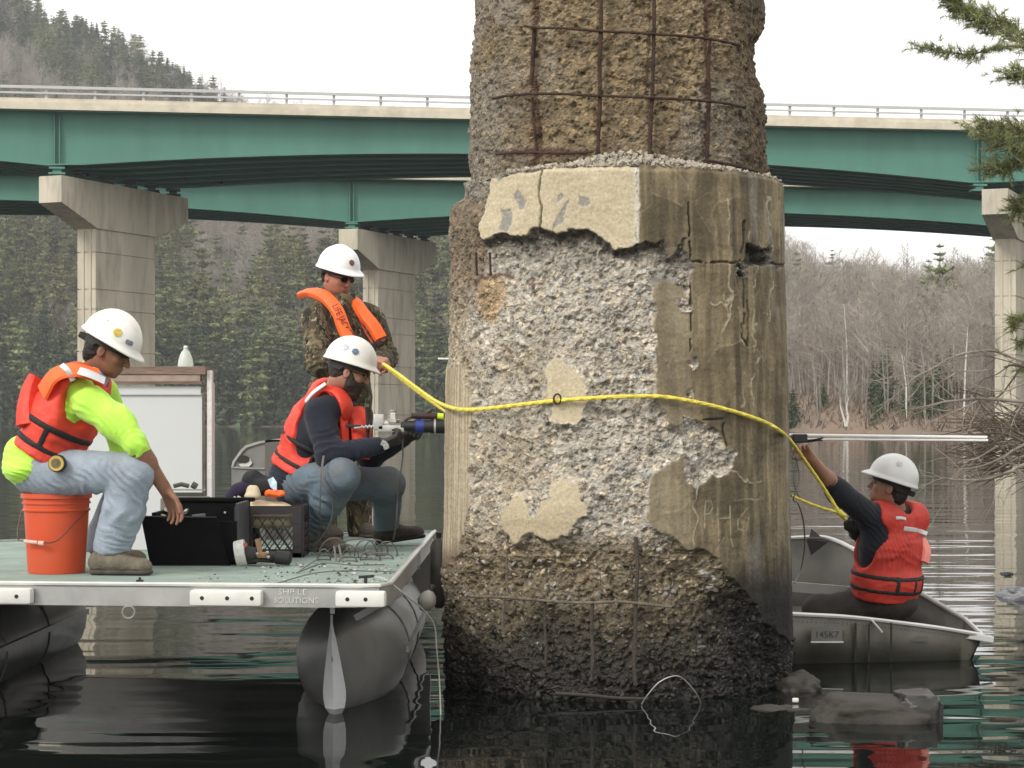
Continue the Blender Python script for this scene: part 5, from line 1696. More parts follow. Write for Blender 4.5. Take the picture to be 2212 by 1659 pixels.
def vn3(p, s=0):
    i = np.floor(p); f = p - i; f = f * f * (3 - 2 * f)
    i = i.astype(np.int64)
    def H_(dx, dy, dz):
        h = ((i[:, 0] + dx) * 374761393 + (i[:, 1] + dy) * 668265263 + (i[:, 2] + dz) * 2147483647 + s * 974634777) & 0xffffffff
        h = ((h ^ (h >> 13)) * 1274126177) & 0xffffffff
        return ((h ^ (h >> 16)) & 0xffffff) / float(0xffffff)
    r = 0
    for dx in (0, 1):
        for dy in (0, 1):
            for dz in (0, 1):
                w = (f[:, 0] if dx else 1 - f[:, 0]) * (f[:, 1] if dy else 1 - f[:, 1]) * (f[:, 2] if dz else 1 - f[:, 2])
                r = r + w * H_(dx, dy, dz)
    return r - .5

def normals(V_, Q):
    n = np.cross(V_[Q[:, 2]] - V_[Q[:, 0]], V_[Q[:, 3]] - V_[Q[:, 1]])
    N_ = np.zeros_like(V_)
    for i in range(4):
        for k in range(3): N_[:, k] += np.bincount(Q[:, i], n[:, k], len(V_))
    return N_ / (np.linalg.norm(N_, axis=1)[:, None] + 1e-12)

def grow_mesh(name, body, m, parent, h=.008, relax=1, folds=(), rough=0.0, rscale=14, fieldfn=None, label=None, box=None):
    Fd, lo, hh = body.field(h, box)
    if fieldfn is not None: Fd = fieldfn(Fd, lo, hh)
    V_, Q = nets(Fd, lo, hh, relax)
    if len(Q) == 0: return None
    if folds or rough:
        N_ = normals(V_, Q); d = np.zeros(len(V_))
        if rough:
            d += rough * (vn3(V_ * rscale, 3) + .5 * vn3(V_ * rscale * 2.1, 4))
        for c, ax_, amp, wl, rad in folds:
            c = v3(c); a = unit(ax_)
            q = V_ - c
            u = q @ a
            w = vn3(V_ * 7, 11) * 1.6 + vn3(V_ * 16, 12) * .7
            ph = u / wl * 2 * math.pi + w * 5
            g = np.exp(-(np.linalg.norm(q, axis=1) / rad) ** 2)
            d += amp * (1 - np.abs(np.sin(ph)) * 1.6) * g * (.6 + vn3(V_ * 9, 15) * 1.2)
        V_ = V_ + N_ * d[:, None]
    me = mesh_np(name, V_, Q)
    return put(name, me, m, parent, smooth=True, label=label)

def frame(f, up=(0, 0, 1)):
    """columns: right, forward, up"""
    f = unit(f); r = unit(np.cross(f, v3(up))); u = np.cross(r, f)
    return np.stack([r, f, u], 1)

def add_head(b, O, M, jaw=1.0, k=.02, neck=None):
    L = lambda r, f, u: v3(O) + M @ np.array([r, f, u])
    b.ell(L(0, -.010, .032), (.076, .096, .092), M, .02)
    b.ell(L(0, .030, -.030), (.062 * jaw, .064, .075), M, .03)
    b.ell(L(0, .046, -.072), (.044 * jaw, .044, .036), M, .02)
    b.ell(L(0, .072, -.092), (.020, .016, .016), M, .012)
    b.ell(L(0, .074, .026), (.046, .022, .014), M, .012)
    for s in (-1, 1):
        b.ell(L(s * .036, .064, -.022), (.022, .020, .018), M, .014)
        b.ell(L(s * .031, .092, .006), (.016, .012, .011), M, .008, op='s')
        b.ell(L(s * .079, -.006, -.010), (.008, .019, .032), M, .006)
        b.ell(L(s * .086, .004, -.006), (.006, .009, .016), M, .004, op='s')
    b.cap(L(0, .088, .016), L(0, .113, -.026), .009, .013, .008)
    for s in (-1, 1): b.ell(L(s * .011, .103, -.031), (.008, .009, .008), M, .005)
    b.cap(L(-.018, .089, -.056), L(.018, .089, -.056), .0075, None, .005)
    b.cap(L(-.014, .088, -.067), L(.014, .088, -.067), .008, None, .005)
    b.cap(L(-.018, .099, -.0615), L(.018, .099, -.0615), .0025, None, .003, op='s')

def head_extras(t, O, M, hair, hairm, beard=None, beardm=None, glasses=None, m_eye=None):
    L = lambda r, f, u: v3(O) + M @ np.array([r, f, u])
    hb = Body()
    hb.ell(L(0, -.014, .036), (.083, .102, .096), M, .02)
    if hair > 1: hb.ell(L(0, -.060, -.035), (.062, .048, .062), M, .03)
    else: hb.ell(L(0, -.055, -.02), (.066, .045, .055), M, .03)
    hb.pr.append(('pl', L(0, .020, 0), unit(M @ np.array([0, .9, -.35])), 0, 0, 0, None, 'i')) if False else None
    hb.cap(L(-.12, .085, -.03), L(.12, .085, -.03), .078, None, .01, op='s')
    hb.cap(L(-.12, .100, .02), L(.12, .100, .02), .062, None, .01, op='s')
    for s in (-1, 1): hb.ell(L(s * .085, .002, -.012), (.022, .022, .034), M, .006, op='s')
    hb.plane(L(0, 0, -.085), M @ np.array([0, .25, -1.]))
    grow_mesh("hair", hb, hairm, t, .005, rough=.006, rscale=90)
    if beard:
        bb = Body()
        bb.ell(L(0, .034, -.050), (.068, .068, .070), M, .02)
        bb.ell(L(0, .062, -.105), (.044, .036, .048), M, .03)
        bb.cap(L(-.062, .012, .0), L(-.058, .03, -.06), .016, .02, .02); bb.cap(L(.062, .012, .0), L(.058, .03, -.06), .016, .02, .02)
        bb.cap(L(-.030, .098, -.046), L(.030, .098, -.046), .010, None, .01)
        bb.ell(L(0, .092, .012), (.052, .050, .044), M, .01, op='s')
        bb.ell(L(0, .104, -.0615), (.017, .012, .006), M, .004, op='s')
        for s in (-1, 1): bb.ell(L(s * .050, .070, -.005), (.030, .035, .030), M, .01, op='s')
        grow_mesh("beard", bb, beardm, t, .005, rough=.005, rscale=80)
    for s in (-1, 1):
        e = MB().lathe([(0, -.0115), (.007, -.009), (.0115, 0), (.007, .009), (0, .0115)], L(s * .031, .079, .006), 12)
        e.obj("eye", m_eye, t, True)
        bw = MB().tube([L(s * .014, .093, .021), L(s * .032, .093, .026), L(s * .050, .078, .022)], [.003, .0042, .003], 6)
        bw.obj("eyebrow", hairm, t, True)
    if glasses:
        g = MB()
        for s in (-1, 1):
            if glasses[0] == 'dark':
                pts = [L(s * (.031 + .024 * math.cos(a)), .104 - abs(.024 * math.cos(a) + .031) * .22 + .0, .004 + .017 * math.sin(a)) for a in np.linspace(0, 2 * math.pi, 14)[:-1]]
                n = len(g.v); g.add(pts, [tuple(range(13))])
            g.tube([L(s * (.031 + .024 * math.cos(a)), .105 - abs(.024 * math.cos(a) + .031) * .22, .004 + .017 * math.sin(a)) for a in np.linspace(0, 2 * math.pi, 15)], .0016, 5)
            g.tube([L(s * .054, .090, .008), L(s * .080, .03, .006), L(s * .082, -.01, .004)], .002, 5)
        g.obj("sunglasses" if glasses[0] == 'dark' else "glasses", glasses[1], t)

def add_torso(b, pel, che, nek, side, fwd, inf=0.0, sh=.145, k=.05):
    up = unit(v3(nek) - v3(pel))
    fwd = unit(v3(fwd) - up * (v3(fwd) @ up)); side = unit(np.cross(fwd, up))
    fl = (fwd, .70)
    pel, che, nek = v3(pel), v3(che), v3(nek)
    M = np.stack([side, fwd, up], 1)
    b.ell(pel, (.165 + inf, .120 + inf, .12 + inf), M, k)
    b.cap(pel, che, .150 + inf, .168 + inf, k, fl)
    b.cap(che - side * .03, che + side * .03, .165 + inf, None, k, fl)
    b.cap(nek - up * .055 - side * sh, nek - up * .055 + side * sh, .062 + inf, None, k)
    return side, fwd, up, M

def hand(b, w, d, palm, thumb, curl=.5, sc=1.0, k=.006, spread=0.0, tcurl=.6):
    """five fingers on a palm: w wrist, d direction of the hand, palm the way the palm looks, thumb the thumb's side"""
    w = v3(w); d = unit(d); palm = unit(v3(palm) - d * (v3(palm) @ d)); th = np.cross(d, palm)
    if th @ v3(thumb) < 0: th = -th
    offs = (.031, .0105, -.0105, -.030); lens = (.070, .079, .073, .056)
    b.cap(w - d * .02, w + d * .02, .023 * sc, .022 * sc, .015, (palm, .75))
    for o, Ln in zip(offs, lens):
        kn = w + d * .088 * sc + th * o * sc
        b.cap(w + d * .015 + th * o * .5, kn, .0145 * sc, .0115 * sc, .010)
        p = kn; dr = unit(d + th * spread * o * 12)
        ang = 0
        for j, fr in enumerate((.44, .31, .25)):
            ang += curl * (1.0 if j else .8) * (1 + .12 * (o < 0))
            dd = dr * math.cos(ang) + palm * math.sin(ang)
            q = p + dd * Ln * fr * sc
            b.cap(p, q, (.0098 - .0012 * j) * sc, (.0090 - .0012 * j) * sc, .003)
            p = q
    p = w + d * .022 * sc + th * .022 * sc + palm * .006
    d1 = unit(d * .75 + th * .75 + palm * .35)
    q = p + d1 * .042 * sc; b.cap(p, q, .0145 * sc, .0115 * sc, .010)
    d2 = unit(d * (.9) + th * (.5 - tcurl * .8) + palm * (.3 + tcurl)); q2 = q + d2 * .032 * sc; b.cap(q, q2, .0112 * sc, .0098 * sc, .003)
    d3 = unit(d * .9 + th * (.3 - tcurl) + palm * (.3 + tcurl)); b.cap(q2, q2 + d3 * .026 * sc, .0098 * sc, .0085 * sc, .003)

def boot(t, heel, toe, ankle, m, msole, h=.006, up=None, sc=1.0, name="boot"):
    heel, toe, ankle = v3(heel), v3(toe), v3(ankle)
    d = unit(toe - heel); up = unit(v3(up) if up is not None else np.cross(np.cross(d, [0, 0, 1.]), d))
    if up[2] < 0: up = -up
    sd = np.cross(d, up); L = np.linalg.norm(toe - heel)
    b = Body()
    H = heel + up * .052 + d * .03
    b.cap(H, heel + d * L * .45 + up * .058, .040 * sc, .044 * sc, .03)
    b.cap(heel + d * L * .42 + up * .052, toe - d * .05 + up * .040, .046 * sc, .040 * sc, .03, (up, .85))
    b.cap(toe - d * .06 + up * .038 + sd * .01, toe - d * .045 + up * .034 - sd * .01, .038 * sc, .036 * sc, .02, (up, .8))
    b.cap(heel + d * .055 + up * .07, ankle, .047 * sc, .052 * sc, .03)
    b.plane(heel + up * .018, -up)
    bo = grow_mesh(name, b, m, t, h, rough=.003, rscale=40)
    s = Body()
    s.cap(heel + d * .035 + up * .010, heel + d * L * .4 + up * .010, .040 * sc, .036 * sc, .03, (up, .45))
    s.cap(heel + d * L * .4 + up * .010, toe - d * .045 + up * .012, .037 * sc, .047 * sc, .03, (up, .42))
    s.plane(heel - up * .001, -up)
    grow_mesh("sole", s, msole, bo, h)
    lc = MB()
    for i in range(5):
        c = heel + d * (L * (.36 + .085 * i)) + up * (.112 - .013 * i)
        lc.tube([c - sd * .022 + up * -.004, c + up * .004, c + sd * .022 + up * -.004], .003, 5)
    lc.obj("laces", m_lace, bo, True)
    return bo

def dome_pt(M, O, az, el, off=0.0):
    """point on the shell of a hard hat; az 0 = front, el 90 = crown"""
    a, e = math.radians(az), math.radians(el)
    d = np.array([math.cos(e) * math.sin(a) * .121, math.cos(e) * math.cos(a) * .142, math.sin(e) * .134])
    n = unit([d[0] / .121 ** 2, d[1] / .142 ** 2, d[2] / .134 ** 2])
    return v3(O) + M @ (d + n * off), M @ n
def hard_hat(t, O, M, m, full_brim=False, tilt=0.0, stickers=(), rear=True, brimk=.8):
    """O head centre, M head frame"""
    c = v3(O) + M @ np.array([0, -.006, .056])
    R = Matrix.Rotation(tilt, 3, 'X')
    M2 = M @ np.array(R)
    mb = MB(); n = 48; vs = []; fs = []
    rings = []
    def ring(fn):
        r = []
        for i in range(n):
            a = 2 * math.pi * i / n
            p = fn(a)
            r.append(c + M2 @ np.array(p))
        rings.append(r)
    def shell(el, off=0):
        def fn(a):
            e = math.radians(el)
            ridge = .006 * math.exp(-((math.sin(a) * math.cos(e)) / .22) ** 2) * (math.sin(e) ** .5 if e > 0 else 0)
            ridge += .003 * math.exp(-((abs(math.sin(a) * math.cos(e)) - .42) / .07) ** 2) * (1 if el > 35 else 0)
            return (math.cos(e) * math.sin(a) * (.121 + off + ridge), math.cos(e) * math.cos(a) * (.142 + off + ridge * .4), math.sin(e) * (.134 + off + ridge))
        return fn
    def brim(a): 
        f = max(0, math.cos(a))
        b = .009 + .042 * brimk * f ** 2 + (.018 if full_brim else 0)
        return b
    ring(lambda a: ((.117) * math.sin(a), .138 * math.cos(a), -.010))
    ring(lambda a: ((.119 + brim(a)) * math.sin(a), (.140 + brim(a)) * math.cos(a), -.016 - .30 * brim(a)))
    ring(lambda a: ((.122 + brim(a)) * math.sin(a), (.143 + brim(a)) * math.cos(a), -.012 - .30 * brim(a)))
    ring(lambda a: ((.121 + brim(a) * .8) * math.sin(a), (.142 + brim(a) * .8) * math.cos(a), -.007 - .22 * brim(a)))
    ring(lambda a: ((.122) * math.sin(a), .143 * math.cos(a), .004))
    for el in (6, 14, 22, 30, 38, 46, 54, 62, 70, 77, 84, 88): ring(shell(el))
    for r in rings: vs += [tuple(p) for p in r]
    for j in range(len(rings) - 1):
        for i in range(n):
            i2 = (i + 1) % n
            fs.append((j * n + i, j * n + i2, (j + 1) * n + i2, (j + 1) * n + i))
    fs.append(tuple((len(rings) - 1) * n + i for i in range(n)))
    mb.add(vs, fs)
    hat = mb.obj("hard_hat", m, t)
    hat.data.polygons.foreach_set('use_smooth', [True] * len(hat.data.polygons))
    # suspension band
    sb = MB(); vs = []
    for z in (-.005, -.042):
        for i in range(n):
            a = 2 * math.pi * i / n
            vs.append(tuple(c + M2 @ np.array([.098 * math.sin(a), .112 * math.cos(a), z + (-.018 if math.cos(a) < -.3 else 0)])))
    sb.add(vs, [(i, (i + 1) % n, (i + 1) % n + n, i + n) for i in range(n)])
    if rear:
        pr = c + M2 @ np.array([0, -.120, -.052])
        sb.box(pr, (.05, .05, .03), Matrix(M2.tolist()), .008)
    sb.obj("headband", m_rubber, hat)
    for az, el, size, mm, shape in stickers:
        p, nn = dome_pt(M2, c, az, el, .004)
        u = unit(M2 @ np.array([0, 0, 1.]) - nn * nn[2] * 0); u = unit(u - nn * (u @ nn)); r = np.cross(u, nn)
        N_ = 20; pts = [tuple(p)]
        for rr in (.5, 1.0):
            for i in range(N_):
                a = 2 * math.pi * i / N_
                if shape == 'o': e = 1
                elif shape == 'star': e = 1 if i % 2 else .72
                else: e = min(1 / max(abs(math.cos(a)), 1e-3), .55 / max(abs(math.sin(a)), 1e-3))
                q = p + (r * math.cos(a) + u * math.sin(a)) * size * e * rr
                dq = M2.T @ (q - c); dq = dq / np.linalg.norm(dq / np.array([.1235, .1445, .1365]))
                ridge = 1.008
                pts.append(tuple(c + M2 @ (dq * ridge)))
        f_ = [(0, 1 + i, 1 + (i + 1) % N_) for i in range(N_)] + [(1 + i, 1 + N_ + i, 1 + N_ + (i + 1) % N_, 1 + (i + 1) % N_) for i in range(N_)]
        MB().add(pts, f_).obj("sticker", mm, hat)
    return hat

def vest(t, tb, arms, nek, side, fwd, up, pel, m, m_strap, bands, bites=(), bottom=.02, top=None, h=.009, cutneck=.085, verts=(), tapes=(), armr=.10, folds=()):
    """foam life vest over the torso tb; arms: list of (shoulder, elbow)"""
    nek = v3(nek); pel = v3(pel)
    def shape(e):
        b = tb.grow(e)
        for (s_, e_) in arms:
            s_ = v3(s_); e_ = v3(e_)
            out = unit(s_ - nek)
            b.cap(s_ + out * .01 - up * .01, s_ + out * .20 - up * .04, armr, armr + .02, .02, op='s')
            b.cap(s_, e_, armr - .01, armr - .02, .02, op='s')
            b.cap(s_ - up * .06 + out * .03, s_ - up * .15 + out * .08, armr - .015, armr - .02, .03, op='s')
        b.cap(nek - up * .01, nek + up * .2, cutneck, cutneck, .02, op='s')
        for c_, r_ in bites: b.ell(c_, (r_, r_, r_), None, .02, op='s')
        b.plane(pel + up * bottom, -up)
        return b
    base = shape(.030)
    vo = grow_mesh("life_vest", base, m, t, h, rough=.010, rscale=9, folds=tuple(folds) + ((pel + up * .15, up, .008, .105, .25),))
    # straps follow the same skin, a little proud
    box = base.bounds(); box = (box[0] - .05, box[1] + .05)
    st = tb.grow(.035)
    for (s_, e_) in arms:
        s_ = v3(s_); e_ = v3(e_); out = unit(s_ - nek)
        st.cap(s_, e_, armr - .012, armr - .03, .02, op='s')
    Fd, lo, hh = st.field(.0075, box)
    gx = lo[0] + hh * np.arange(Fd.shape[0]); gy = lo[1] + hh * np.arange(Fd.shape[1]); gz = lo[2] + hh * np.arange(Fd.shape[2])
    def lin(c, a):
        return ((gx[:, None, None] - c[0]) * a[0] + (gy[None, :, None] - c[1]) * a[1] + (gz[None, None, :] - c[2]) * a[2]).astype(np.float32)
    U_ = lin(pel, up)
    for nm, mm, lst in (("strap", m_strap, bands), ("reflective_tape", m_tape, tapes)):
        for (u0, w_) in lst:
            G = np.maximum(np.maximum(Fd, np.abs(U_ - u0) - w_), -(Fd + .030))
            V_, Q = nets(G, lo, hh, 0)
            if len(Q): put(nm, mesh_np(nm, V_, Q), mm, vo, smooth=False)
    for (sx_, u0, u1, front, w_) in verts:
        S_ = lin(nek, side); Fw = lin(pel + (nek - pel) * .5, fwd)
        if abs(sx_) > .9:     # strap on the flank
            G = np.maximum(np.maximum(np.maximum(Fd, np.abs(Fw) - w_), np.abs(U_ - (u0 + u1) / 2) - (u1 - u0) / 2), -np.sign(sx_) * S_)
        else:
            G = np.maximum(np.maximum(np.maximum(Fd, np.abs(S_ - sx_) - w_), np.abs(U_ - (u0 + u1) / 2) - (u1 - u0) / 2), -front * Fw)
        G = np.maximum(G, -(Fd + .030))
        V_, Q = nets(G, lo, hh, 0)
        if len(Q): put("strap", mesh_np("strap", V_, Q), m_strap, vo)
    return vo

# ------------------------------------------------------------------ cloth, skin and gear colours
m_skin1 = mat("brown_skin", (.24, .115, .07), rough=.55, var=.12, vscale=25, spec=.4, bump=.15, bscale=150)
m_skin2 = mat("ruddy_skin", (.42, .18, .12), rough=.5, var=.15, vscale=18, spec=.4, bump=.15, bscale=150)
m_skin3 = mat("fair_skin", (.36, .19, .13), rough=.5, var=.12, vscale=20, spec=.4, bump=.15, bscale=150)
m_skin4 = mat("tan_skin", (.30, .155, .10), rough=.5, var=.12, vscale=20, spec=.4, bump=.15, bscale=150)
m_hairb = mat("black_hair", (.012, .010, .009), rough=.6, var=.3, vscale=60, bump=.6, bscale=200)
m_hairn = mat("dark_brown_hair", (.030, .018, .012), rough=.65, var=.35, vscale=60, bump=.6, bscale=200)
m_eye = mat("eye_dark", (.05, .04, .035), rough=.2)
m_lace = mat("boot_lace", (.07, .06, .045), rough=.9)
m_tape = mat("silver_reflective_tape", (.62, .62, .62), rough=.4, metal=.15, var=.06, vscale=30)
m_hat1 = mat("white_hat_shell", (.80, .79, .74), rough=.32, var=.02, vscale=4, dirt=.18, dcol=(.5, .48, .42), dscale=16)
m_hat2 = mat("clean_white_hat_shell", (.86, .86, .87), rough=.25, var=.01)
m_hat3 = mat("pale_grey_hat_shell", (.66, .66, .64), rough=.3, var=.02, vscale=4, dirt=.12, dcol=(.4, .4, .38), dscale=16)
m_lime = mat("lime_shirt", (.50, .88, .09), rough=.8, var=.07, vscale=7, bump=.25, bscale=220, sheen=.2)
m_vest = mat("orange_red_vest_nylon", (.74, .055, .028), rough=.6, var=.16, vscale=9, bump=.9, bscale=16, dirt=.25, dcol=(.40, .04, .03), dscale=7)
m_vest2 = mat("shade_darkened_red_nylon", (.52, .040, .024), rough=.65, var=.2, vscale=8, bump=.9, bscale=16, dirt=.3, dcol=(.30, .03, .025), dscale=7)  # red darkened so the colour carries the pier's shade on this vest
m_orange = mat("bright_orange_nylon", (.95, .14, .02), rough=.5, var=.06, vscale=8, bump=.2, bscale=60)
m_strapb = mat("black_webbing", (.014, .013, .013), rough=.7, var=.2, bump=.3, bscale=200)
m_navy = mat("navy_sweatshirt", (.0085, .011, .024), rough=.9, var=.3, vscale=12, bump=.4, bscale=200, sheen=.1)
m_navyd = mat("dark_navy_shirt", (.008, .010, .017), rough=.9, var=.3, vscale=12, bump=.4, bscale=200, sheen=.1)
m_jean1 = mat("pale_worn_jeans", (.31, .36, .425), rough=.9, var=.16, vscale=9, dirt=.45, dcol=(.20, .185, .16), dscale=5, bump=.5, bscale=180)
m_jean2 = mat("blue_grey_jeans", (.12, .165, .205), rough=.9, var=.25, vscale=6, dirt=.75, dcol=(.155, .14, .115), dscale=4, bump=.5, bscale=180)
m_dpant = mat("dark_trousers", (.035, .030, .026), rough=.9, var=.3, vscale=9, bump=.4, bscale=120)
m_boot1 = mat("muddy_tan_boot", (.15, .125, .09), rough=.85, var=.3, vscale=20, dirt=.5, dcol=(.06, .05, .04), dscale=14, bump=.5, bscale=90)
m_boot2 = mat("brown_boot", (.055, .042, .032), rough=.8, var=.3, vscale=20, dirt=.4, dcol=(.12, .1, .08), dscale=14, bump=.4, bscale=90)
m_sole = mat("boot_sole", (.06, .052, .042), rough=.9, var=.3, vscale=30)
m_glass_d = mat("dark_lens", (.006, .006, .007), rough=.12)
m_collar = mat("lavender_collar", (.48, .46, .62), rough=.8, var=.08)
m_glove = mat("grey_work_glove", (.045, .042, .040), rough=.8, var=.3, vscale=30, bump=.3, bscale=120)
m_gold = mat("yellow_tape_measure", (.55, .38, .10), rough=.4, var=.1)

def camo():
    m = bpy.data.materials.new("leaf_camouflage"); m.use_nodes = True
    nt = m.node_tree; N = nt.nodes; L = nt.links; bs = N['Principled BSDF']; bs.inputs['Roughness'].default_value = .9
    tc = N.new('ShaderNodeTexCoord')
    prev = None
    cols = [(.075, .058, .034), (.17, .135, .08), (.024, .018, .012), (.33, .28, .18), (.28, .12, .05), (.085, .09, .042)]
    base = N.new('ShaderNodeRGB'); base.outputs[0].default_value = cols[0] + (1,); prev = base.outputs[0]
    for k, (c, sc, th, sy) in enumerate(((cols[1], 11, .53, .6), (cols[5], 15, .58, 1), (cols[2], 20, .55, .5), (cols[3], 24, .62, .55), (cols[2], 42, .61, .4), (cols[4], 9, .70, 1))):
        mp = N.new('ShaderNodeMapping'); mp.inputs['Location'].default_value = (k * 3.7, k * 1.3, k); mp.inputs['Scale'].default_value = (1, 1, sy)
        L.new(tc.outputs['Object'], mp.inputs[0])
        n = N.new('ShaderNodeTexNoise'); n.inputs['Scale'].default_value = sc; n.inputs['Detail'].default_value = 3; n.inputs['Distortion'].default_value = 1.2
        L.new(mp.outputs[0], n.inputs['Vector'])
        r = N.new('ShaderNodeMapRange'); r.inputs[1].default_value = th; r.inputs[2].default_value = th + .025
        L.new(n.outputs[0], r.inputs[0])
        mx = N.new('ShaderNodeMixRGB'); mx.inputs[2].default_value = c + (1,)
        L.new(r.outputs[0], mx.inputs[0]); L.new(prev, mx.inputs[1]); prev = mx.outputs[0]
    L.new(prev, bs.inputs['Base Color'])
    return m
m_camo = camo()
def skin(o, pts, off):
    """points and normals on the visible skin of a mesh, where the sight lines meet it"""
    from mathutils.bvhtree import BVHTree
    bt = BVHTree.FromPolygons([v.co for v in o.data.vertices], [p.vertices[:] for p in o.data.polygons])
    co = []; no = []
    for x, y in pts:
        d = (P(x, y, 10) - Vector((0, 0, CAM_H))).normalized()
        h, n, _, _ = bt.ray_cast(Vector((0, 0, CAM_H)), d)
        if h is None:
            if co: co.append(co[-1] + (P(x, y, co[-1].y) - co[-1])); no.append(no[-1])
            continue
        if n.dot(d) > 0: n = -n
        co.append(h + n * off); no.append(n)
    return co, no
# ================================================================== man seated on the bucket
def person(label, base): return thing("person", label, "person", base)
D = 9.5
t = person("man in lime shirt, orange life vest and white hard hat sitting on the orange bucket", deck(150, 1238))
pel, che, nek = P(92, 1002, 9.5), P(138, 905, 9.5), P(196, 812, 9.5)
fw = (1, -.06, -.55)
O = v3(P(234, 757, 9.47)); Mh = frame((.90, -.10, -.42))
rs, re, rw = P(205, 860, 9.30), P(292, 958, 9.22), P(356, 1056, 9.33)
ls, le, lw = P(222, 850, 9.70), P(262, 955, 9.90), P(268, 1050, 9.88)
b = Body(); add_torso(b, pel, che, nek, None, fw, -.02)
b.cap(v3(nek), O + Mh @ np.array([0, -.03, -.05]), .052, .054, .03)
add_head(b, O, Mh)
b.chain([rs, re, rw], [.05, .043, .030]); b.chain([re, v3(re) * .6 + v3(rw) * .4], [.042, .044])
b.chain([ls, le, lw], [.05, .043, .030])
hand(b, v3(rw), v3(P(378, 1098, 9.36)) - v3(rw), (.15, -.1, -1), (-.3, -1, 0), curl=.42, sc=1.1, spread=.3, tcurl=.2)
hand(b, v3(lw), (.5, .1, -.8), (-.4, 0, -1), (0, -1, 0), curl=.35)
grow_mesh("body", b, m_skin1, t, .005)
head_extras(t, O, Mh, 2, m_hairb, m_eye=m_eye)
m_st_y = mat("yellow_sticker", (.55, .42, .06), rough=.4, var=.4, vscale=120); m_st_g = mat("grey_sticker", (.2, .2, .23), rough=.4, var=.6, vscale=150)
hard_hat(t, O, Mh, m_hat1, stickers=((72, 22, .020, m_st_y, 'o'), (42, 14, .020, m_st_g, 'r'), (110, 35, .014, mat("faded_sticker", (.6, .6, .58), rough=.5, var=.3, vscale=90), 'r')), tilt=math.radians(-4))
# shirt
b = Body(); sd_, f_, u_, M_ = add_torso(b, pel, che, nek, None, fw, .002)
b.cap(v3(nek) - u_ * .02, v3(nek) + u_ * .035, .068, .062, .02)
b.chain([v3(rs) + v3((-.02, 0, -.02)), v3(rs) * .45 + v3(re) * .55, re], [.084, .072, .050], k=.05); b.chain([re, v3(re) * .86 + v3(rw) * .14], [.050, .048], k=.02)
b.chain([ls, le], [.075, .062], k=.04); b.chain([le, v3(le) * .8 + v3(lw) * .2], [.062, .058], k=.02)
b.ell(v3(P(50, 985, 9.5)), (.085, .15, .10), None, .05)
b.ell(v3(P(56, 1015, 9.42)), (.10, .14, .055), None, .05)
b.cap(v3(nek) + u_ * .03, v3(nek) + u_ * .10, .052, .060, .01, op='s')
grow_mesh("shirt", b, m_lime, t, .007, rough=.006, rscale=10, folds=(
    (re, v3(re) - v3(rs), .006, .07, .10), (v3(rs) * .5 + v3(re) * .5, (.9, 0, .5), .007, .10, .16), (P(60, 1005, 9.35), (.3, 0, 1), .010, .05, .12), (P(150, 880, 9.3), (.6, 0, .8), .007, .08, .16)))
# collar
b = Body(); b.cap(v3(nek) + u_ * .0 + f_ * .01, v3(nek) + u_ * .06 + f_ * .012, .074, .066, .01); b.cap(v3(nek) - u_ * .02, v3(nek) + u_ * .10 + f_ * .015, .054, .056, .01, op='s')
grow_mesh("collar", b, m_collar, t, .005)
# trousers
b = Body(); hipn, hipf = P(108, 1022, 9.40), P(108, 1022, 9.60)
kn, kf = P(292, 1018, 9.28), P(280, 1024, 9.74); an, af = P(243, 1178, 9.38), P(214, 1172, 9.84)
b.ell(v3(P(95, 1022, 9.5)), (.15, .18, .115), None, .05)
b.chain([hipn, kn, an], [.112, .084, .080], k=.04); b.chain([kn, v3(kn) * .5 + v3(an) * .5, an], [.078, .092, .080], k=.03)
b.chain([hipf, kf, af], [.105, .080, .075], k=.04)
b.plane(P(240, 1196, 9.4), (.1, 0, -1))
grow_mesh("jeans", b, m_jean1, t, .0075, rough=.007, rscale=12, folds=(
    (P(250, 1045, 9.2), (.9, 0, .75), .012, .075, .13), (P(180, 1050, 9.25), (1, 0, .5), .010, .085, .14), (P(245, 1170, 9.3), (.6, 0, 1), .008, .070, .08), (P(270, 1100, 9.3), (1, 0, .45), .009, .12, .15), (P(100, 1050, 9.3), (1, 0, .5), .008, .06, .12)))
boot(t, P(195, 1240, 9.36), P(330, 1241, 9.33), P(240, 1192, 9.38), m_boot1, m_sole)
boot(t, Vector(P(205, 1222, 9.86)), Vector(P(318, 1222, 9.88)), P(214, 1180, 9.85), m_boot1, m_sole)
tb = Body(); add_torso(tb, pel, che, nek, None, fw, .014)
vest(t, tb, [(rs, re), (ls, le)], nek, sd_, f_, u_, v3(pel), m_vest, m_strapb, bands=((.085, .014), (.185, .014)), bottom=.03, verts=((.99, .085, .185, 1, .014), (.07, .085, .185, -1, .012)), armr=.13, bites=((P(172, 872, 9.20), .12),))
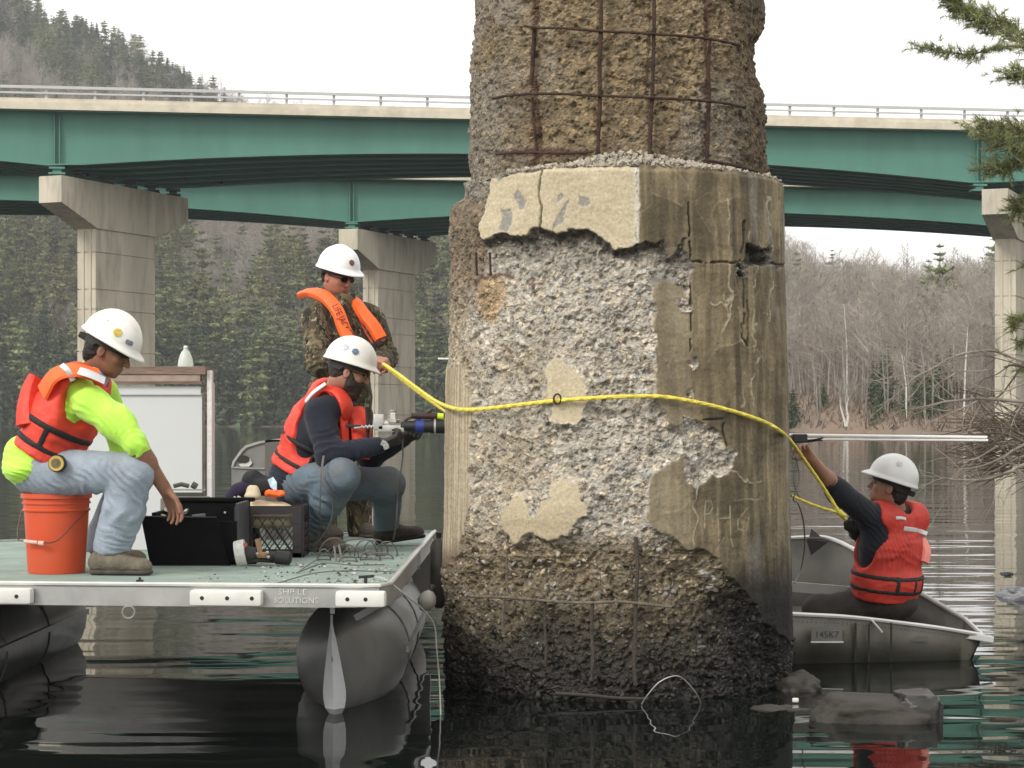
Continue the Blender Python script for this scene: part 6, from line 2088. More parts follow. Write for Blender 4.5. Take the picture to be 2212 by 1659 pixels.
# orange shoulder yoke with silver stripes
def ribbon(name, pts, nrms, w, th, m, parent, n=8, taper=None):
    """flat padded band: centre line, outward normals, width, thickness"""
    q = spline(pts, n); nq = spline(nrms, n)
    vs = []; prof = [(-.5, 0), (-.42, .8), (-.2, 1), (.2, 1), (.42, .8), (.5, 0), (.42, -.4), (-.42, -.4)]
    for i, p in enumerate(q):
        tdir = (q[min(i + 1, len(q) - 1)] - q[max(i - 1, 0)]).normalized()
        nn = Vector(nq[i]); nn = (nn - tdir * nn.dot(tdir)).normalized(); s = tdir.cross(nn)
        ww = w * (taper(i / (len(q) - 1)) if taper else 1)
        vs += [p + s * (a * ww) + nn * (b * th) for a, b in prof]
    k = len(prof); fs = [(i * k + j, i * k + (j + 1) % k, (i + 1) * k + (j + 1) % k, (i + 1) * k + j) for i in range(len(q) - 1) for j in range(k)]
    fs += [tuple(range(k))[::-1], tuple(range((len(q) - 1) * k, len(q) * k))]
    return MB().add(vs, fs).obj(name, m, parent, True)
yk = ribbon("shoulder_yoke", [P(92, 848, 9.30), P(118, 812, 9.26), P(160, 800, 9.24), P(212, 812, 9.28)], [(-.5, -.8, .3), (-.4, -.8, .6), (-.1, -.7, .9), (.3, -.7, .9)], .10, .012, m_orange, t)
ribbon("reflective_tape", [P(133, 788, 9.215), P(146, 800, 9.20), P(158, 822, 9.215)], [(-.3, -.8, .7)] * 3, .026, .004, m_tape, yk)
ribbon("reflective_tape", [P(170, 800, 9.20), P(195, 808, 9.205), P(226, 822, 9.23)], [(.1, -.7, .9)] * 3, .055, .004, m_tape, yk)
ribbon("back_pad", [P(62, 920, 9.36), P(62, 880, 9.38), P(70, 842, 9.42), P(80, 818, 9.44)], [(-.5, -.9, .2)] * 4, .10, .05, m_vest, t, taper=lambda s: 1 - .5 * s)
# tape measure on the hip
c = P(124, 1001, 9.24); Rx = Matrix.Rotation(math.pi / 2, 3, 'X')
tm = thing("tape_measure", "round yellow tape measure clipped at the seated man's hip", "tape measure", c)
MB().lathe([(0, -.02), (.036, -.02), (.040, -.014), (.040, .014), (.036, .02), (0, .02)], c, 24, Rx).obj("case", m_black, tm, True)
MB().lathe([(.022, .021), (.033, .021), (.035, .025), (.033, .028), (.022, .027)], c, 28, Rx).obj("ring", m_gold, tm, True)
MB().lathe([(0, .022), (.022, .022), (.022, .0245), (0, .0245)], c, 24, Rx).obj("dial", mat("olive_dial", (.14, .12, .05), rough=.4, var=.4, vscale=60), tm)

# ================================================================== standing man with the rope
t = person("standing man in leaf camouflage jacket, white hard hat and orange collar life jacket", deck(740, 1162) )
pel, che, nek = P(735, 888, 12.42), P(738, 745, 12.42), P(738, 662, 12.45)
fw = (.62, -.78, 0)
O = v3(P(729, 597, 12.42)); Mh = frame((.70, -.62, -.30))
rs, re, rw = P(678, 690, 12.30), P(690, 785, 12.16), P(796, 772, 12.02)
ls, le, lw = P(804, 690, 12.56), P(832, 772, 12.52), P(815, 785, 12.24)
b = Body(); add_torso(b, pel, che, nek, None, fw, -.02)
b.cap(v3(nek), O + Mh @ np.array([0, -.02, -.05]), .060, .062, .03)
add_head(b, O, Mh, jaw=1.18)
b.chain([rs, re, rw], [.05, .043, .030]); b.chain([ls, le, lw], [.05, .043, .030])
hand(b, v3(rw), v3(P(830, 780, 12.0)) - v3(rw), (0, .3, -1), (0, -1, .3), curl=.95, sc=1.15, tcurl=.6)
hand(b, v3(lw), v3(P(822, 788, 12.0)) - v3(lw), (-.3, .2, -1), (-1, 0, 0), curl=1.0, sc=1.08, tcurl=.8)
grow_mesh("body", b, m_skin2, t, .005)
head_extras(t, O, Mh, 1, m_hairn, m_eye=m_eye, glasses=('dark', m_glass_d))
hard_hat(t, O, Mh, m_hat2, tilt=math.radians(4), stickers=((12, 22, .022, mat("dark_red_sticker", (.16, .07, .06), rough=.4, var=.8, vscale=120), 'star'),), rear=False)
b = Body(); sd_, f_, u_, M_ = add_torso(b, pel, che, nek, None, fw, .032, sh=.15)
b.cap(v3(nek) - u_ * .02, v3(nek) + u_ * .055 + f_ * .02, .085, .078, .02)
b.chain([rs, re, v3(re) * .12 + v3(rw) * .88], [.086, .076, .060], k=.04); b.chain([ls, le, v3(le) * .15 + v3(lw) * .85], [.084, .074, .060], k=.04)
b.ell(v3(P(735, 850, 12.4)), (.20, .16, .14), M_, .05)
b.cap(v3(nek) + u_ * .03 + f_ * .02, v3(nek) + u_ * .12 + f_ * .03, .060, .070, .01, op='s')
grow_mesh("jacket", b, m_camo, t, .008, rough=.010, rscale=9, folds=((re, (0, .3, 1), .014, .06, .16), (P(730, 800, 12.2), (1, 0, .8), .012, .06, .15), (P(665, 740, 12.2), (.3, 0, 1), .010, .07, .14), (le, (0, 0, 1), .012, .05, .12)))
b = Body(); b.chain([P(705, 900, 12.36), P(703, 1030, 12.30), P(700, 1150, 12.38)], [.105, .088, .075], k=.04); b.chain([P(768, 900, 12.48), P(775, 1030, 12.44), P(778, 1150, 12.5)], [.105, .088, .075], k=.04)
b.ell(v3(P(735, 895, 12.42)), (.185, .14, .13), M_, .05)
grow_mesh("trousers", b, m_camo, t, .010, rough=.008, rscale=9)
boot(t, deck(690, 1160), deck(730, 1168), P(700, 1140, 12.38), m_boot2, m_sole, h=.008); boot(t, deck(768, 1156), deck(808, 1163), P(778, 1138, 12.5), m_boot2, m_sole, h=.008)
sa = ribbon("life_collar", [P(650, 640, 12.62), P(672, 634, 12.42), P(702, 643, 12.28), P(728, 672, 12.22), P(745, 715, 12.17), P(768, 762, 12.14)], [(-.5, -.2, .9), (-.4, -.4, .9), (0, -.8, .6), (.3, -1, .2), (.4, -1, .1), (.4, -1, .1)], .082, .030, m_orange, t, taper=lambda s: .55 + .45 * min(1, s * 3))
sb = ribbon("life_collar", [P(740, 640, 12.60), P(765, 652, 12.44), P(785, 680, 12.36), P(806, 705, 12.32), P(822, 733, 12.30)], [(.4, -.3, .8), (.5, -.8, .4), (.5, -.9, .2), (.5, -1, .1), (.5, -1, .1)], .080, .030, m_orange, t, taper=lambda s: .75 + .3 * min(1, s * 2))
ribbon("collar_edge", [P(768, 660, 12.42), P(778, 692, 12.35), P(792, 722, 12.30), P(806, 742, 12.27)], [(.2, -1, .1)] * 4, .010, .008, m_vest2, t)
ribbon("chest_strap", [P(762, 745, 12.15), P(785, 755, 12.18), P(815, 745, 12.25)], [(.3, -1, 0)] * 3, .035, .008, m_strapb, t)
dirv = P(760, 742, 12.1) - P(716, 655, 12.1)
place_text("LIFE JACKET", .056, P(735, 696, 12.15), dirv, Vector((.6, -.1, .5)), m_strapb, t, sx=.72, extr=.001)

# ================================================================== crouching man with the coring tool
t = person("crouching bearded man in navy sweatshirt, red life vest, jeans and white hard hat", deck(720, 1186))
pel, che, nek = P(640, 1030, 11.15), P(676, 935, 11.13), P(722, 848, 11.10)
fw = (.93, .30, -.45)
O = v3(P(753, 803, 11.02)); Mh = frame((.93, .05, -.30))
rs, re, rw = P(690, 893, 10.93), P(712, 985, 10.82), P(818, 962, 10.80)
ls, le, lw = P(745, 885, 11.32), P(800, 990, 11.42), P(872, 948, 11.25)
b = Body(); add_torso(b, pel, che, nek, None, fw, -.02)
b.cap(v3(nek), O + Mh @ np.array([0, -.03, -.05]), .058, .062, .03)
add_head(b, O, Mh, jaw=1.05)
b.chain([rs, re, rw], [.05, .043, .030]); b.chain([ls, le, lw], [.05, .043, .030])
grow_mesh("body", b, m_skin3, t, .005)
head_extras(t, O, Mh, 1, m_hairn, beard=True, beardm=m_hairn, m_eye=m_eye, glasses=('clear', m_glass_d))
hard_hat(t, O, Mh, m_hat1, tilt=math.radians(2), brimk=.55, stickers=((84, 24, .022, mat("blue_sticker", (.03, .06, .14), rough=.35, var=.8, vscale=120, col2=(.2, .35, .5)), 'star'), (112, 28, .019, mat("pale_sticker", (.52, .54, .6), rough=.4, var=.3, vscale=90), 'o')), rear=False)
b = Body(); sd_, f_, u_, M_ = add_torso(b, pel, che, nek, None, fw, .014)
b.cap(v3(nek) - u_ * .02, v3(nek) + u_ * .02, .070, .066, .02)
b.chain([rs, re, rw], [.086, .070, .046], k=.04); b.chain([ls, le, lw], [.070, .062, .046], k=.04)
b.ell(v3(P(622, 1035, 11.15)), (.09, .15, .10), None, .05)
grow_mesh("sweatshirt", b, m_navy, t, .0075, rough=.006, rscale=10, folds=((re, v3(re) - v3(rs), .008, .09, .13), (v3(re) * .5 + v3(rw) * .5, (1, 0, .5), .008, .07, .12), (P(615, 1030, 11.0), (.2, 0, 1), .010, .05, .12)))
b = Body(); b.cap(v3(nek) + u_ * .0 + f_ * .01, v3(nek) + u_ * .035 + f_ * .012, .072, .066, .01); b.cap(v3(nek) - u_ * .02, v3(nek) + u_ * .10 + f_ * .015, .056, .060, .01, op='s')
grow_mesh("collar", b, m_collar, t, .005)
for w_, dd, tip in ((rw, P(856, 950, 10.80), (0, 0, 1)), (lw, P(900, 935, 11.12), (0, 0, 1))):
    b = Body(); w_ = v3(w_); dv = unit(v3(dd) - w_)
    hand(b, w_, dv, (.2, .5, 1) if tip else 0, (.3, .6, .6), curl=.95, sc=1.15, tcurl=.9)
    b.cap(w_ - dv * .04, w_ + dv * .01, .040, .036, .02)
    g_ = grow_mesh("glove", b, m_glove, t, .005)
ribbon("glove_cuff_label", [P(824, 955, 10.74), P(832, 960, 10.74), P(836, 970, 10.74)], [(0, -1, .2)] * 3, .030, .004, mat("glove_label", (.3, .3, .3), rough=.7, var=.6, vscale=90), t)
b = Body()
kn, kf = P(738, 1030, 10.76), P(838, 1046, 11.24)
an, af = P(672, 1146, 11.02), P(834, 1142, 11.58)
b.ell(v3(P(645, 1045, 11.16)), (.14, .17, .115), None, .05)
b.chain([P(648, 1045, 11.06), kn, an], [.110, .088, .072], k=.04)
b.chain([P(660, 1042, 11.30), kf, af], [.105, .088, .070], k=.04)
b.chain([kn, v3(kn) * .55 + v3(an) * .45], [.085, .090], k=.03)
b.plane(P(672, 1172, 11.0), (.1, 0, -1))
grow_mesh("jeans", b, m_jean2, t, .0075, rough=.007, rscale=12, folds=((P(705, 1060, 10.8), (.6, 0, 1), .013, .08, .12), (P(672, 1130, 10.9), (.5, 0, 1), .012, .065, .12), (P(830, 1080, 11.3), (.3, 0, 1), .008, .08, .14), (P(650, 1090, 11.0), (.9, 0, .6), .010, .08, .12)))
boot(t, deck(640, 1188), deck(742, 1195), P(668, 1150, 11.02), m_boot1, m_sole)
h0 = v3(deck(812, 1177)); boot(t, h0, h0 + v3((.285, -.06, .045)), P(832, 1140, 11.6), m_boot2, m_rubber)
tb = Body(); add_torso(tb, pel, che, nek, None, fw, .014)
vest(t, tb, [(rs, re), (ls, le)], nek, sd_, f_, u_, v3(pel), m_vest, m_strapb, bands=((.085, .012), (.20, .012)), bottom=.03, verts=((.99, .085, .20, 1, .012),), armr=.118, cutneck=.105, bites=((P(688, 888, 10.88), .115), (P(672, 925, 10.92), .09)))
yk = ribbon("shoulder_yoke", [P(650, 882, 10.98), P(672, 853, 10.93), P(704, 838, 10.93), P(728, 862, 10.94), P(742, 905, 10.94), P(745, 960, 10.94)], [(-.6, -.8, .3), (-.4, -.8, .7), (0, -.8, .8), (.6, -.8, .4), (.6, -.9, .1), (.5, -.9, 0)], .050, .012, m_vest, t)
ribbon("reflective_tape", [P(661, 868, 10.93), P(678, 848, 10.91), P(704, 829, 10.91)], [(-.4, -.8, .7)] * 3, .026, .008, m_tape, yk)
fp = ribbon("front_pad", [P(764, 888, 11.04), P(776, 915, 11.0), P(780, 955, 10.98), P(776, 990, 10.98)], [(.5, -.85, .1)] * 4, .11, .04, m_vest, t)
ribbon("strap", [P(792, 880, 10.93), P(795, 930, 10.90), P(792, 970, 10.90)], [(.4, -.9, .1)] * 3, .020, .006, m_strapb, fp)
ribbon("strap", [P(748, 918, 10.92), P(775, 922, 10.90), P(805, 920, 10.93)], [(.4, -.9, .1)] * 3, .020, .006, m_strapb, fp)

# coring tool pressed against the pier
tl = thing("coring_tool", "silver and black coupling tool held level against the pier by the crouching man", "tool", P(880, 925, 11.0))
da = 10.88
m_nick = mat("nickel_fitting", (.50, .49, .46), rough=.38, metal=.6, var=.15, vscale=20)
Ry = Matrix.Rotation(math.pi / 2, 3, 'Y')
q = lambda x, y: P(x, y, da)
MB().box(q(818, 912), (.055, .05, .085), None, .006).box(q(845, 926), (.14, .05, .038), None, .006).lathe([(0, -.03), (.018, -.03), (.018, .03), (0, .03)], q(830, 915), 16, Ry).obj("manifold", m_nick, tl, True)
MB().lathe([(0, 0), (.034, 0), (.036, .004), (.036, .018), (.026, .022), (.024, .05), (.022, .055), (.024, .062), (0, .064)], q(849, 914), 6).lathe([(.0, .064), (.022, .064), (.022, .07), (0, .07)], q(849, 914), 20).obj("valve_cap", m_nick, tl)
MB().lathe([(0, 0), (.026, 0), (.026, .03), (.030, .03), (.030, .07), (.034, .07), (.034, .16), (.038, .16), (.038, .24), (0, .24)], q(866, 921), 24, Ry).obj("barrel", m_black, tl, True)
MB().lathe([(.030, 0), (.036, 0), (.036, .045), (.030, .045)], q(898, 921), 24, Ry).obj("blue_band", mat("blue_band", (.02, .035, .22), rough=.4), tl, True)
MB().lathe([(.036, 0), (.042, .0), (.042, .01), (.036, .01)], q(938, 921), 24, Ry).obj("clamp_ring", m_nick, tl, True)
MB().tube([q(888, 898), q(945, 899)], .016, 12).tube([q(905, 906), q(920, 894), q(935, 884)], .007, 8).tube([q(866, 918), q(880, 905), q(892, 900)], .007, 8).obj("hose", mat("dark_brown_hose", (.04, .018, .014), rough=.6), tl, True)
MB().tube([q(945, 899), q(958, 900)], .017, 14).obj("yellow_tip", mat("fluorescent_tip", (.62, .80, .02), rough=.4), tl, True)
MB().tube([q(865, 924), q(895, 925)], .014, 10).obj("pale_sleeve", mat("pale_sleeve", (.36, .36, .26), rough=.4), tl, True)
mb = MB()
for k in range(9): mb.lathe([(.006, 0), (.010, .002), (.010, .008), (.006, .010)], q(780 + k * 4, 922 - k * .2 + (k % 2) * 2), 8, Ry)
mb.tube([q(765, 925), q(812, 920)], .006, 8).obj("hose_fitting", m_nick, tl, True)
tag(MB().tube(spline([P(869, 940, 10.85), P(870, 985, 10.9), P(864, 1030, 10.9), P(859, 1080, 11.0), P(856, 1130, 11.0), P(850, 1165, 11.1)], 8), .004, 6).obj("tool_cable", m_cable, None, True), "thin cable hanging from the coring tool down to the deck", "cable")
tag(MB().tube(spline([P(700, 985, 10.72), P(697, 1010, 10.66), P(699, 1030, 10.62), P(712, 1050, 10.64), P(719, 1085, 10.70), P(715, 1125, 10.75), P(695, 1160, 10.8), P(672, 1192, 10.85)], 8), .0045, 6).obj("vest_cable", m_cable, None, True), "grey cable looping down over the crouching man's near knee", "cable")
tag(MB().tube(spline([P(698, 985, 10.73), P(694, 1015, 10.68), P(692, 1050, 10.66), P(691, 1100, 10.70), P(690, 1150, 10.85), P(680, 1190, 10.9)], 8), .0035, 6).obj("vest_cable", m_cable, None, True), "second thinner cable hanging straight before the crouching man's shin", "cable")

# rags, gloves and foam in and on the crate
def blob(name, label, cat, prims, m, h=.007, rough=.010, rs_=16, base=None):
    b = Body()
    for p in prims: b.ell(p[0], p[1], None, .03)
    lo, hi = b.bounds()
    o = grow_mesh(name, b, m, None, h, rough=rough, rscale=rs_)
    return tag(o, label, cat)
cA = lambda x, y, dd=.15: P(x, y, dm + dd)
blob("foam_block", "cream foam block inside the black milk crate", "foam block", [(cA(582, 1112, .10), (.125, .08, .07)), (cA(612, 1116, .10), (.07, .08, .065)), (cA(556, 1110, .10), (.07, .08, .07))], mat("cream_foam", (.72, .60, .40), rough=.9, var=.1, vscale=10), rough=.006)
blob("rag", "dark purple rag heaped on the crate's left corner", "rag", [(cA(518, 1062), (.055, .07, .05)), (cA(505, 1075), (.04, .06, .03)), (cA(530, 1056), (.04, .05, .035))], mat("purple_cloth", (.022, .014, .040), rough=.95, var=.3))
blob("rag", "black folded jacket heaped on top of the milk crate", "jacket", [(cA(560, 1045, .2), (.10, .08, .045)), (cA(545, 1035, .2), (.05, .07, .05)), (cA(580, 1056, .2), (.08, .08, .04))], mat("black_cloth", (.022, .022, .024), rough=.95, var=.4), rough=.018)
blob("work_glove", "pale leather work glove lying on the crate's front edge", "glove", [(cA(545, 1072, .02), (.045, .035, .022)), (cA(552, 1062, .03), (.018, .02, .03)), (cA(540, 1060, .03), (.014, .018, .026))], mat("pale_leather", (.55, .46, .32), rough=.9, var=.2))
blob("orange_cloth", "bright orange cloth corner poking out of the crate", "cloth", [(cA(598, 1068, .05), (.045, .035, .014)), (cA(585, 1066, .05), (.02, .03, .012))], m_orange, rough=.02, rs_=30)
o = MB().add([cA(578, 1036, .10), cA(590, 1030, .12), cA(598, 1042, .10), cA(598, 1064, .09), cA(584, 1052, .09)], [(0, 1, 2, 3, 4)]).obj("blue_paper", mat("pale_blue_paper", (.45, .6, .7), rough=.7)); tag(o, "pale blue folded paper sticking up from the crate", "paper"); o.modifiers.new("thick", "SOLIDIFY").thickness = .003
o = MB().box(P(518, 1077, dm - .1), (.03, .02, .018), Matrix.Rotation(.5, 3, 'Y')).box(P(508, 1077, dm - .1), (.02, .02, .016), Matrix.Rotation(.5, 3, 'Y')).obj("white_clips", m_white)
tag(o, "two small white clips on the rim of the black case", "clips"); o['kind'] = 'thing'

# ================================================================== yellow rope round the pier
m_rope = mat("yellow_braided_rope", (.86, .72, .10), rough=.6, var=.14, vscale=30, bump=1, bscale=160, dirt=.1, dcol=(.4, .32, .08))
RP = .905
pts = [P(816, 782, 12.0), P(829, 787, 11.95), P(860, 808, 11.6), P(900, 838, 11.2), P(940, 866, 10.85)]
pts += [surf(x, y, RP) for x, y in ((972, 880), (1005, 885), (1050, 883), (1110, 876), (1200, 866), (1280, 860), (1340, 857), (1400, 856), (1440, 858), (1500, 868), (1560, 882), (1620, 900), (1660, 916), (1690, 935))]
pts += [P(1712, 958, 10.75), P(1735, 990, 11.05), P(1770, 1040, 11.2), P(1796, 1080, 11.28), P(1813, 1107, 11.3), P(1826, 1122, 11.36)]
ropeo = thing("yellow_rope", "yellow braided rope stretched round the concrete pier between two men's hands", "rope", P(1200, 866, 9.65))
q_ = spline(pts, 12)
mb = MB(); dense = []
L_ = 0
for i in range(len(q_) - 1):
    k = max(1, int((q_[i + 1] - q_[i]).length / .006))
    for j in range(k): dense.append(q_[i].lerp(q_[i + 1], j / k))
dense.append(q_[-1])
def braid(path, r, n=10):
    v = []; 
    prev = None
    for i, p in enumerate(path):
        tt = (path[min(i + 1, len(path) - 1)] - path[max(i - 1, 0)]).normalized()
        a = tt.cross(Vector((0, 0, 1))) if prev is None else prev - tt * prev.dot(tt)
        if a.length < 1e-4: a = tt.cross(Vector((1, 0, 0)))
        a.normalize(); prev = a; b = tt.cross(a)
        for k in range(n):
            an = 2 * math.pi * k / n
            rr = r * (1 + .08 * math.cos(3 * an + i * .75))
            v.append(p + (a * math.cos(an) + b * math.sin(an)) * rr)
    f = [(i * n + k, i * n + (k + 1) % n, (i + 1) * n + (k + 1) % n, (i + 1) * n + k) for i in range(len(path) - 1) for k in range(n)]
    return v, f
v_, f_ = braid(dense, .0100)
MB().add(v_, f_).obj("front_run", m_rope, ropeo, True)
def straight(a, b, st=.008):
    n = int((b - a).length / st); return [a.lerp(b, i / n) + Vector((0, 0, -.008 * math.sin(math.pi * i / n))) for i in range(n + 1)]
v_, f_ = braid(straight(P(829, 789, 12.0), P(966, 892, 11.1)), .008); MB().add(v_, f_).obj("back_run", m_rope, ropeo, True)
v_, f_ = braid(straight(P(1708, 1070, 11.0), P(1814, 1108, 11.32)), .008); MB().add(v_, f_).obj("back_run", m_rope, ropeo, True)
b = Body(); kk = v3(P(1814, 1108, 11.3)); b.ell(kk, (.018, .016, .017), None, .02); b.ell(kk + v3((.02, 0, -.014)), (.015, .014, .014), None, .02)
grow_mesh("knot", b, m_rope, ropeo, .004, rough=.006, rscale=70)
# small steel ring on the rope
rc = surf(1204, 862, RP + .012)
MB().tube([rc + Vector((math.cos(a) * .017, -.012 * math.sin(a) * 0, math.sin(a) * .024)) for a in np.linspace(0, 2 * math.pi, 20)], .0045, 6).obj("shackle", m_rebar, ropeo, True)
tag(MB().tube(spline([P(1719, 985, 10.9), P(1727, 1030, 10.9), P(1718, 1065, 10.85), P(1714, 1080, 10.85), P(1725, 1090, 10.95), P(1736, 1130, 11.1), P(1738, 1180, 11.3), P(1730, 1230, 11.4), P(1716, 1260, 11.3)], 8), .004, 6).tube(spline([P(1727, 985, 10.9), P(1716, 1020, 10.88), P(1716, 1050, 10.85), P(1727, 1075, 10.9)], 8), .003, 6).obj("thin_cable", m_cable, None, True), "thin dark cable hanging by the pier's right edge into the small boat", "cable")

# ================================================================== two white poles sticking out to the right and their clamp
dp = 11.45
m_pole = mat("white_pole", (.86, .85, .82), rough=.4, var=.04)
for y0, y1, x1, lab in ((939, 945, 2132, "upper of the two white poles reaching right from behind the pier"), (949, 951.5, 2134, "lower of the two white poles reaching right from behind the pier")):
    a, b_ = P(1500, y0 - 1.5, dp), P(x1, y1, dp)
    pe = thing("white_pole", lab, "pole", a, "white poles behind the pier")
    MB().tube([a, b_], .009 if y0 < 945 else .007, 10).obj("shaft", m_pole, pe, True)
MB_ = MB().box(P(1727, 947, dp - .02), (.085, .05, .05), None, .008).tube([P(1738, 952, dp - .03), P(1765, 949, dp - .02), P(1778, 946, dp)], .005, 6).tube([P(1738, 955, dp - .03), P(1778, 950, dp)], .005, 6)
tag(MB_.obj("pole_clamp", m_black, None), "black clamp holding the white poles at the pier's right edge", "clamp")
a = P(946, 775, 11.6); o = MB().tube([a, a + Vector((.35, .0, -.004))], .006, 8).obj("pole_end", m_pole, None, True)
tag(o, "short end of a white rod showing left of the pier, above the rope", "pole")

# ================================================================== small aluminium boat at the right
sb = thing("jon_boat", "small dented aluminium boat at the right behind the pier, with one man in it", "boat", P(1900, 1400, 11.6))
m_hull = mat("dull_boat_aluminium", (.13, .125, .105), rough=.5, metal=.55, var=.2, vscale=3, dirt=.8, dcol=(.07, .068, .04), dscale=4, bump=.2, bscale=8)
m_hull_in = mat("boat_inside", (.13, .125, .11), rough=.55, metal=.4, var=.2, vscale=3, dirt=.6, dcol=(.06, .055, .045), dscale=4)
m_gun = mat("bright_gunwale", (.60, .60, .57), rough=.35, metal=.55, var=.1, vscale=6)
near = [P(1480, 1312, 11.1), P(1600, 1318, 11.13), P(1715, 1327, 11.18), P(1830, 1333, 11.22), P(1930, 1344, 11.27), P(2030, 1357, 11.32), P(2122, 1372, 11.4)]
far = [P(1480, 1190, 13.0), P(1600, 1172, 12.9), P(1740, 1161, 12.8), P(1800, 1166, 12.72), P(1880, 1208, 12.4), P(1990, 1282, 12.0), P(2085, 1338, 11.62)]
nb = []
for p in near:
    f_in = .10
    nb.append(Vector((p.x - .03 * (p.x > 2.4), p.y + .10, -.10)))
fb = [Vector((p.x, p.y - .16, -.10)) for p in far]
nearS = spline(near, 4); farS = spline(far, 4); nbS = spline(nb, 4); fbS = spline(fb, 4)
nbS[-1] = Vector((nearS[-1].x - .10, nearS[-1].y + .06, -.10)); fbS[-1] = Vector((farS[-1].x - .08, farS[-1].y - .05, -.10))
def strip(A, B, nm, m, parent, th=.004):
    n = len(A)
    vs = list(A) + list(B)
    me = MB().add(vs, [(i, i + 1, i + 1 + n, i + n) for i in range(n - 1)])
    o = me.obj(nm, m, parent, True)
    md = o.modifiers.new("thick", 'SOLIDIFY'); md.thickness = th
    return o
strip(nearS, nbS, "near_side", m_hull, sb, .006); strip(farS, fbS, "far_side", m_hull_in, sb, .006)
strip([nearS[-1], farS[-1]], [nbS[-1], fbS[-1]], "end_plate", m_hull, sb, .006)
strip([Vector((p.x, p.y, .05)) for p in nbS], [Vector((p.x, p.y, .05)) for p in fbS], "floor", m_hull_in, sb, .006)
MB().tube(nearS, .013, 8).obj("near_gunwale", m_gun, sb, True); MB().tube(farS, .014, 8).obj("far_gunwale", m_gun, sb, True)
MB().tube([nearS[-1], farS[-1]], .014, 8).obj("end_rail", m_gun, sb, True)
MB().box(nearS[-1] + Vector((-.02, 0, -.012)), (.16, .05, .035), Matrix.Rotation(.16, 3, 'Y'), .004).obj("corner_cap", m_gun, sb)
# thwarts
def thwart(xa, za):
    i = min(range(len(nearS)), key=lambda k: abs(nearS[k].x - xa)); j = min(range(len(farS)), key=lambda k: abs(farS[k].x - xa - .05))
    a, b_ = nearS[i], farS[j]
    a = Vector((a.x, a.y + .03, za)); b_ = Vector((b_.x, b_.y - .03, za))
    MB().bar(a, b_, .26, .03).obj("thwart", m_hull_in, sb)
thwart(P(1760, 0, 11.5).x, .17); thwart(P(1950, 0, 11.5).x, .13)
# inner mid rail on the far side
MB().bar(P(1600, 1258, 12.6), P(1840, 1278, 12.3), .03, .06).obj("inner_rail", m_gun, sb)
MB().add([P(1742, 1166, 12.72), P(1790, 1170, 12.68), P(1752, 1200, 12.70)], [(0, 1, 2)]).obj("corner_knee", m_rubber, sb)
MB().add([P(1748, 1160, 12.75), P(1753, 1142, 12.78), P(1774, 1160, 12.72)], [(0, 1, 2)]).obj("oarlock", m_rubber, sb)
MB().tube([nearS[14] + Vector((0, -.01, 0)), nearS[14] + Vector((.06, -.02, -.07))], .006, 6).obj("latch_pin", m_gun, sb)
pl = P(1786, 1370, 11.15)
plate = MB().box(pl, (.17, .006, .075)).obj("number_plate", mat("dull_plate", (.17, .17, .15), rough=.5, metal=.3, var=.2), sb)
place_text("145K7", .05, pl + Vector((0, -.005, -.018)), (1, 0, 0), (0, 0, 1), mat("plate_digits", (.05, .05, .04), rough=.6), sb, sx=1.0)
MB().bar(pl + Vector((-.088, -.004, -.042)), pl + Vector((.09, -.004, -.042)), .008).obj("plate_ledge", m_gun, sb)
rv = MB()
for i_ in range(1, len(nearS) - 1):
    for q_k in (0.0, .33, .66):
        a_ = nearS[i_].lerp(nearS[i_ + 1], q_k); b2_ = nbS[i_].lerp(nbS[min(i_ + 1, len(nbS) - 1)], q_k)
        for hh_ in (.10, .46):
            pp_ = a_.lerp(b2_, hh_) + Vector((0, -.006, 0)); rv.box(pp_, (.006, .004, .006))
rv.obj('rivets', m_hull, sb, kind='stuff')
for x_ in (1848, 1877, 1925): MB().bar(P(x_, 1345, 11.21), P(x_, 1428, 11.28), .012, .012).obj("hull_rib", m_hull, sb)

# ================================================================== man in the small boat
t = person("man in the small boat, dark shirt and red life vest, arm raised along the rope", P(1930, 1420, 11.8))
pel, che, nek = P(1912, 1285, 11.75), P(1920, 1195, 11.72), P(1936, 1100, 11.70)
fw = (-.62, .75, .05)
O = v3(P(1922, 1052, 11.68)); Mh = frame((-.90, .22, .26))
ls, le, lw = P(1893, 1128, 11.62), P(1812, 1062, 11.45), P(1752, 990, 11.30)
rs, re, rw = P(1972, 1130, 11.85), P(1935, 1200, 12.05), P(1850, 1150, 11.75)
b = Body(); add_torso(b, pel, che, nek, None, fw, -.02)
b.cap(v3(nek), O + Mh @ np.array([0, -.03, -.05]), .054, .056, .03)
add_head(b, O, Mh)
b.chain([ls, le, lw], [.05, .043, .030], k=.025); b.chain([le, v3(le) * .6 + v3(lw) * .4], [.043, .044])
b.chain([rs, re, rw], [.05, .043, .030])
hand(b, v3(lw), v3(P(1724, 958, 11.25)) - v3(lw), (-.3, -.8, -.4), (-.5, 0, -.8), curl=.75, sc=1.05)
grow_mesh("body", b, m_skin4, t, .005)
b = Body(); hand(b, v3(rw), v3(P(1816, 1112, 11.45)) - v3(rw), (-.2, -.3, .9), (0, -1, .3), curl=.95, sc=1.15); b.cap(v3(rw), v3(P(1868, 1165, 11.85)), .036, .042, .02)
grow_mesh("glove", b, m_glove, t, .005)
head_extras(t, O, Mh, 2, m_hairb, m_eye=m_eye)
hard_hat(t, O, Mh, m_hat3, tilt=math.radians(3), stickers=((-95, 42, .017, mat("faint_sticker", (.5, .5, .49), rough=.4, var=.2, vscale=80), 'o'),))
b = Body(); sd_, f_, u_, M_ = add_torso(b, pel, che, nek, None, fw, .014)
b.chain([ls, le, v3(le) * .72 + v3(lw) * .28], [.084, .062, .052], k=.05)
b.cap(ls, v3(P(1896, 1180, 11.62)), .08, .09, .05)
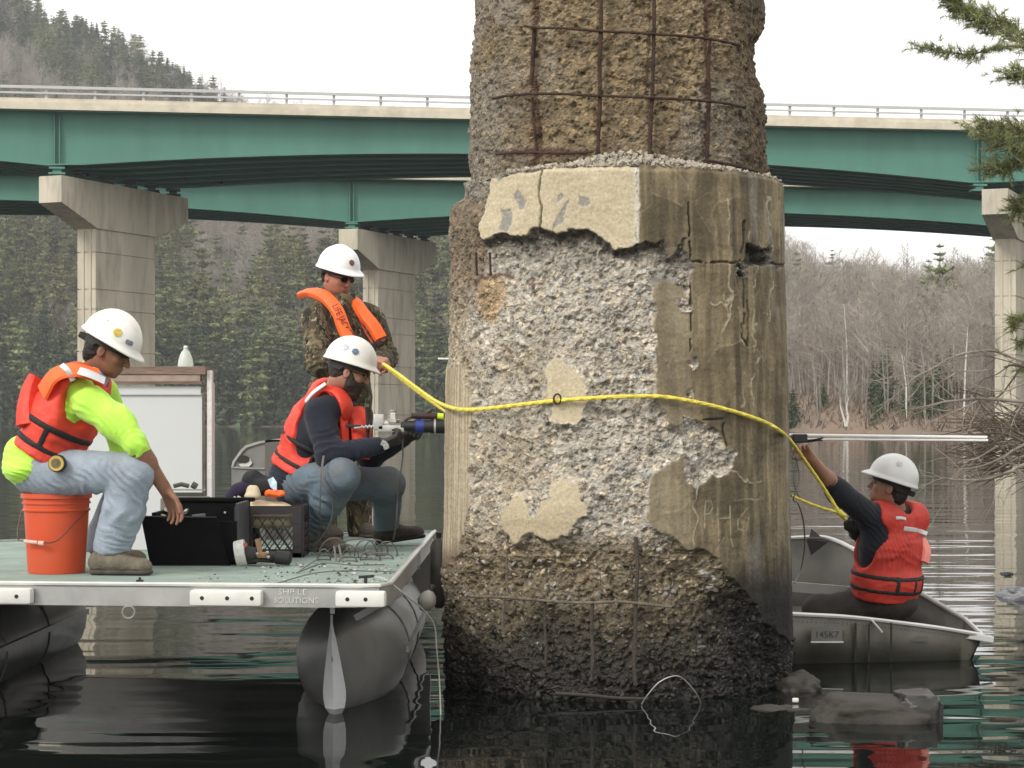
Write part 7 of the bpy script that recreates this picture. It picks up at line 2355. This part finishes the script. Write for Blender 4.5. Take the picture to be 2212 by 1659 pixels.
b.chain([rs, re, rw], [.075, .062, .046], k=.04)
grow_mesh("shirt", b, m_navyd, t, .0075, rough=.006, rscale=10, folds=((le, v3(le) - v3(ls), .008, .04, .12), (P(1890, 1150, 11.5), (1, 0, 1), .010, .06, .14)))
b = Body(); b.ell(v3(P(1912, 1300, 11.75)), (.19, .16, .12), None, .05)
b.chain([P(1885, 1305, 11.72), P(1768, 1318, 11.75), P(1760, 1390, 11.7)], [.10, .085, .07], k=.04); b.chain([P(1935, 1305, 11.85), P(1850, 1300, 12.15), P(1840, 1380, 12.2)], [.10, .085, .07], k=.04)
grow_mesh("trousers", b, m_dpant, t, .010, rough=.008)
tb = Body(); add_torso(tb, pel, che, nek, None, fw, .014); tb.ell(v3(pel) + u_ * .09, (.205, .158, .10), M_, .04)
bv_ = vest(t, tb, [(ls, le), (rs, re)], nek, sd_, f_, u_, v3(pel), m_vest2, m_strapb, bands=((.045, .012), (.125, .012)), bottom=-.02, verts=((-.10, .03, .14, -1, .011), (.03, .03, .14, -1, .011), (.12, .03, .14, -1, .011)), armr=.095, folds=((P(1950, 1200, 11.5), (1, 0, .2), .010, .05, .14),))
ribbon("reflective_tape", *skin(bv_, [(1952, 1142), (1970, 1144), (1988, 1148), (2003, 1153)], .002), .026, .003, m_tape, t)
ribbon("reflective_tape", *skin(bv_, [(1935, 1119), (1946, 1119), (1956, 1121)], .002), .018, .003, m_tape, t)
ribbon("vest_flap", [P(1990, 1165, 11.75), P(2000, 1190, 11.72), P(1996, 1215, 11.70)], [(.6, -.8, 0)] * 3, .06, .02, mat("pink_lining", (.75, .25, .2), rough=.7), t)

# ================================================================== rocks, shore, branches on the right
def rock(label, c, size, m, seed, jag=.25, sub=4, parent=None, fl=.4):
    bm = bmesh.new(); bmesh.ops.create_icosphere(bm, subdivisions=sub, radius=1)
    for v in bm.verts:
        n = v.co.normalized()
        q = Vector(n)
        for ax_ in range(3):
            q[ax_] = math.copysign(abs(q[ax_]) ** (1 - fl), q[ax_])
        k = 1 + jag * mnoise.noise(n * 1.6 + Vector((seed, 0, 0))) + jag * .5 * mnoise.noise(n * 4 + Vector((0, seed, 0))) + .06 * mnoise.noise(n * 9) + .035 * mnoise.noise(n * 22)
        v.co = Vector((q.x * size[0] * k, q.y * size[1] * k, q.z * size[2] * k)) + Vector(c)
    me = bpy.data.meshes.new("rock"); bm.to_mesh(me); bm.free()
    o = put("rock", me, m, None, smooth=True)
    return tag(o, label, "rock")
m_rock = mat("wet_river_rock", (.034, .030, .023), rough=.75, var=.3, vscale=6, dirt=.6, dcol=(.018, .016, .012), dscale=5, bump=.9, bscale=30)
m_rockd = mat("black_wet_stone", (.022, .021, .018), rough=.4, var=.4, vscale=9, bump=.8, bscale=22)
wz = lambda xd, yd: P(xd, yd, F * CAM_H / (yd - HOR))
c = wz(1742, 1495); rock("grey pointed rock at the pier's right foot", c + Vector((-.03, .1, -.02)), (.12, .12, .10), m_rock, 3, .3, fl=.1)
c = wz(1690, 1530); rock("low brown rock shelf between pier foot and grey rock", c + Vector((0, 0, -.05)), (.20, .14, .06), m_rock, 9, .3, fl=.1)
c = wz(1905, 1560); rock("long flat grey rock in front of the small boat", c + Vector((.0, .15, -.01)), (.27, .22, .105), m_rock, 5, .2)
c = wz(2000, 1560); rock("black blocky wet stone at the right end of the long flat rock", c + Vector((-.02, .13, .0)), (.10, .14, .115), m_rockd, 8, .15, fl=.6)
c = wz(2220, 1292); rock("pale grey speckled rock at the right edge by the waterline", c + Vector((.12, .1, -.02)), (.32, .3, .09), mat("speckled_rock", (.20, .20, .21), rough=.8, var=.5, vscale=16, dirt=.6, dcol=(.05, .05, .055), dscale=12), 12, .3)
c = wz(2175, 1240); rock("small dark stone just above the water at the right edge", c, (.05, .06, .02), m_rockd, 14, .2)
c = wz(1712, 1513); mb = MB().box(c + Vector((0, -.1, .015)), (.03, .02, .02), None, .006)
tag(mb.obj("white_pebble", m_white), "small white pebble on the brown rock shelf by the pier", "pebble")

# the right bank, mostly out of frame
vs = []; nb_ = 40; mb_ = 14
for i in range(nb_):
    y = 9 + 60 * (i / (nb_ - 1)) ** 1.6
    x0_ = .262 * y + .2 + .35 * math.sin(i * 1.3)
    for j in range(mb_):
        u = j / (mb_ - 1)
        vs.append((x0_ + u * (8 + y * .5), y, -.25 + 3.2 * u ** 1.1 + .25 * mnoise.noise(Vector((i * .8, j * .9, 2)))))
fs = [(i * mb_ + j, i * mb_ + j + 1, (i + 1) * mb_ + j + 1, (i + 1) * mb_ + j) for i in range(nb_ - 1) for j in range(mb_ - 1)]
put("river_bank", mesh_np("river_bank", vs, fs), mat("bank_soil", (.10, .08, .06), rough=1, var=.4, vscale=3, bump=.8, bscale=12), kind='structure', smooth=True)

m_branch = mat("silvery_dead_branch", (.38, .33, .27), rough=.9, var=.3, vscale=6, bump=.5, bscale=60)
m_branch_d = mat("brown_dead_branch", (.16, .125, .095), rough=.9, var=.3, vscale=6, bump=.5, bscale=60)
db = 13.5
bt_ = thing("fallen_branches", "tangle of leafless grey branches reaching in from the right edge over the water", "branches", P(2300, 1000, db))
BR = [([(2400,850),(2300,810),(2212,781),(2178,769),(2140,757),(2082,764),(2050,775),(2018,794),(1980,813),(1964,826)], .011, 0),
 ([(2400,830),(2212,791),(2168,793)], .014, 1), ([(2133,799),(2114,802),(2072,802),(2018,801)], .005, 0),
 ([(2400,880),(2212,868),(2124,861),(2076,865),(2037,869),(1996,879),(1970,884)], .012, 0), ([(2300,870),(2212,876),(2178,900),(2140,916),(2070,930)], .007, 1),
 ([(2063,807),(2040,820),(2020,832)], .005, 0), ([(2124,861),(2082,881),(2044,897),(2012,909)], .007, 0),
 ([(2320,1120),(2240,1060),(2212,1031),(2184,996),(2165,967),(2143,948)], .014, 0), ([(2400,960),(2212,1005),(2184,1018),(2130,1036),(2082,1037),(2037,1033),(2005,1020)], .011, 0),
 ([(2400,880),(2212,961),(2165,989),(2114,1009),(2072,1015),(2071,1028)], .009, 0), ([(2155,964),(2108,991),(2082,993)], .006, 0),
 ([(2212,781),(2180,830),(2150,860),(2110,850),(2060,838)], .006, 1), ([(2300,900),(2230,940),(2190,930),(2150,905)], .012, 1), ([(2260,840),(2212,830),(2170,845),(2130,840),(2090,825)], .007, 0),
 ([(2212,868),(2190,910),(2165,940),(2150,955)], .006, 1), ([(2400,1000),(2250,990),(2212,985),(2160,1010),(2120,1030)], .007, 0),
 ([(2212,955),(2180,940),(2150,935),(2110,940),(2080,925)], .008, 1), ([(2300,760),(2212,712),(2180,718),(2150,735)], .004, 1)]
def twigs(mb, base, d0, n, L, r, depth=1):
    for k in range(n):
        d = (d0 + Vector((rnd.gauss(0, .5), rnd.gauss(0, .5), rnd.gauss(0, .45)))).normalized()
        q = [base]; p = base
        for s in range(4):
            d = (d + Vector((rnd.gauss(0, .18), rnd.gauss(0, .18), rnd.gauss(0, .18)))).normalized(); p = p + d * L / 4; q.append(p)
        mb.tube(q, [r, r * .8, r * .6, r * .45, r * .25], 5, cap=False)
        if depth > 0: twigs(mb, q[2], d, 2, L * .5, r * .5, depth - 1)
for k, (pl_, r0, dk_) in enumerate(BR):
    dd = db + rnd.uniform(-.8, .8)
    q = spline([P(x, y, dd + rnd.uniform(-.08, .08)) for x, y in pl_], 6)
    mb = MB(); n = len(q)
    mb.tube(q, [r0 * (1.25 - .95 * i / (n - 1)) * rnd.uniform(.9, 1.1) for i in range(n)], 7)
    for i in range(3, n - 1, 3):
        twigs(mb, q[i], (q[i + 1] - q[i]).normalized(), 1, rnd.uniform(.2, .5), r0 * .35, 1)
    mb.obj("branch", m_branch_d if dk_ else m_branch, bt_, True)
# brown brush lying under them
mb = MB()
for k in range(260):
    x_ = rnd.uniform(2140, 2300); y_ = rnd.uniform(900, 1010) + rnd.gauss(0, 10)
    s0 = P(x_, y_, db + rnd.uniform(.2, 1.2)); dd = Vector((-1, rnd.gauss(0, .4), rnd.gauss(-.05, .35))).normalized()
    mb.tube([s0, s0 + dd * rnd.uniform(.1, .2), s0 + dd * rnd.uniform(.25, .45) + Vector((0, 0, rnd.uniform(-.05, .05)))], [.006, .004, .002], 4, cap=False)
mb.obj("brush", m_branch_d, bt_, kind='stuff')

# pine boughs from a tree standing on the right bank
m_needle = mat("white_pine_needles", (.25, .275, .125), rough=.7, var=.3, vscale=8, rand=0, spec=.3)
pt_ = thing("overhanging_pine", "pine on the right bank whose green boughs hang into the picture's right edge", "tree", (5.6, 15.5, .3))
MB().tube([(5.6, 15.5, -.2), (5.5, 15.4, 2.5), (5.45, 15.3, 5), (5.4, 15.3, 8)], [.22, .19, .15, .08], 12, wob=.08).obj("trunk", m_bark, pt_, True)
def bough(path, dd, width, dens, r0=.012, L=.060, lean=0):
    q = spline([P(x, y, dd) for x, y in path], 10); n = len(q)
    wood = MB().tube(q, [r0 * (1.2 - 1.0 * i / (n - 1)) for i in range(n)], 6)
    nd_v = []; nd_f = []
    for k in range(dens):
        i = int(rnd.random() ** .8 * (n - 2)); i = min(n - 2, i)
        base = q[i].lerp(q[i + 1], rnd.random())
        wv = width(i / (n - 1)) if callable(width) else width
        off = Vector((rnd.gauss(0, .7), rnd.gauss(0, .8), rnd.gauss(0, .55))) * wv
        tip = base + off + (q[i + 1] - q[i]).normalized() * abs(rnd.gauss(0, wv))
        if rnd.random() < .5: wood.tube([base, base.lerp(tip, .5) + Vector((0, 0, -.01)), tip], [.003, .0025, .0015], 4, cap=False)
        ax_ = (tip - base).normalized() if (tip - base).length > .01 else Vector((-1, 0, 0))
        for j in range(14):
            dv = (ax_ * rnd.uniform(.2, 1.1) + Vector((rnd.gauss(0, .6), rnd.gauss(0, .6), rnd.gauss(0, .6)))).normalized()
            s_ = dv.cross(Vector((rnd.random() - .5, rnd.random() - .5, rnd.random() - .5))).normalized() * .0032
            st = tip - ax_ * rnd.uniform(0, .05)
            m_ = len(nd_v); ll = L * rnd.uniform(.6, 1.15)
            nd_v += [tuple(st - s_), tuple(st + s_), tuple(st + dv * ll)]; nd_f.append((m_, m_ + 1, m_ + 2))
    bo = wood.obj("bough", m_branch_d, pt_, True)
    me = bpy.data.meshes.new("needles"); me.from_pydata(nd_v, [], nd_f); me.update()
    put("needles", me, m_needle, bo, kind='stuff')
W1 = lambda s: .085 * (1 - .5 * s) + .015
bough([(2420,260),(2300,150),(2212,95),(2140,55),(2090,30),(2066,8),(2045,-12)], 14.5, W1, 430)
bough([(2400,190),(2280,130),(2225,85),(2180,58),(2130,32),(2090,14)], 14.8, W1, 180)
bough([(2300,80),(2230,98),(2183,101),(2150,104),(2108,115),(2084,119),(2030,107),(1985,102)], 14.3, lambda s: .055 if s > .5 else .012, 150)
bough([(2330,190),(2260,180),(2225,165),(2192,162)], 14.2, .07, 170)
bough([(2330,300),(2250,290),(2200,285),(2160,283),(2135,278)], 13.8, .080, 270)
bough([(2330,345),(2250,345),(2210,350),(2170,362),(2150,362)], 13.7, .07, 150)
bough([(2330,390),(2260,400),(2230,420),(2205,440),(2200,450)], 13.9, .06, 130)
bough([(2330,300),(2270,320),(2235,335),(2195,320),(2160,300)], 13.6, .08, 200)
bough([(2330,540),(2270,560),(2230,570),(2205,575)], 13.9, .04, 30)
bough([(2330,660),(2270,670),(2230,685),(2195,690),(2190,700)], 13.7, .035, 60)
bough([(2330,720),(2270,730),(2230,735),(2200,745)], 13.7, .03, 45)
bough([(2330,780),(2270,785),(2235,790),(2210,800)], 13.7, .03, 30)
